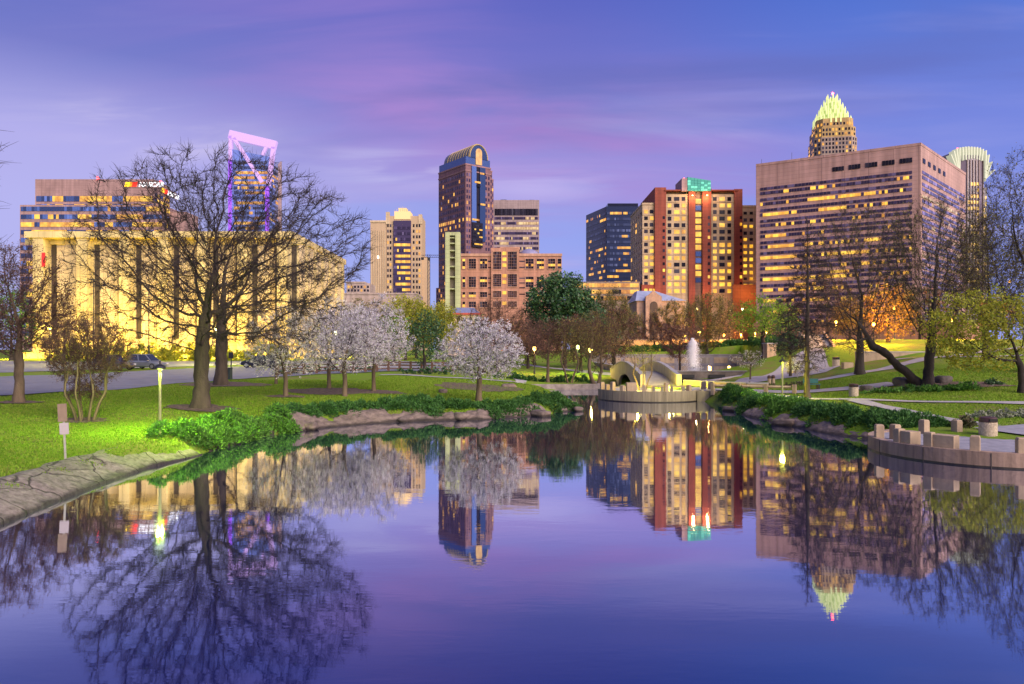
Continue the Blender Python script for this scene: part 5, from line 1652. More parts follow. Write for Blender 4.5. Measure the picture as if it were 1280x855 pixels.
    T('bare_tree', 'brown bare tree at the foot of the second hall column', ax(122, 112), 112, (0, 0, 5.0), (3.6, 3.0, 3.6), .2, 2, n_att=400, step=.5, seed=58, bark=M_barkd, twigm=M_twigr, twigs=(3, .6, .018), leaf=(L_russ, 1, .14, .12, .8))
    # backdrop trees in front of the low buildings
    rg = np.random.default_rng(5)
    back = [(640, 132, 'r', 'russet bare tree below the left wing of the pink block'), (668, 126, 'r', 'russet bare tree below the blue dome'), (583, 142, 'b', 'olive-budded tree behind the roof of the cream house'),
            (783, 150, 'b', 'olive-budded tree at the foot of the navy glass tower'), (818, 150, 'r', 'low russet tree hiding the chapel wall'), (912, 158, 'r', 'russet bare tree behind the bright green tree'),
            (985, 132, 'r', 'russet bare tree between the green tree and the cypress'), (1062, 128, 'g', 'golden tree glowing by the steps'), (1150, 122, 'b', 'olive-budded tree against the brown block corner'), (1245, 112, 'g', 'golden tree behind the yellow-green tree'),
            (452, 118, 'b', 'olive-budded tree behind the lilac-white blossoms'), (420, 124, 'y', 'yellow-green tree behind the blossom row'), (726, 96, 'r', 'russet crape myrtle below the big evergreen'), (660, 104, 'r', 'russet crape myrtle right of the round white blossom tree'), (768, 92, 'r', 'russet crape myrtle behind the footbridge'), (838, 152, 'b', 'olive-budded tree covering the chapel end wall')]
    for i, (px, d, k, lab) in enumerate(back):
        h = {'r': 3.4, 'b': 4.4, 'g': 3.0, 'y': 3.4}[k] * rg.uniform(.9, 1.15)
        tm, lf = {'r': (M_twigr, (L_russ, 2, .16, .18, .8)), 'b': (M_twigy, (L_bud, 2, .2, .2, .8)), 'g': (M_twigy, (L_gold, 3, .22, .25, .8)), 'y': (M_twigy, (L_yel, 3, .24, .28, .8))}[k]
        T({'r': 'bare_tree', 'b': 'bare_tree', 'g': 'leafy_tree', 'y': 'leafy_tree'}[k], lab, ax(px, d), d, (0, 0, h * 1.25), (h * rg.uniform(.95, 1.2), h * .85, h * .95), .2, h * .5, n_att=380, step=.5, seed=100 + i, bark=M_barkd, twigm=tm, twigs=(8, .6, .024), leaf=lf, lumpk=.35)
plant_trees()
for px, d, rx, ry, lab in ((24, 38, 1.2, 1.0, 'dark mulch ring under the tree by the road'), (250, 37, 1.7, 1.3, 'mulch ring under the great bare tree'), (285, 54, 3.4, 2.2, 'mulch bed under the second trunk'), (357, 45, 1.2, 1.0, 'mulch ring under the first pear tree'),
                           (413, 50, 2.9, 2.6, 'pinkish mulch bed under two pear trees'), (467, 50.5, 2.0, 1.7, 'pinkish mulch bed under the last pear tree'), (600, 58, 3.4, 3.0, 'worn earth behind the white blossom tree'), (1185, 50.5, 4.2, 1.7, 'pinkish mulch bed under the leaning tree'),
                           (531, 74, 1.3, 1.2, 'mulch ring under the magnolia'), (105, 31.7, 1.0, .7, 'bare earth under the multi-stemmed tree')):
    mulch(ax(px, d), d, rx, ry, lab)

# ---------------------------------------------------------------- shrubs and ground cover
def shrub(name, label, lobes, dens, m, size=.26, asp=.28, seed=1, group=None, cat='shrub', up=.5):
    """low spreading shrub: lobes (x,y,rx,ry,h) covered with radiating sprays"""
    rg = np.random.default_rng(seed)
    V_, F_, off = [], [], 0
    c0 = np.mean([l[:2] for l in lobes], 0)
    for (x, y, rx, ry, h) in lobes:
        area = math.pi * rx * ry + 2 * h * (rx + ry)
        n = max(6, int(area * dens / 9))
        q = rg.normal(size=(n, 3)); q /= np.linalg.norm(q, axis=1)[:, None]; q[:, 2] = np.abs(q[:, 2])
        rr = rg.uniform(.78, 1.08, n)
        c = np.stack([x + q[:, 0] * rx * rr, y + q[:, 1] * ry * rr, np.zeros(n)], 1)
        c[:, 2] = np.maximum(gz(c[:, 0], c[:, 1]), 0.0) + q[:, 2] * h * rr
        # radiating sprays of each clump
        per = 9
        nrm = q * np.array([1 / rx, 1 / ry, 1 / h]); nrm /= np.linalg.norm(nrm, axis=1)[:, None]
        d = np.repeat(nrm, per, 0) + rg.normal(0, .75, (n * per, 3)); d[:, 2] += up * .5
        d /= np.linalg.norm(d, axis=1)[:, None]
        p = np.repeat(c, per, 0) + rg.normal(0, size * .22, (n * per, 3))
        Vq, Fq = leaf_geo(p, size, rg, asp, d * 2)
        V_.append(Vq); F_.append(Fq + off); off += len(Vq)
        # dark inner mass
    V = np.concatenate(V_); z0 = g1(*c0)
    V -= np.array([c0[0], c0[1], z0])
    o = np_mesh(name, V, np.concatenate(F_), m)
    o.location = (c0[0], c0[1], z0)
    return props(o, label, cat, group)
def lobes_on(pts, r, h, rg, n=3):
    out = []
    for (x, y) in pts:
        for _ in range(n):
            out.append((x + rg.normal(0, r * .5), y + rg.normal(0, r * .42), r * rg.uniform(.32, .8), r * rg.uniform(.3, .75), h * rg.uniform(.35, 1.2)))
    return out
def shrubs():
    rg = np.random.default_rng(21)
    G = 'spreading junipers along the pond bank'
    left = [([(-13.1, 28.2), (-12.5, 29.3)], 1.05, .55, L_jun2, 'bright lamp-lit juniper mound at the end of the stone bank'),
            ([(-12.3, 30.6), (-11.9, 32.0)], .95, .60, L_jun2, 'bright juniper hanging over the water right of the lamp post'),
            ([(-12.1, 33.4), (-11.2, 34.8)], .9, .52, L_jun2, 'green juniper trailing to the corner of the bank'),
            ([(-11.6, 36.4), (-10.6, 37.6)], .8, .42, L_jun, 'low juniper below the great bare tree'),
            ([(-10.2, 38.8), (-9.2, 39.6)], .8, .42, L_jun, 'dark juniper under the first pear tree'),
            ([(-8.2, 40.9), (-7.1, 41.3)], .8, .45, L_jun, 'dark juniper at the top of the pinkish rocks'),
            ([(-6.3, 43.0), (-5.2, 43.0)], .9, .5, L_jun, 'tall dark juniper tuft left of the round white tree'),
            ([(-4.6, 41.8), (-3.4, 41.9)], .9, .5, L_jun, 'dark juniper before the tall tuft'),
            ([(-2.4, 42.3), (-1.2, 42.5)], .85, .42, L_jun, 'dark juniper at the foot of the round white tree'),
            ([(-.2, 43.2), (.7, 43.9)], .8, .40, L_jun, 'low juniper right of the round white tree'),
            ([(2.3, 46.2), (3.0, 47.4)], .95, .6, L_jun, 'rounded juniper at the tip of the bank by the inlet')]
    for i, (p, r, h, m, lab) in enumerate(left):
        shrub('juniper', lab, lobes_on(p, r, h, rg, 6), 480, m, .15, .30, 200 + i, G)
    right = [([(16.0, 53.2), (16.1, 51.6), (15.9, 50.0)], .9, .5, L_jun, 'juniper nearest the round terrace with the footbridge'), ([(15.9, 48.2), (15.6, 46.6), (15.5, 45.0)], .95, .5, L_jun, 'juniper below the right-hand lamp post'),
             ([(15.6, 43.4), (15.7, 42.0), (15.8, 40.6)], .95, .52, L_jun2, 'juniper beside the foot of the bare cypress'), ([(16.0, 39.2), (16.2, 37.8)], .95, .5, L_jun, 'juniper just past the bare cypress'),
             ([(16.4, 36.4), (16.7, 35.0)], .95, .5, L_jun, 'juniper midway along the right bank'), ([(16.8, 33.8), (17.4, 32.8)], .9, .48, L_jun, 'juniper before the short path to the terrace'),
             ([(17.0, 32.3), (18.0, 32.4)], .75, .5, L_jun, 'dark juniper right behind the near terrace posts'), ([(18.9, 32.2)], .55, .35, L_jun, 'small juniper behind the leaning terrace post')]
    for i, (p, r, h, m, lab) in enumerate(right):
        shrub('juniper', lab, lobes_on(p, r, h, rg, 6), 480, m, .15, .30, 240 + i, G)
    shrub('low_shrub', 'yellowish low shrub beside the litter bin on the near terrace', lobes_on([(19.5, 31.4), (19.9, 31.6)], .4, .36, rg, 3), 260, L_ivy, .14, .6, 260)
    shrub('ground_cover_bed', 'silvery ground cover bed along the path behind the litter bin', lobes_on([(23.2 + i * 1.1, 35.2 + .25 * i) for i in range(7)], .9, .22, rg, 3), 200, leafmat('silver_cover', [(.20, .22, .14), (.30, .30, .24), (.14, .18, .08)], .8, .1), .13, .6, 261, cat='plant bed')
    shrub('ground_cover_bed', 'mixed green ground cover at the foot of the leaning tree', lobes_on([(25.5 + i * 1.1, 49.0 - .1 * i) for i in range(6)], 1.0, .28, rg, 3), 130, L_jun2, .2, .5, 262, cat='plant bed')
    shrub('low_shrub', 'small dark clipped shrub right of the vase-shaped tree', lobes_on([(33.6, 50.0)], .55, .4, rg, 3), 200, L_dark, .16, .5, 263)
    # hedges
    def hedge(lab, pts, r, h, m, s, dens=60, size=.3, name='hedge'):
        shrub(name, lab, lobes_on(pts, r, h, rg, 2), dens, m, size, .6, s, cat='hedge')
    hedge('long yellow-lit hedge along the foot of the columned hall', [(x, 121) for x in np.arange(-76, -38, 1.6)], 1.5, 2.6, L_yel, 270, 40, .4)
    hedge('low planting on the bank above the upper pool wall', [(x, 146.5) for x in np.arange(14, 54, 1.6)], 1.9, 1.0, L_jun, 271, 120, .3)
    hedge('dark bushes on the slope at the side of the upper pool', [(40.2 + .145 * (y - 100), y) for y in np.arange(104, 144, 2.0)], 1.6, 1.2, L_jun, 276, 110, .3)
    hedge('dark ivy slope behind the upper pool', [(x, 150.5) for x in np.arange(15, 54, 1.8)], 2.2, .7, leafmat('ivy_leaves', [(.03, .05, .012), (.06, .07, .02), (.09, .075, .03)], .8, .1), 272, 110, .3)
    hedge('dark low hedge on the far side of the inlet', [(x, 75.5 + .1 * x) for x in np.arange(-1, 9, .9)], .75, .55, L_jun, 273, 110, .22)
    hedge('row of low planting beside the plaza wall', [(19.5 + i * .8, 58.6 + i * .06) for i in range(7)], .5, .25, L_ivy, 274, 140, .16)
    hedge('dark hedge along the fence behind the pear trees', [(-10 + i * .9, 69.0 + i * .3) for i in range(5)], .5, .7, L_dark, 275, 110, .2)
    for i in range(8):
        d = 70.5 + i * .55; px = 353 + i * 15.5
        shrub('box_shrub', 'dark clipped box shrub between the fence posts along the car park', lobes_on([(ax(px, d), d)], .42, .62, rg, 3), 240, L_dark, .14, .6, 280 + i, 'box shrubs along the fence')
shrubs()
def grass():
    """short tufts on the lawns near the water"""
    rg = np.random.default_rng(33)
    n = 190000
    x = np.concatenate([rg.uniform(-34, -9, n), rg.uniform(-12, 8, n // 2), rg.uniform(14, 44, n // 2)])
    y = np.concatenate([14 + 46 * rg.uniform(0, 1, n) ** 1.5, rg.uniform(40, 66, n // 2), rg.uniform(31, 60, n // 2)])
    ok = pond_dist(x, y) > .55
    # leave paved and mulched places bare
    road = y > 36.2 + np.clip(-(x + 40), -20, 0) * -.25 + np.where(x > -30, (x + 30) * 2.6, 0) + np.where(x > -26.8, (x + 26.8) * 1.2, 0)
    ok &= ~((x < -20) & road)
    for X0, Y0, r in ((ax(24, 38), 38, 1.2), (ax(250, 37), 37, 1.5), (ax(285, 54), 54, 2.6), (ax(413, 50), 50, 2.6), (ax(467, 50.5), 50.5, 1.8), (ax(357, 45), 45, 1.1), (18.2, 27.8, 4.3), (29.5, 50.5, 2.0), (33, 50.5, 1.6)):
        ok &= np.hypot(x - X0, y - Y0) > r
    for poly, w in (([(17.8, 53.5), (18.8, 48.5), (19.8, 46), (23, 43), (28, 41.2), (36, 41), (50, 42)], .75), ([(21, 44), (20.6, 39), (20.9, 35), (21.3, 32)], .7), ([(14.4, 59), (17, 55.6), (20, 53.8), (23.5, 53.4), (28.5, 53.6)], 1.3), ([(20, 29.5), (23.5, 31), (27.5, 32), (34, 33)], 1.9), ([(-12.2, 66.6), (-6, 65.8), (0, 66)], .7), ([(24.5, 61.5), (29, 61.2), (33, 62.5), (38, 66.5)], .8)):
        for a, b in zip(np.array(poly[:-1], float), np.array(poly[1:], float)):
            ab = b - a; t = np.clip(((x - a[0]) * ab[0] + (y - a[1]) * ab[1]) / (ab @ ab), 0, 1)
            ok &= np.hypot(x - a[0] - t * ab[0], y - a[1] - t * ab[1]) > w
    x, y = x[ok], y[ok]
    z = gz(x, y)
    n = len(x)
    a = rg.uniform(0, 2 * math.pi, n); w = rg.uniform(.012, .028, n) * (1 + y / 60); h = rg.uniform(.03, .085, n)
    lx, ly = rg.normal(0, .03, n), rg.normal(0, .03, n)
    V = np.stack([np.stack([x - np.cos(a) * w, y - np.sin(a) * w, z - .01], 1), np.stack([x + np.cos(a) * w, y + np.sin(a) * w, z - .01], 1), np.stack([x + lx, y + ly, z + h], 1)], 1).reshape(-1, 3)
    o = np_mesh('grass', V, np.arange(n * 3).reshape(-1, 3), leafmat('grass_blades', [(.10, .19, .014), (.15, .27, .02), (.21, .33, .035), (.24, .26, .05)], .8, .25, .1))
    props(o, 'short green spring grass on the banks', None, None, 'stuff')
grass()
# ---------------------------------------------------------------- stone banks
def rock(label, x, y, z, sx, sy, sz, seed, rot=0.0, group=None, m=None, flat=.55):
    rg = np.random.default_rng(seed)
    bm_v = []
    nu, nv = 14, 8
    ks = rg.normal(size=(7, 3)); ph = rg.uniform(0, 6, 7)
    for i in range(nv + 1):
        th = math.pi * i / nv
        for j in range(nu):
            a = 2 * math.pi * j / nu
            q = np.array([math.sin(th) * math.cos(a), math.sin(th) * math.sin(a), math.cos(th)])
            q = np.sign(q) * np.abs(q) ** flat                      # boxier than a ball
            q *= 1 + .10 * np.sin(ks @ q * 2.3 + ph).sum() / 2.2 + .02 * rg.normal()
            bm_v.append(q * (sx / 2, sy / 2, sz / 2))
    V = np.array(bm_v)
    i = (np.arange(nv)[:, None] * nu + np.arange(nu)[None, :]).ravel(); j = (np.arange(nv)[:, None] * nu + (np.arange(nu)[None, :] + 1) % nu).ravel()
    o = np_mesh('bank_rock', V, np.stack([i, i + nu, j + nu, j], 1), m or M_rock)
    o.location = (x, y, z); o.rotation_euler = (rg.normal(0, .08), rg.normal(0, .08), rot)
    return props(o, label, 'rock', group)
def banks():
    # sloping slab bank at the left: split flags laid in mortar
    wl = [(-10.6, 8), (-11.25, 12), (-11.62, 16), (-12.0, 18.65), (-12.2, 21.2), (-12.3, 24.3), (-11.95, 26.3), (-11.8, 27.4)]
    rg = np.random.default_rng(8)
    V, Fq = [], []
    p = np.array(wl, float)
    s = np.r_[0, np.cumsum(np.hypot(*np.diff(p, axis=0).T))]
    n = 110; q = np.linspace(0, s[-1], n)
    c = np.stack([np.interp(q, s, p[:, 0]), np.interp(q, s, p[:, 1])], 1)
    t = np.gradient(c, axis=0); t /= np.linalg.norm(t, axis=1)[:, None]
    nr = np.stack([-t[:, 1], t[:, 0]], 1)
    prof = [(.25, -.35), (.06, -.02), (.02, .08), (-.04, .13), (-.3, .24), (-.6, .38), (-.95, .52), (-1.25, .60), (-1.5, .63), (-1.75, .3)]
    k = len(prof)
    for i in range(n):
        fade = min(1, (n - 1 - i) / 12)
        for (o_, z_) in prof:
            w = 1 + .06 * math.sin(q[i] * 1.9) + .05 * math.sin(q[i] * 4.7 + 1)
            zz = z_ * (.55 + .45 * fade) + (.05 * mnoise.noise((q[i] * 2.2, o_ * 3, 1)) + .05 * (mnoise.cell((q[i] * .8, o_ * 1.1, 2)) - .5) + .02 * mnoise.noise((q[i] * 7, o_ * 8, 3)) if -1.4 < o_ < .02 else 0)
            V.append((*(c[i] - nr[i] * o_ * w * (.6 + .4 * fade)), zz))
    V = np.array(V)
    i = (np.arange(n - 1)[:, None] * k + np.arange(k - 1)[None, :]).ravel()
    m, nt, b = _nt('split_flagstone')
    N, L = nt.nodes, nt.links
    tc = N.new('ShaderNodeTexCoord')
    wp = N.new('ShaderNodeTexNoise'); wp.inputs['Scale'].default_value = 1.2
    L.new(tc.outputs['Object'], wp.inputs[0])
    av = N.new('ShaderNodeVectorMath'); av.operation = 'MULTIPLY_ADD'; av.inputs[1].default_value = (.6, .6, .6)
    L.new(wp.outputs['Color'], av.inputs[0]); L.new(tc.outputs['Object'], av.inputs[2])
    vo = N.new('ShaderNodeTexVoronoi'); vo.inputs['Scale'].default_value = .62
    vd = N.new('ShaderNodeTexVoronoi'); vd.feature = 'DISTANCE_TO_EDGE'; vd.inputs['Scale'].default_value = .62
    L.new(av.outputs[0], vo.inputs[0]); L.new(av.outputs[0], vd.inputs[0])
    nz = N.new('ShaderNodeTexNoise'); nz.inputs['Scale'].default_value = 5; nz.inputs['Detail'].default_value = 8; nz.inputs['Roughness'].default_value = .7
    L.new(tc.outputs['Object'], nz.inputs[0])
    cr = N.new('ShaderNodeValToRGB')
    cr.color_ramp.elements[0].position = .3; cr.color_ramp.elements[0].color = (.065, .05, .042, 1)
    cr.color_ramp.elements[1].position = .72; cr.color_ramp.elements[1].color = (.36, .30, .26, 1)
    L.new(nz.outputs[0], cr.inputs[0])
    tn = N.new('ShaderNodeMix'); tn.data_type = 'RGBA'; tn.blend_type = 'MULTIPLY'; tn.inputs[0].default_value = .6
    vs = N.new('ShaderNodeSeparateColor'); L.new(vo.outputs['Color'], vs.inputs[0])
    vm = N.new('ShaderNodeMapRange'); vm.inputs[3].default_value = .55; L.new(vs.outputs[0], vm.inputs[0])
    L.new(cr.outputs[0], tn.inputs[6]); L.new(vm.outputs[0], tn.inputs[7])
    er = N.new('ShaderNodeMapRange'); er.inputs[1].default_value = .0; er.inputs[2].default_value = .016
    L.new(vd.outputs['Distance'], er.inputs[0])
    mx = N.new('ShaderNodeMix'); mx.data_type = 'RGBA'; mx.inputs[6].default_value = (.035, .028, .022, 1)
    L.new(er.outputs[0], mx.inputs[0]); L.new(tn.outputs[2], mx.inputs[7])
    L.new(mx.outputs[2], b.inputs['Base Color'])
    bp = N.new('ShaderNodeBump'); bp.inputs['Strength'].default_value = .9; bp.inputs['Distance'].default_value = .06
    ah = N.new('ShaderNodeMath'); ah.operation = 'MULTIPLY_ADD'; ah.inputs[1].default_value = .5
    L.new(nz.outputs[0], ah.inputs[0]); L.new(er.outputs[0], ah.inputs[2])
    L.new(ah.outputs[0], bp.inputs['Height']); L.new(bp.outputs[0], b.inputs['Normal'])
    b.inputs['Roughness'].default_value = .9
    dark_foot(m)
    o = np_mesh('stone_revetment', V, np.stack([i, i + 1, i + k + 1, i + k], 1), m, smooth=True)
    props(o, 'cracked flagstone slab bank sloping into the water at the left edge', 'stone bank')
    # rough rocks along the juniper banks
    def ledge(label, pts, wd, h, seed):
        """low broken rock shelf rising out of the water"""
        rg2 = np.random.default_rng(seed)
        p = np.array(pts, float); s = np.r_[0, np.cumsum(np.hypot(*np.diff(p, axis=0).T))]
        n = int(s[-1] / .13); q = np.linspace(0, s[-1], n)
        c = np.stack([np.interp(q, s, p[:, 0]), np.interp(q, s, p[:, 1])], 1)
        ker = np.ones(9) / 9
        c = np.stack([np.convolve(np.pad(c[:, k], 4, 'edge'), ker, 'valid') for k in (0, 1)], 1)
        t = np.gradient(c, axis=0); t /= np.linalg.norm(t, axis=1)[:, None]
        nr = np.stack([-t[:, 1], t[:, 0]], 1)
        us = np.linspace(-.22, 1.25, 15)
        V = []
        for i in range(n):
            end = min(1, i / 4, (n - 1 - i) / 4)
            blk = mnoise.cell((q[i] * .75 + seed, 3.3, seed)) - .5          # blocks broken across
            hh = h * (1 + .35 * mnoise.noise((q[i] * .45, seed, 0)) + .35 * blk) * (.25 + .75 * end)
            ww = wd * (1 + .25 * mnoise.noise((q[i] * .6, seed + 9, 0)) + .2 * blk)
            for u in us:
                f = math.sin(min(1, max(0, u)) * math.pi / 2) ** .8 if u < 1 else 1 - (u - 1) * 1.6
                zz = hh * f if u >= 0 else u * 1.6
                pt = Vector((q[i], u * 1.4, 0))
                strat = mnoise.noise((q[i] * .5, zz * 7 + seed, 1.0)) * .10
                dz = .10 * mnoise.noise(pt * 2.1 + Vector((seed, 0, 0))) + .05 * mnoise.noise(pt * 5.3 + Vector((0, seed, 0)))
                off = u * ww - strat
                cr = abs(mnoise.noise((q[i] * 1.3 + zz, seed * 2.0, zz * 2)))
                if cr < .07: dz -= .07
                V.append((*(c[i] + nr[i] * off), zz + (dz if u > 0 else 0)))
        k = len(us)
        i = (np.arange(n - 1)[:, None] * k + np.arange(k - 1)[None, :]).ravel()
        o = np_mesh('rock_ledge', np.array(V), np.stack([i, i + 1, i + k + 1, i + k], 1), M_rock)
        props(o, label, 'rock ledge', 'broken rock ledges along the pond')
    ledge('small dark rock shelf half hidden under the lamp-lit junipers', [(-11.85, 28.2), (-11.5, 31.5), (-11.4, 33.4), (-10.9, 34.4)], .7, .34, 3)
    ledge('tall pinkish rock ledge below the first pear trees', [(-10.5, 34.9), (-9.3, 37.2), (-7.6, 38.9), (-6.2, 39.65)], 1.2, .8, 5)
    ledge('long pale rock ledge in front of the tall dark juniper tuft', [(-7.0, 39.3), (-4.9, 40.25), (-2.5, 40.75)], 1.1, .6, 8)
    ledge('pale rock ledge at the water below the round white tree', [(-3.0, 40.7), (-1.6, 40.9), (1.1, 43.2), (2.6, 45.1)], 1.1, .6, 12)
    ledge('short rock ledge at the tip of the bank by the inlet', [(2.8, 45.3), (4.1, 47.2), (4.9, 50)], .8, .4, 15)
    ledge('low rock shelf along the inlet behind the white blossom tree', [(4.9, 51.5), (4.7, 55), (3.4, 62), (.5, 70.3)], .8, .4, 18)
    ledge('dark rock ledge under the far junipers of the right bank', [(15.2, 54.4), (15.1, 50.6), (14.2, 46.0), (14.0, 43.0), (14.4, 38.6)], 1.0, .5, 22)
    ledge('dark rock ledge under the near junipers of the right bank', [(14.4, 39.0), (14.8, 35.0), (15.4, 32.6), (16.1, 31.0)], .9, .42, 26)
    for x, y, sz, lab in ((-10.2, 35.9, .5, 'loose rock at the left foot of the tall pinkish ledge'), (-5.9, 40.0, .45, 'loose rock between the pinkish ledge and the long pale ledge'), (-2.8, 41.1, .6, 'loose pale rock between two ledges left of the white tree'), (1.7, 43.4, .7, 'slanting pale rock at the water right of the white tree'), (4.3, 47.0, .5, 'loose rock by the inlet tip juniper'), (14.3, 46.9, .55, 'loose rock at the water near the far terrace'), (14.4, 38.0, .6, 'loose rock midway along the right bank'), (-.3, 60, .6, 'loose rock on worn earth behind the white blossom tree'), (-5.0, 52, .5, 'loose rock on the lawn beyond the tall juniper tuft')):
        rock(lab, x, y, max(.08, g1(x, y) + .05), sz * 2.0, sz * 1.2, sz * .8, int(abs(x) * 37) + 3, .5 + x, None, None, .45)
    for x, y, sz, lab in ((28.4, 52.3, 1.0, 'dark boulder beside the leaning trunk'), (31.0, 51.8, .9, 'big dark boulder right of the vase-shaped trunk'), (25.2, 51.2, .7, 'low dark boulder left of the ground cover bed')):
        rock(lab, x, y, g1(x, y) + sz * .2, sz * 1.3, sz, sz * .8, int(x * 10), .3, None, mat('dark_boulder', (.09, .075, .07), .9, .4, 2, bump=.8))
banks()

# ---------------------------------------------------------------- terraces, footbridge, pools
def arc(cx, cy, r, a0, a1, n): return [(cx + r * math.cos(a), cy + r * math.sin(a)) for a in np.linspace(a0, a1, n)]
def bollard(label, x, y, z, h, w, rot, group=None, m=None):
    mb = MB()
    c = w * .5
    f = .82
    mb.prism([(-c, -c), (c, -c), (c, c), (-c, c)], 0, h * .9)
    mb.prism([(-c, -c), (c, -c), (c, c), (-c, c)], h * .9, h, 0, [(-c * f, -c * f), (c * f, -c * f), (c * f, c * f), (-c * f, c * f)])
    o = mb.build('bollard', m or M_conc2, bevel=.015, loc=(x, y, z), rz=rot)
    return props(o, label, 'bollard', group)
def near_terrace():
    cx, cy, r = 18.2, 27.8, 4.0
    o = empty('round_terrace', (cx, cy, 0), 0, 'round concrete terrace jutting into the near right of the pond', 'terrace')
    n = 72
    out = arc(0, 0, r, 0, 2 * math.pi, n + 1)[:-1]; inn = arc(0, 0, r - .32, 0, 2 * math.pi, n + 1)[:-1]
    mb = MB()
    for i in range(n):
        j = (i + 1) % n
        a, b, c, d = out[i], out[j], inn[j], inn[i]
        mb.face([(*a, -.8), (*b, -.8), (*b, .50), (*a, .50)]); mb.face([(*a, .50), (*b, .50), (*b, .53), (*a, .53)])
        mb.face([(*a, .53), (*b, .53), (*c, .53), (*d, .53)]); mb.face([(*d, .53), (*c, .53), (*c, .3), (*d, .3)])
    M_wall = mat('terrace_wall', (.30, .205, .155), .9, .5, 1.1, bump=.35, streak=(2.2, 2.2, .22), detail=7)
    mb.build('wall', M_wall, o)
    jt = MB()
    for i in range(0, n, 6):
        a = 2 * math.pi * i / n
        x, y = (r + .002) * math.cos(a), (r + .002) * math.sin(a)
        jt.prism([(x - .012, y - .012), (x + .012, y - .012), (x + .012, y + .012), (x - .012, y + .012)], 0, .50)
    jt.build('joint', mat('dark_joint', (.05, .04, .035)), o)  # dark joint strips at even steps round the wall
    MB().prism(inn, .2, .47).build('floor', M_brickpave, o)
    # posts and blocks round the rim
    def on_ring(px, rr):
        k = (px - CX) / F
        A, B, C_ = 1 + k * k, -2 * (k * cx + cy), cx * cx + cy * cy - rr * rr
        y = (-B - math.sqrt(B * B - 4 * A * C_)) / (2 * A)
        return k * y, y
    def face(x, y): return math.atan2(y - cy, x - cx) + math.pi / 2
    wl = MB()
    for i in range(n):
        j = (i + 1) % n
        p_, q_ = arc(0, 0, r + .006, 2 * math.pi * i / n, 2 * math.pi * j / n if j else 2 * math.pi, 2)
        wl.face([(*p_, -.2), (*q_, -.2), (*q_, .055), (*p_, .055)])
    wl.build('waterline', mat('wet_stain', (.035, .028, .022), .5, .4, 3), o)
    posts = [(1099, 6.7, 'stone post at the far left tip of the near terrace'), (1124, 6.55, 'stone post joined to the first square block on the near terrace'), (1162, 6.5, 'stone post joined to the second block on the near terrace'), (1219, 6.5, 'stone post standing alone before the litter bin'), (1277, 6.5, 'stone post cut by the right edge of the photo')]
    G = 'stone posts round the near terrace'
    for px, rr, lab in posts:
        x, y = on_ring(px, 3.72)
        bollard(lab, x, y, .46, .58, .30, face(x, y), G)
    for px, py, lab in ((1119, 549, 'stone post set back behind the first block'), (1155, 542, 'grey stone post before the dark juniper'), (1196, 542.5, 'chipped stone post near the yellowish shrub')):
        x, y, _ = W(px, py, .47)
        bollard(lab, x, y, .46, .60, .30, .3, G)
    for px, w, lab in ((1137.5, .50, 'square concrete block on the rim of the near terrace'), (1182, .72, 'wide concrete block on the rim beside the second post')):
        x, y = on_ring(px, 3.55)
        mb = MB().prism([(-w / 2, -.25), (w / 2, -.25), (w / 2, .25), (-w / 2, .25)], 0, .50)
        props(mb.build('stone_block', M_conc2, bevel=.02, loc=(x, y, .475), rz=face(x, y)), lab, 'stone block', 'stone blocks on the near terrace')
    x, y, _ = W(1235, 546, .47)
    litter_bin('square litter bin of exposed stone with a dark brown lid on the near terrace', x, y, .475, .66, .80)
def litter_bin(label, x, y, z, w, h):
    o = empty('litter_bin', (x, y, z), .05, label, 'litter bin', 'stone litter bins')
    c = w / 2
    MB().lathe([(c * .94, 0), (c, .05), (c, h * .72), (c * .96, h * .74)], n=24).build('body', mat('exposed_aggregate', (.45, .36, .26), .9, .4, 14, bump=.5), o, smooth=False)
    MB().lathe([(c * .98, h * .76), (c * 1.0, h * .78), (c * .98, h * .97), (c * .8, h), (.05, h + .02)], n=24).build('lid', mat('brown_lid', (.065, .028, .026), .5, .2, 4), o)
    MB().box(-c * .5, c * .5, -c * 1.015, -c * .9, h * .80, h * .93).build('opening', mat('bin_dark', (.01, .01, .01)), o)
near_terrace()
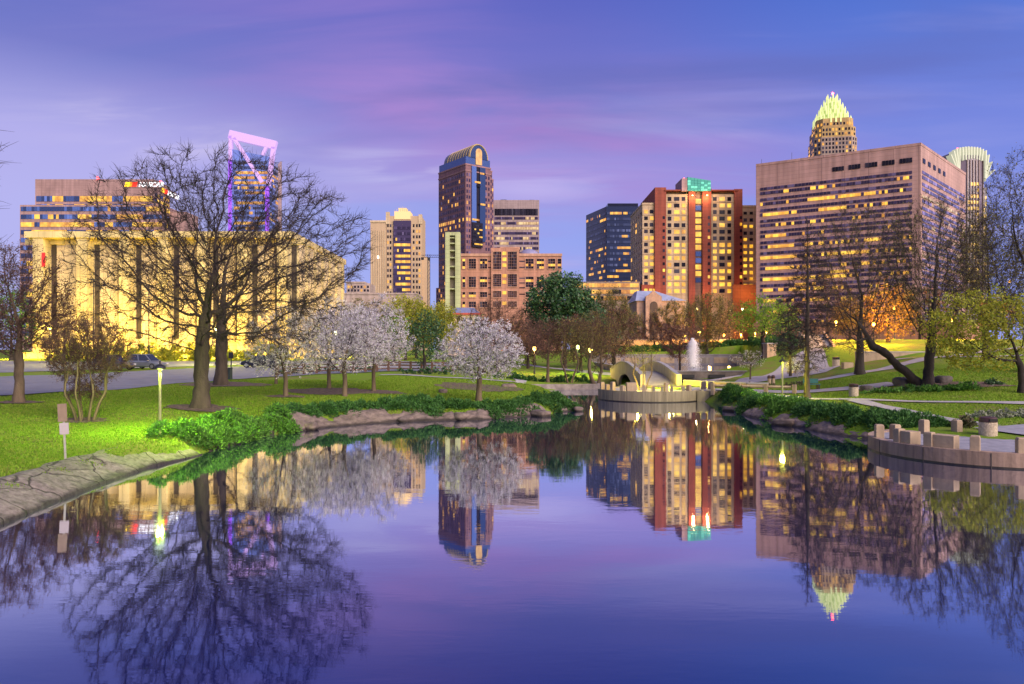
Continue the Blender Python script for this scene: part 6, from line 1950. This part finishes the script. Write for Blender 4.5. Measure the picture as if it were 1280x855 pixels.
def far_terrace():
    cx, cy, r = 11.1, 58.3, 4.1
    o = empty('round_terrace', (cx, cy, 0), 0, 'small round concrete terrace in front of the footbridge', 'terrace')
    n = 48
    out = arc(0, 0, r, 0, 2 * math.pi, n + 1)[:-1]; inn = arc(0, 0, r - .28, 0, 2 * math.pi, n + 1)[:-1]
    mb = MB()
    for i in range(n):
        j = (i + 1) % n
        a, b, c, d = out[i], out[j], inn[j], inn[i]
        mb.face([(*a, -.8), (*b, -.8), (*b, .83), (*a, .83)]); mb.face([(*a, .83), (*b, .83), (*c, .83), (*d, .83)]); mb.face([(*d, .83), (*c, .83), (*c, .3), (*d, .3)])
    mb.build('wall', mat('terrace_wall_far', (.27, .225, .155), .9, .35, 1.6, bump=.35, streak=(3, 3, .2), detail=7), o)
    MB().prism(inn, .2, .75).build('floor', M_pave, o)
    wl = MB()
    for i in range(n):
        p_, q_ = arc(0, 0, r + .006, 2 * math.pi * i / n, 2 * math.pi * (i + 1) / n, 2)
        wl.face([(*p_, -.2), (*q_, -.2), (*q_, .07), (*p_, .07)])
    wl.build('waterline', mat('wet_stain', (.035, .028, .022), .5, .4, 3), o)
    wing = MB().prism([(3.2, -2.7), (4.6, -2.9), (5.2, -2.5), (5.2, -2.1), (4.6, -2.4), (3.4, -2.2)], -.5, .80)
    wing.build('wing_wall', mat('terrace_wall_far', (.27, .225, .155)), o)
    G = 'stone posts round the far terrace'
    def on_ring(px, rr):
        k = (px - CX) / F
        A, B, C_ = 1 + k * k, -2 * (k * cx + cy), cx * cx + cy * cy - rr * rr
        y = (-B - math.sqrt(max(0, B * B - 4 * A * C_))) / (2 * A)
        return k * y, y
    for px, rr, h, lab in ((753, 3.9, .66, 'stone post at the left end of the far terrace'), (759, 3.85, .52, 'short stone post beside the left end post'), (766, 3.85, .74, 'taller stone post in the left curve of the far terrace'), (778, 3.85, .5, 'low stone post before the arch opening'),
                       (805, 3.8, .55, 'stone post under the thin multi-stemmed tree'), (833, 3.8, .74, 'stone post in front of the bridge ramp'), (861, 3.75, .55, 'stone post at the right end of the far terrace')):
        x, y = on_ring(px, rr)
        bollard(lab, x, y, .75, h, .30, math.atan2(y - cy, x - cx) + math.pi / 2, G)
    x, y = on_ring(789, 3.2)
    props(MB().box(-.38, .38, -.3, .3, 0, .7).build('stone_block', M_conc2, bevel=.02, loc=(x, y, .752)), 'yellow-lit concrete block before the bridge arch', 'stone block')
    def bench(x0, x1, y, lab):
        b = empty('bench', ((x0 + x1) / 2, y, .75), 0, lab, 'bench', 'concrete benches on the far terrace')
        w = (x1 - x0) / 2
        MB().box(-w, w, -.2, .2, .36, .46).build('seat', M_conc2, b)
        for s in (-1, 1): MB().box(s * w * .8 - .1, s * w * .8 + .1, -.15, .15, 0, .36).build('leg', M_conc, b)
    for bx, by, bw in ((9.6, 56.4, 160), (13.0, 59.4, 600), (13.6, 61.9, 420)):
        MB().lathe([(.10, .74), (.16, .755), (.16, .84), (.12, .88)], (bx - cx, by - cy), 12).build('ground_light', emit('ground_light_glow', (1, .8, .15), 6), o)
        point_light('ground_light_lamp', (bx, by, 1.2), (1, .78, .08), bw, .35)
    bench(ax(815, 55.6), ax(829, 55.6), 55.6, 'concrete slab bench left of the ramp post')
    bench(ax(838, 55.6), ax(856, 55.6), 55.7, 'concrete slab bench right of the ramp post')
far_terrace()
def footbridge():
    # arched bridge over the channel: humped deck between two solid curved parapets
    cx, y0, y1, hw = 13.1, 63.6, 83.0, 1.6
    o = empty('footbridge', (cx, y0, .78), 0, 'small arched concrete footbridge with solid curved parapets', 'footbridge')
    Mb = mat('bridge_concrete', (.30, .265, .21), .85, .25, 1.5, bump=.25, streak=(3, 3, .25), detail=6)
    n = 28
    ys = np.linspace(0, y1 - y0, n)
    L = y1 - y0
    zd = lambda y: .05 + .98 * math.sin(math.pi * min(1, max(0, y / L))) ** 1.1
    deck = MB()
    for a, b in zip(ys[:-1], ys[1:]):
        deck.face([(-hw + .2, a, zd(a)), (hw - .2, a, zd(a)), (hw - .2, b, zd(b)), (-hw + .2, b, zd(b))])
    deck.build('deck', mat('bridge_deck', (.36, .32, .25), .9, .15, 1.5), o)
    for sgn, nm in ((-1, 'parapet'), (1, 'parapet')):
        x = sgn * hw
        top = [(y, zd(y) + .92) for y in ys]
        # underside: springing walls either side of a round arch over the channel
        c, rr = 9.0, 4.3
        und = []
        for y in ys:
            q = abs(y - c) / rr
            und.append((y, -1.2 if q >= 1 else -.7 + 1.45 * math.sqrt(1 - q * q)))
        poly_top, poly_b = top, und
        mb = MB()
        for i in range(n - 1):
            a0, a1, b0, b1 = poly_b[i], poly_b[i + 1], poly_top[i], poly_top[i + 1]
            for s2 in (-.14, .14):
                f = [(x + s2, a0[0], a0[1]), (x + s2, a1[0], a1[1]), (x + s2, b1[0], b1[1]), (x + s2, b0[0], b0[1])]
                mb.face(f if s2 > 0 else f[::-1])
            mb.face([(x - .14, b0[0], b0[1]), (x + .14, b0[0], b0[1]), (x + .14, b1[0], b1[1]), (x - .14, b1[0], b1[1])])
            mb.face([(x - .14, a1[0], a1[1]), (x + .14, a1[0], a1[1]), (x + .14, a0[0], a0[1]), (x - .14, a0[0], a0[1])])
        for i, k in ((0, 1), (n - 1, -1)):
            f = [(x - .14, poly_b[i][0], poly_b[i][1]), (x + .14, poly_b[i][0], poly_b[i][1]), (x + .14, poly_top[i][0], poly_top[i][1]), (x - .14, poly_top[i][0], poly_top[i][1])]
            mb.face(f if k == 1 else f[::-1])
        mb.build('parapet', Mb, o)
        cp = MB()
        for i in range(n - 1):
            b0, b1 = poly_top[i], poly_top[i + 1]
            P = [(x - .19, b0[0], b0[1] + .003), (x + .19, b0[0], b0[1] + .003), (x + .19, b1[0], b1[1] + .003), (x - .19, b1[0], b1[1] + .003)]
            Q = [(p[0], p[1], p[2] + .09) for p in P]
            cp.face(Q); cp.face([P[0], P[1], Q[1], Q[0]]) if i == 0 else None
            cp.face([P[1], P[2], Q[2], Q[1]]); cp.face([P[3], P[0], Q[0], Q[3]])
        cp.build('coping', M_pave, o)
    MB().box(hw - .22, hw + .22, -.3, 0, -.6, 1.04).build('end_pier', Mb, o)
    MB().box(-hw - .22, -hw + .22, -.3, 0, -.6, 1.04).build('end_pier', Mb, o)
footbridge()
def walls():
    def wall(label, pts, h, t, m, zb=None, cap=True, name='retaining_wall'):
        p = np.array(pts, float)
        o = empty(name, (p[0, 0], p[0, 1], 0), 0, label, 'wall')
        mb, cb = MB(), MB()
        for a, b in zip(p[:-1], p[1:]):
            d = (b - a)[:2] / np.hypot(*(b - a)[:2]); nn = np.array([-d[1], d[0]]) * t / 2
            q = [a[:2] + nn - p[0, :2], a[:2] - nn - p[0, :2], b[:2] - nn - p[0, :2], b[:2] + nn - p[0, :2]]
            z0 = -1.0 if zb is None else zb
            mb.prism([tuple(v) for v in (q[0], q[1], q[2], q[3])], z0, h)
            nn2 = nn * 1.25
            q = [a[:2] + nn2 - p[0, :2], a[:2] - nn2 - p[0, :2], b[:2] - nn2 - p[0, :2], b[:2] + nn2 - p[0, :2]]
            cb.prism([tuple(v) for v in q], h + .003, h + .10)
        mb.build('wall', m, o)
        if cap: cb.build('coping', M_pave, o)
        return o
    Ms = mat('dressed_stone', (.30, .25, .235), .9, .35, 1.8, bump=.6)
    wall('long low stone wall at the back of the side inlet', [(-1.0, 71.6), (4.5, 71.9), (8.9, 72.3)], .55, .5, Ms, cap=False)
    wall('stone wall closing the channel beside the footbridge', [(8.7, 72.4), (8.9, 75), (9.1, 77.6)], .6, .4, Ms, cap=False)
    o = wall('stone weir wall with a bright rim below the fountain pool', [(15.8, 99.9), (38.6, 99.9)], .98, .7, mat('weir_stone', (.16, .13, .11), .8, .4, .8, bump=.5), cap=True)
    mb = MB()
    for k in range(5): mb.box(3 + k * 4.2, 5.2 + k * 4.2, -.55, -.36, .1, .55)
    mb.build('spillway_shade', mat('weir_shadow', (.03, .03, .03)), o)  # dark boxes paint the shadow below the weir lip
    wall('side wall of the upper pool by the plaza', [(38.3, 100.3), (44.4, 141.5)], 1.6, .6, Ms)
    wall('left side wall of the upper pool', [(16.0, 100.3), (16.0, 141.5)], 1.5, .6, Ms)
    o = wall('grey back wall of the upper pool with pale panels', [(14, 142), (47, 142)], 3.0, .8, mat('pool_back_wall', (.24, .21, .22), .85, .25, .6))
    for k in range(9): MB().box(1.2 + k * 3.5, 3.9 + k * 3.5, -.46, -.405, 1.35, 2.45).build('panel', M_conc2 if k % 3 else M_conc, o)
    wall('yellow-lit rail wall along the walk by the lower pool', [(15.2, 63.4), (16.6, 60.6), (19.0, 58.2), (20.6, 57.8)], 1.25, .3, M_conc2)
    wall('diagonal stone edge of the lower pool beside the plaza', [(18.3, 69.6), (20.9, 74), (26.4, 84), (34.6, 99.4)], .85, .5, Ms)
    wall('stone seat wall along the plaza below the lawn', [(28.6, 74.6), (33.5, 74.4), (39, 73.0)], 1.75, .5, mat('seat_wall', (.42, .29, .22), .9, .3, 1), zb=.5)
    wall('low kerb wall curving behind the dark trunk', [(37.5, 78.5), (43, 79.0), (49, 80.5)], 3.7, .4, M_conc2, zb=2)
    o = empty('timber_rail', (15.4, 55.2, .82), R(-40), 'low concrete post-and-beam rail catching yellow light along the walk', 'rail')
    a, b = Vector((0, 0, 0)), Vector((5.6, 1.6, 0))
    for t in (0, .33, .66, 1.0):
        p = a + (b - a) * t
        MB().box(p.x - .13, p.x + .13, p.y - .13, p.y + .13, -.3, .62).build('post', M_conc2, o, bevel=.015)
    for t in (0, .33, .66):
        p, q = a + (b - a) * (t + .03), a + (b - a) * (t + .3)
        MB().tube([(p.x, p.y, .42), (q.x, q.y, .42)], .1, 4).build('beam', M_conc2, o)
    o.name = 'post_rail'
    for px, lab in ((879, 'dark plaque on the rail wall nearer the bridge'), (887.5, 'dark plaque on the rail wall nearer the juniper')):
        x = ax(px, 56.3)
        p = empty('plaque', (x, 56.3, .78), .1, lab, 'plaque', 'dark plaques by the terrace')
        MB().box(-.2, .2, -.04, .04, .12, .72).build('panel', mat('plaque_dark', (.05, .035, .055), .4, .2, 3), p)
        MB().box(-.06, .06, -.03, .05, 0, .12).build('foot', M_galv, p)
    wall('sandy wall glowing orange along the street behind the park', [(14, 173), (64, 174)], 6.3, .5, mat('street_wall', (.34, .24, .13), .9, .3, .5), zb=2.5)
    # stone pylon
    d = 92.0; x = ax(962, d); z = g1(x, d)
    o = empty('stone_pylon', (x, d, z), .1, 'square banded stone pylon in front of the bright green tree', 'pylon')
    h = az_(430, d) - z
    for k in range(5): MB().box(-.62 + (k % 2) * .03, .62 - (k % 2) * .03, -.62 + (k % 2) * .03, .62 - (k % 2) * .03, k * h / 5 + (.004 if k else -.3), (k + 1) * h / 5).build('course', M_conc2, o)
    MB().box(-.7, .7, -.7, .7, h + .003, h + .14).build('cap', M_pave, o)
    # flight of pale steps
    d = 90.0; x = ax(1027, d); z = g1(x, d) - .1
    o = empty('steps', (x, d, z), R(-8), 'flight of bluish-white steps climbing between orange-lit trees', 'steps')
    n = 11
    for k in range(n):
        MB().box(-1.35, 1.35, k * .42, n * .42, k * .17, (k + 1) * .17 - .003).build('step', M_pave, o)
    for s in (-1, 1):
        MB().extrude([(s * 1.5, 0, 0), (s * 1.5, n * .42, 0), (s * 1.5, n * .42, n * .17 + .45), (s * 1.5, 0, .45)], (-.13, 0, 0), (.13, 0, 0)).build('side_wall', M_conc2, o)
walls()
def fountain():
    d = 116.0
    x = ax(866, d)
    o = empty('fountain', (x, d, 1.08), 0, 'tall white plume of fountain water in the upper pool', 'fountain')
    m = bpy.data.materials.new('falling_water'); m.use_nodes = True
    nt = m.node_tree; N, L = nt.nodes, nt.links
    b = N['Principled BSDF']
    b.inputs['Base Color'].default_value = (.9, .9, .95, 1); b.inputs['Roughness'].default_value = .5
    b.inputs['Subsurface Weight'].default_value = .0
    tr = N.new('ShaderNodeBsdfTranslucent'); tr.inputs[0].default_value = (.9, .9, .97, 1)
    mx = N.new('ShaderNodeMixShader'); mx.inputs[0].default_value = .5
    L.new(b.outputs[0], mx.inputs[1]); L.new(tr.outputs[0], mx.inputs[2]); L.new(mx.outputs[0], N['Material Output'].inputs[0])
    rg = np.random.default_rng(3)
    n = 26000                                          # drops and streaks of the plume
    t = rg.uniform(0, 1, n)
    H = 4.5
    z = H * (1 - t ** 2)
    spread = (.07 + .58 * t ** .8)
    a = rg.uniform(0, 2 * math.pi, n); rr = spread * np.abs(rg.normal(0, 1, n))
    p = np.stack([np.cos(a) * rr, np.sin(a) * rr, z], 1)
    dv = np.stack([np.cos(a) * .25, np.sin(a) * .25, -np.ones(n)], 1)
    V, Fq = leaf_geo(p, .20, rg, .10, dv * 3)
    np_mesh('plume', V, Fq, m, o)
    n = 5000
    t = rg.uniform(0, 1, n); p = np.stack([rg.normal(0, .07 + .03, n), rg.normal(0, .1, n), H * t], 1)
    V, Fq = leaf_geo(p, .3, rg, .2, np.tile([0, 0, 3.0], (n, 1)))
    np_mesh('jet', V, Fq, m, o)
    MB().lathe([(.5, -.9), (.5, .02), (.2, .10), (.12, .35), (.08, .4)], n=16).build('nozzle', M_metal, o)
    for dx in (1.2, 4.6, 7.6): 
        l = MB().lathe([(.1, 0), (.22, .05), (.22, .3), (.1, .36)], (dx, -6 + dx * .4), 12).build('pool_light', emit('pool_lamp', (1, .55, .10), 7), o)
    point_light('pool_lamp_glow', (x + 1.2, d - 5, 1.7), (1, .85, .65), 700, .2)
fountain()

# ---------------------------------------------------------------- lamps, signs, bins, fence
def globe_lamp(label, x, y, h, col, k, watts, r=.16, group='globe lamps around the park', zbase=None, mname=None):
    z = g1(x, y) if zbase is None else zbase
    o = empty('street_lamp', (x, y, z), 0, label, 'street lamp', group)
    MB().lathe([(.13, -.2), (.13, .25), (.06, .5), (.045, h - r - .05), (.09, h - r)], n=10).build('pole', M_metal, o)
    MB().lathe([(r * .45, h - r), (r * .9, h - r * .45), (r, h), (r * .9, h + r * .45), (r * .4, h + r * .95)], n=14).build('globe', emit(mname or 'lamp_%.2f_%.2f_%g' % (col[1], col[2], k), col, k * .4), o, smooth=True)
    MB().lathe([(r * .42, h + r * .96), (r * .5, h + r * 1.0), (.03, h + r * 1.25)], n=14).build('finial', M_metal, o)
    point_light('lamp_glow', (x, y, z + h - r - .25), col, watts, .15)
    return o
def lamps():
    # shaded post lamps by the water
    def post_lamp(label, x, y, h, watts, col):
        z = g1(x, y)
        o = empty('post_lamp', (x, y, z), 0, label, 'post lamp', 'slender shaded post lamps by the pond')
        MB().lathe([(.075, -.3), (.075, .1), (.055, .15), (.05, h)], n=10).build('pole', mat('lamp_pole', (.27, .26, .12), .6, .2, 3), o)
        MB().lathe([(.21, h - .12), (.22, h - .115), (.21, h - .03), (.13, h + .03), (.05, h + .07), (.03, h + .2)], n=20).build('shade', M_metal, o, smooth=False)
        MB().lathe([(.055, h - .11), (.12, h - .10), (.13, h - .07), (.055, h - .05)], n=12).build('lamp', emit('post_lamp_glow', (.75, 1, .25), 25), o)
        point_light('post_lamp_light', (x, y, z + h - .20), col, watts, .1)
    post_lamp('slender post lamp over the bright grass beside the left junipers', ax(200, 28.2), 28.2, 2.72, 2300, (.66, 1.0, .07))
    post_lamp('slender post lamp beside the bare cypress on the right bank', ax(978, 46.5), 46.5, 2.6, 1000, (.95, .95, .07))
    Y = (1, .80, .14); O = (1, .42, .05)
    globe_lamp('brilliant yellow lamp between the two big trunks', ax(270, 98), 98, 5.0, (1, .92, .18), 60, 3800, .26)
    globe_lamp('yellow lamp behind the twigs of the multi-stemmed tree', ax(62, 96), 96, 5.0, (1, .85, .12), 22, 1500, .24)
    globe_lamp('pale yellow lamp showing through the pear blossoms', ax(419, 100), 100, 4.4, (1, .95, .5), 16, 900, .28)
    globe_lamp('white lamp behind the last pear tree', ax(456, 96), 96, 3.0, (1, .95, .75), 12, 500, .25)
    globe_lamp('greenish lamp among the crape myrtles by the inlet', ax(722, 92), 92, 3.4, (.75, 1, .25), 14, 700, .24)
    globe_lamp('golden lamp glowing behind the crape myrtle trunk', ax(738, 84), 84, 3.2, (1, .72, .10), 14, 900, .24)
    globe_lamp('orange lamp under the twigs beside the round white tree', ax(668, 90), 90, 3.2, (1, .55, .12), 12, 600, .24)
    globe_lamp('golden lamp beside the fountain plume', ax(874, 150), 150, 3.4, (1, .60, .08), 30, 3500, .3)
    for i, (px, py, d, lab) in enumerate(((871, 386, 165, 'tall lamp left in the row of four before the hotel'), (912, 389, 165, 'tall lamp at the bright green tree, left of a close pair'), (928, 386, 162, 'tall lamp showing through the top of the bright green tree'), (944, 428, 160, 'low golden lamp under the bright green tree'), (905, 428, 164, 'low orange lamp on the street behind the fountain'),
                              (1045, 420, 104, 'orange lamp by the pale steps'), (1092, 428, 88, 'orange lamp beside the golden tree'), (1118, 385, 100, 'orange lamp high behind the leaning tree'), (1190, 404, 96, 'golden lamp in the twigs of the vase-shaped tree'), (1235, 345, 104, 'golden lamp high among the right-edge trees'), (1262, 352, 108, 'golden lamp beside the right edge of the photo'), (958, 423, 150, 'golden lamp just behind the stone pylon'), (838, 430, 164, 'added low orange lamp lighting the street wall left of the fountain plume'), (856, 429, 165, 'added low orange lamp lighting the street wall just left of the golden fountain lamp'), (926, 430, 166, 'added low orange lamp midway along the street wall it lights'))):  # closing entries are lamps added to make the street wall glow
        x = ax(px, d); z = g1(x, d)
        globe_lamp(lab, x, d, max(2.6, az_(py, d) - z), O if i not in (0, 1, 2) else (1, .8, .3), 16, (900, 900, 900, 9000, 12000, 4500, 6500, 4000, 2600, 900, 900, 7000, 2500, 3000, 9000)[i], .24 if d > 140 else .18)
lamps()
def signs():
    x, y = -13.95, 22.5
    o = empty('sign_post', (x, y, g1(x, y)), R(28), 'leaning metal sign post with two blank plates on the left lawn', 'sign')
    z = g1(x, y)
    MB().box(-.03, .03, -.012, .012, -.2, 1.75).build('post', M_galv, o)
    MB().box(-.15, .10, -.035, -.02, 1.24, 1.80).build('plate', mat('sign_back', (.20, .14, .10), .6, .2, 3), o)
    MB().box(-.12, .13, -.033, -.018, .84, 1.20).build('plate', mat('sign_plate', (.36, .31, .33), .6, .1, 3), o)
    o.rotation_euler = (R(-1.5), R(-2.5), R(22))
    d = 66.0; x = ax(997, d); z = g1(x, d)
    o = empty('sign_post', (x, d, z), 0, 'small white square sign on a thin post by the plaza', 'sign')
    h = max(1.2, az_(455, d) - z)
    MB().box(-.03, .03, -.02, .02, -.2, h).build('post', M_galv, o)
    MB().box(-.22, .22, -.04, -.022, h - .5, h).build('plate', M_white, o)
    MB().box(-.09, .09, -.045, -.041, h - .36, h - .16).build('symbol', M_gdark, o)
    x, y, _ = W(1067, 494, .95)
    litter_bin('stone litter bin with a dark dome lid at the end of the walk', x, y, g1(x, y), .6, .85)
    d = 72.5; x = ax(1045, d)
    litter_bin('dark-lidded litter bin in front of the plaza seat wall', x, d, g1(x, d), .7, 1.0)
    for i, (px, lab) in enumerate(((961.5, 'short dark-topped post on the plaza, nearer the pool'), (966.5, 'short dark-topped post on the plaza, nearer the lamp post'))):
        d = 63.0; x = ax(px, d); z = g1(x, d)
        o = empty('short_post', (x, d, z), 0, lab, 'post', 'short posts on the plaza')
        MB().lathe([(.15, -.2), (.15, .42), (.13, .45)], n=12).build('body', M_conc2, o)
        MB().lathe([(.155, .453), (.17, .55), (.15, .68), (.06, .74)], n=12).build('cap', mat('brown_lid', (.065, .028, .026)), o)
    for px, d, w, lab in ((1059, 66.5, .9, 'low concrete block at the end of the seat wall'), ):
        x = ax(px, d)
        props(MB().box(-w / 2, w / 2, -.3, .3, -.3, .5).build('stone_block', M_conc2, bevel=.03, loc=(x, d, g1(x, d))), lab, 'stone block')
    d = 55.0; x = ax(1015, d)
    o = empty('park_bench', (x, d, g1(x, d)), .1, 'small teal park bench behind the cypress trunk', 'bench')
    Mt = mat('teal_paint', (.03, .15, .13), .6, .15, 3)
    MB().box(-.6, .6, -.2, .2, .40, .45).build('seat', Mt, o); MB().box(-.6, .6, .2, .25, .5, .85).build('backrest', Mt, o)
    for s in (-1, 1): MB().box(s * .5 - .04, s * .5 + .04, -.18, .22, 0, .4).build('leg', M_metal, o)
signs()
def fence():
    a, b = np.array([ax(347, 67.5), 67.5]), np.array([ax(566, 77.5), 77.5])
    o = empty('wooden_fence', (*a, 0), 0, 'brown post-and-rail wooden fence along the car park', 'fence')
    n = 15
    P = [a + (b - a) * k / n for k in range(n + 1)]
    for p in P:
        z = g1(*p)
        MB().box(p[0] - a[0] - .11, p[0] - a[0] + .11, p[1] - a[1] - .11, p[1] - a[1] + .11, z - .2, z + 1.05).build('post', M_wood, o)
    for p, q in zip(P[:-1], P[1:]):
        for h in (.30, .62, .92):
            mb = MB()
            A, B = Vector((*(p - a), g1(*p) + h)), Vector((*(q - a), g1(*q) + h))
            mb.tube([A, B], .055, 4)
            mb.build('rail', M_wood, o)
fence()

# ---------------------------------------------------------------- vehicles
def car(label, x, y, rz, col, kind='sedan', seed=0):
    o = empty('parked_car', (x, y, g1(x, y) + .06), rz, label, 'car', 'cars in the car park')
    paint = mat('car_paint_%g_%g' % (col[0], col[2]), col, .28, .05, 2, metal=.35, spec=.6)
    L, Wd = 4.6, 1.8
    roof = 1.5 if kind == 'sedan' else 1.72
    # stations along the length: x, half width, sill z, belt z
    st = [(-2.3, .66, .42, .62), (-2.2, .80, .32, .86), (-1.5, .89, .24, .95), (-.4, .90, .24, .95), (.8, .90, .24, .94), (1.6, .87, .26, .86), (2.15, .78, .32, .74), (2.3, .62, .40, .60)]
    mb = MB()
    rings = []
    for (sx, hw, lo, hi) in st:
        rings.append([(sx, -hw * .9, lo), (sx, -hw, lo + .14), (sx, -hw, hi - .14), (sx, -hw * .88, hi), (sx, hw * .88, hi), (sx, hw, hi - .14), (sx, hw, lo + .14), (sx, hw * .9, lo)])
    k = 8
    for r in rings: mb.v += r
    for i in range(len(rings) - 1):
        for j in range(k):
            mb.f.append((i * k + j, i * k + (j + 1) % k, (i + 1) * k + (j + 1) % k, (i + 1) * k + j)); mb.m.append(0)
    mb.f.append(tuple(range(k))); mb.m.append(0)
    mb.f.append(tuple((len(rings) - 1) * k + k - 1 - j for j in range(k))); mb.m.append(0)
    mb.build('body', paint, o, smooth=False, bevel=.03)
    # cabin: roof slab over raked glass
    rear = -2.05 if kind != 'sedan' else -1.75
    bt, tp = .93, roof
    base = [(rear, -.76, bt), (1.15, -.76, bt), (1.15, .76, bt), (rear, .76, bt)]
    tr = -1.75 if kind != 'sedan' else -1.15
    topq = [(tr, -.60, tp), (.25, -.60, tp), (.25, .60, tp), (tr, .60, tp)]
    cb = MB()
    i = 0
    cb.v += base + topq
    for q in range(4):
        cb.f.append((q, (q + 1) % 4, 4 + (q + 1) % 4, 4 + q)); cb.m.append(0)
    cb.f.append((4, 5, 6, 7)); cb.m.append(0)
    cb.build('cabin', paint, o, bevel=.05)
    gls = mat('car_glass', (.02, .025, .035), .08, .1, 2, spec=.8)
    def pane(a, b, c, d, name='window'):
        q = [Vector(v) for v in (a, b, c, d)]
        cen = sum(q, Vector()) / 4
        n = (q[1] - q[0]).cross(q[2] - q[0]).normalized()
        q = [cen + (v - cen) * .86 + n * .012 for v in q]
        m2 = MB(); m2.extrude([tuple(v) for v in q], tuple(-n * .02), tuple(n * .006)); m2.build(name, gls, o)
    for f in (0, 2):
        a, b, c, d = [Vector(v) for v in ((base[f], base[f + 1], topq[f + 1], topq[f]) if f == 0 else (base[2], base[3], topq[3], topq[2]))]
        h1, h2 = a.lerp(b, .48), d.lerp(c, .48)
        pane(a, h1, h2, d); pane(h1, b, c, h2)
    pane(base[1], base[2], topq[2], topq[1], 'windscreen'); pane(base[3], base[0], topq[0], topq[3], 'rear_window')
    for sx in (-1.42, 1.40):
        for sy in (-1, 1):
            w = MB()
            for (r_, y0_, y1_, m_) in ((.33, -.10, .10, 0), (.21, -.105, .105, 1)):
                ii = len(w.v); n = 16
                for yy in (y0_, y1_):
                    for j in range(n):
                        t = 2 * math.pi * j / n; w.v.append((r_ * math.cos(t), yy, r_ * math.sin(t)))
                for j in range(n): w.f.append((ii + j, ii + (j + 1) % n, ii + n + (j + 1) % n, ii + n + j)); w.m.append(m_)
                w.f.append(tuple(ii + n - 1 - j for j in range(n))); w.m.append(m_); w.f.append(tuple(ii + n + j for j in range(n))); w.m.append(m_)
            wo = w.build('wheel', [mat('tyre', (.02, .02, .02), .85), mat('alloy', (.4, .4, .42), .35, .1, 3, metal=.8)], o)
            wo.location = (sx, sy * .82, .33)
    for sy in (-1, 1):
        MB().box(2.12, 2.27, sy * .58 - .16, sy * .58 + .16, .60, .72).build('headlight', mat('lamp_lens', (.6, .6, .62), .1, .05, 3), o)
        MB().box(-2.28, -2.14, sy * .62 - .14, sy * .62 + .14, .62, .80).build('tail_light', mat('red_lens', (.25, .01, .01), .2, .05, 3), o)
        MB().box(.78, .98, sy * .93 - .09, sy * .93 + .09, .93, 1.06).build('mirror', paint, o)
def cars():
    car('grey hatchback parked nose right in front of the yellow-lit hedge', ax(184, 84), 84, R(-14), (.17, .18, .21), 'hatch')
    car('dark grey estate car parked behind the twigs, left of the grey hatchback', ax(142, 81), 81, R(-10), (.07, .065, .08), 'hatch')
    car('dark car parked behind the pear tree trunk by the fence', ax(326, 87), 87, R(172), (.018, .022, .04), 'sedan')
    car('red car on the street behind the fountain', ax(883, 164), 164, R(8), (.42, .02, .02), 'sedan')
    # lidded box and utility posts by the road
    for px, d, w, lab in ((243, 57, .75, 'dark round shrub beside the great bare trunk'), (263, 57.5, .5, 'dark small shrub right of the great bare trunk')):
        pass
    d = 60.0; x = ax(284, d)
    o = empty('utility_cabinet', (x, d, g1(x, d)), 0, 'dark utility cabinet beside the second trunk', 'cabinet')
    MB().box(-.35, .35, -.25, .25, 0, .95).build('body', mat('cabinet_green', (.03, .045, .04), .5, .2, 3), o, bevel=.02); MB().box(-.38, .38, -.28, .28, .953, 1.02).build('lid', M_metal, o)
    d = 62.0; x = ax(289, d)
    o = empty('sign_post', (x, d, g1(x, d)), 0, 'thin dark post with a small sign beside the second trunk', 'sign')
    MB().box(-.03, .03, -.03, .03, -.2, 2.3).build('post', M_metal, o); MB().box(-.2, .2, -.05, -.032, 1.8, 2.3).build('plate', M_metal, o)
    for px, lab in ((117, 'thin dark light pole before the second hall column'), (186, 'thin dark light pole behind the grey hatchback')):
        d = 92.0; x = ax(px, d)
        o = empty('light_pole', (x, d, g1(x, d)), 0, lab, 'pole', None)
        h = az_(350 if px == 117 else 358, d) - g1(x, d)
        MB().lathe([(.12, -.2), (.12, .3), (.07, .4), (.05, h)], n=8).build('pole', M_metal, o)
        MB().box(-.55, .55, -.12, .12, h, h + .12).build('lamp_head', M_metal, o)
cars()
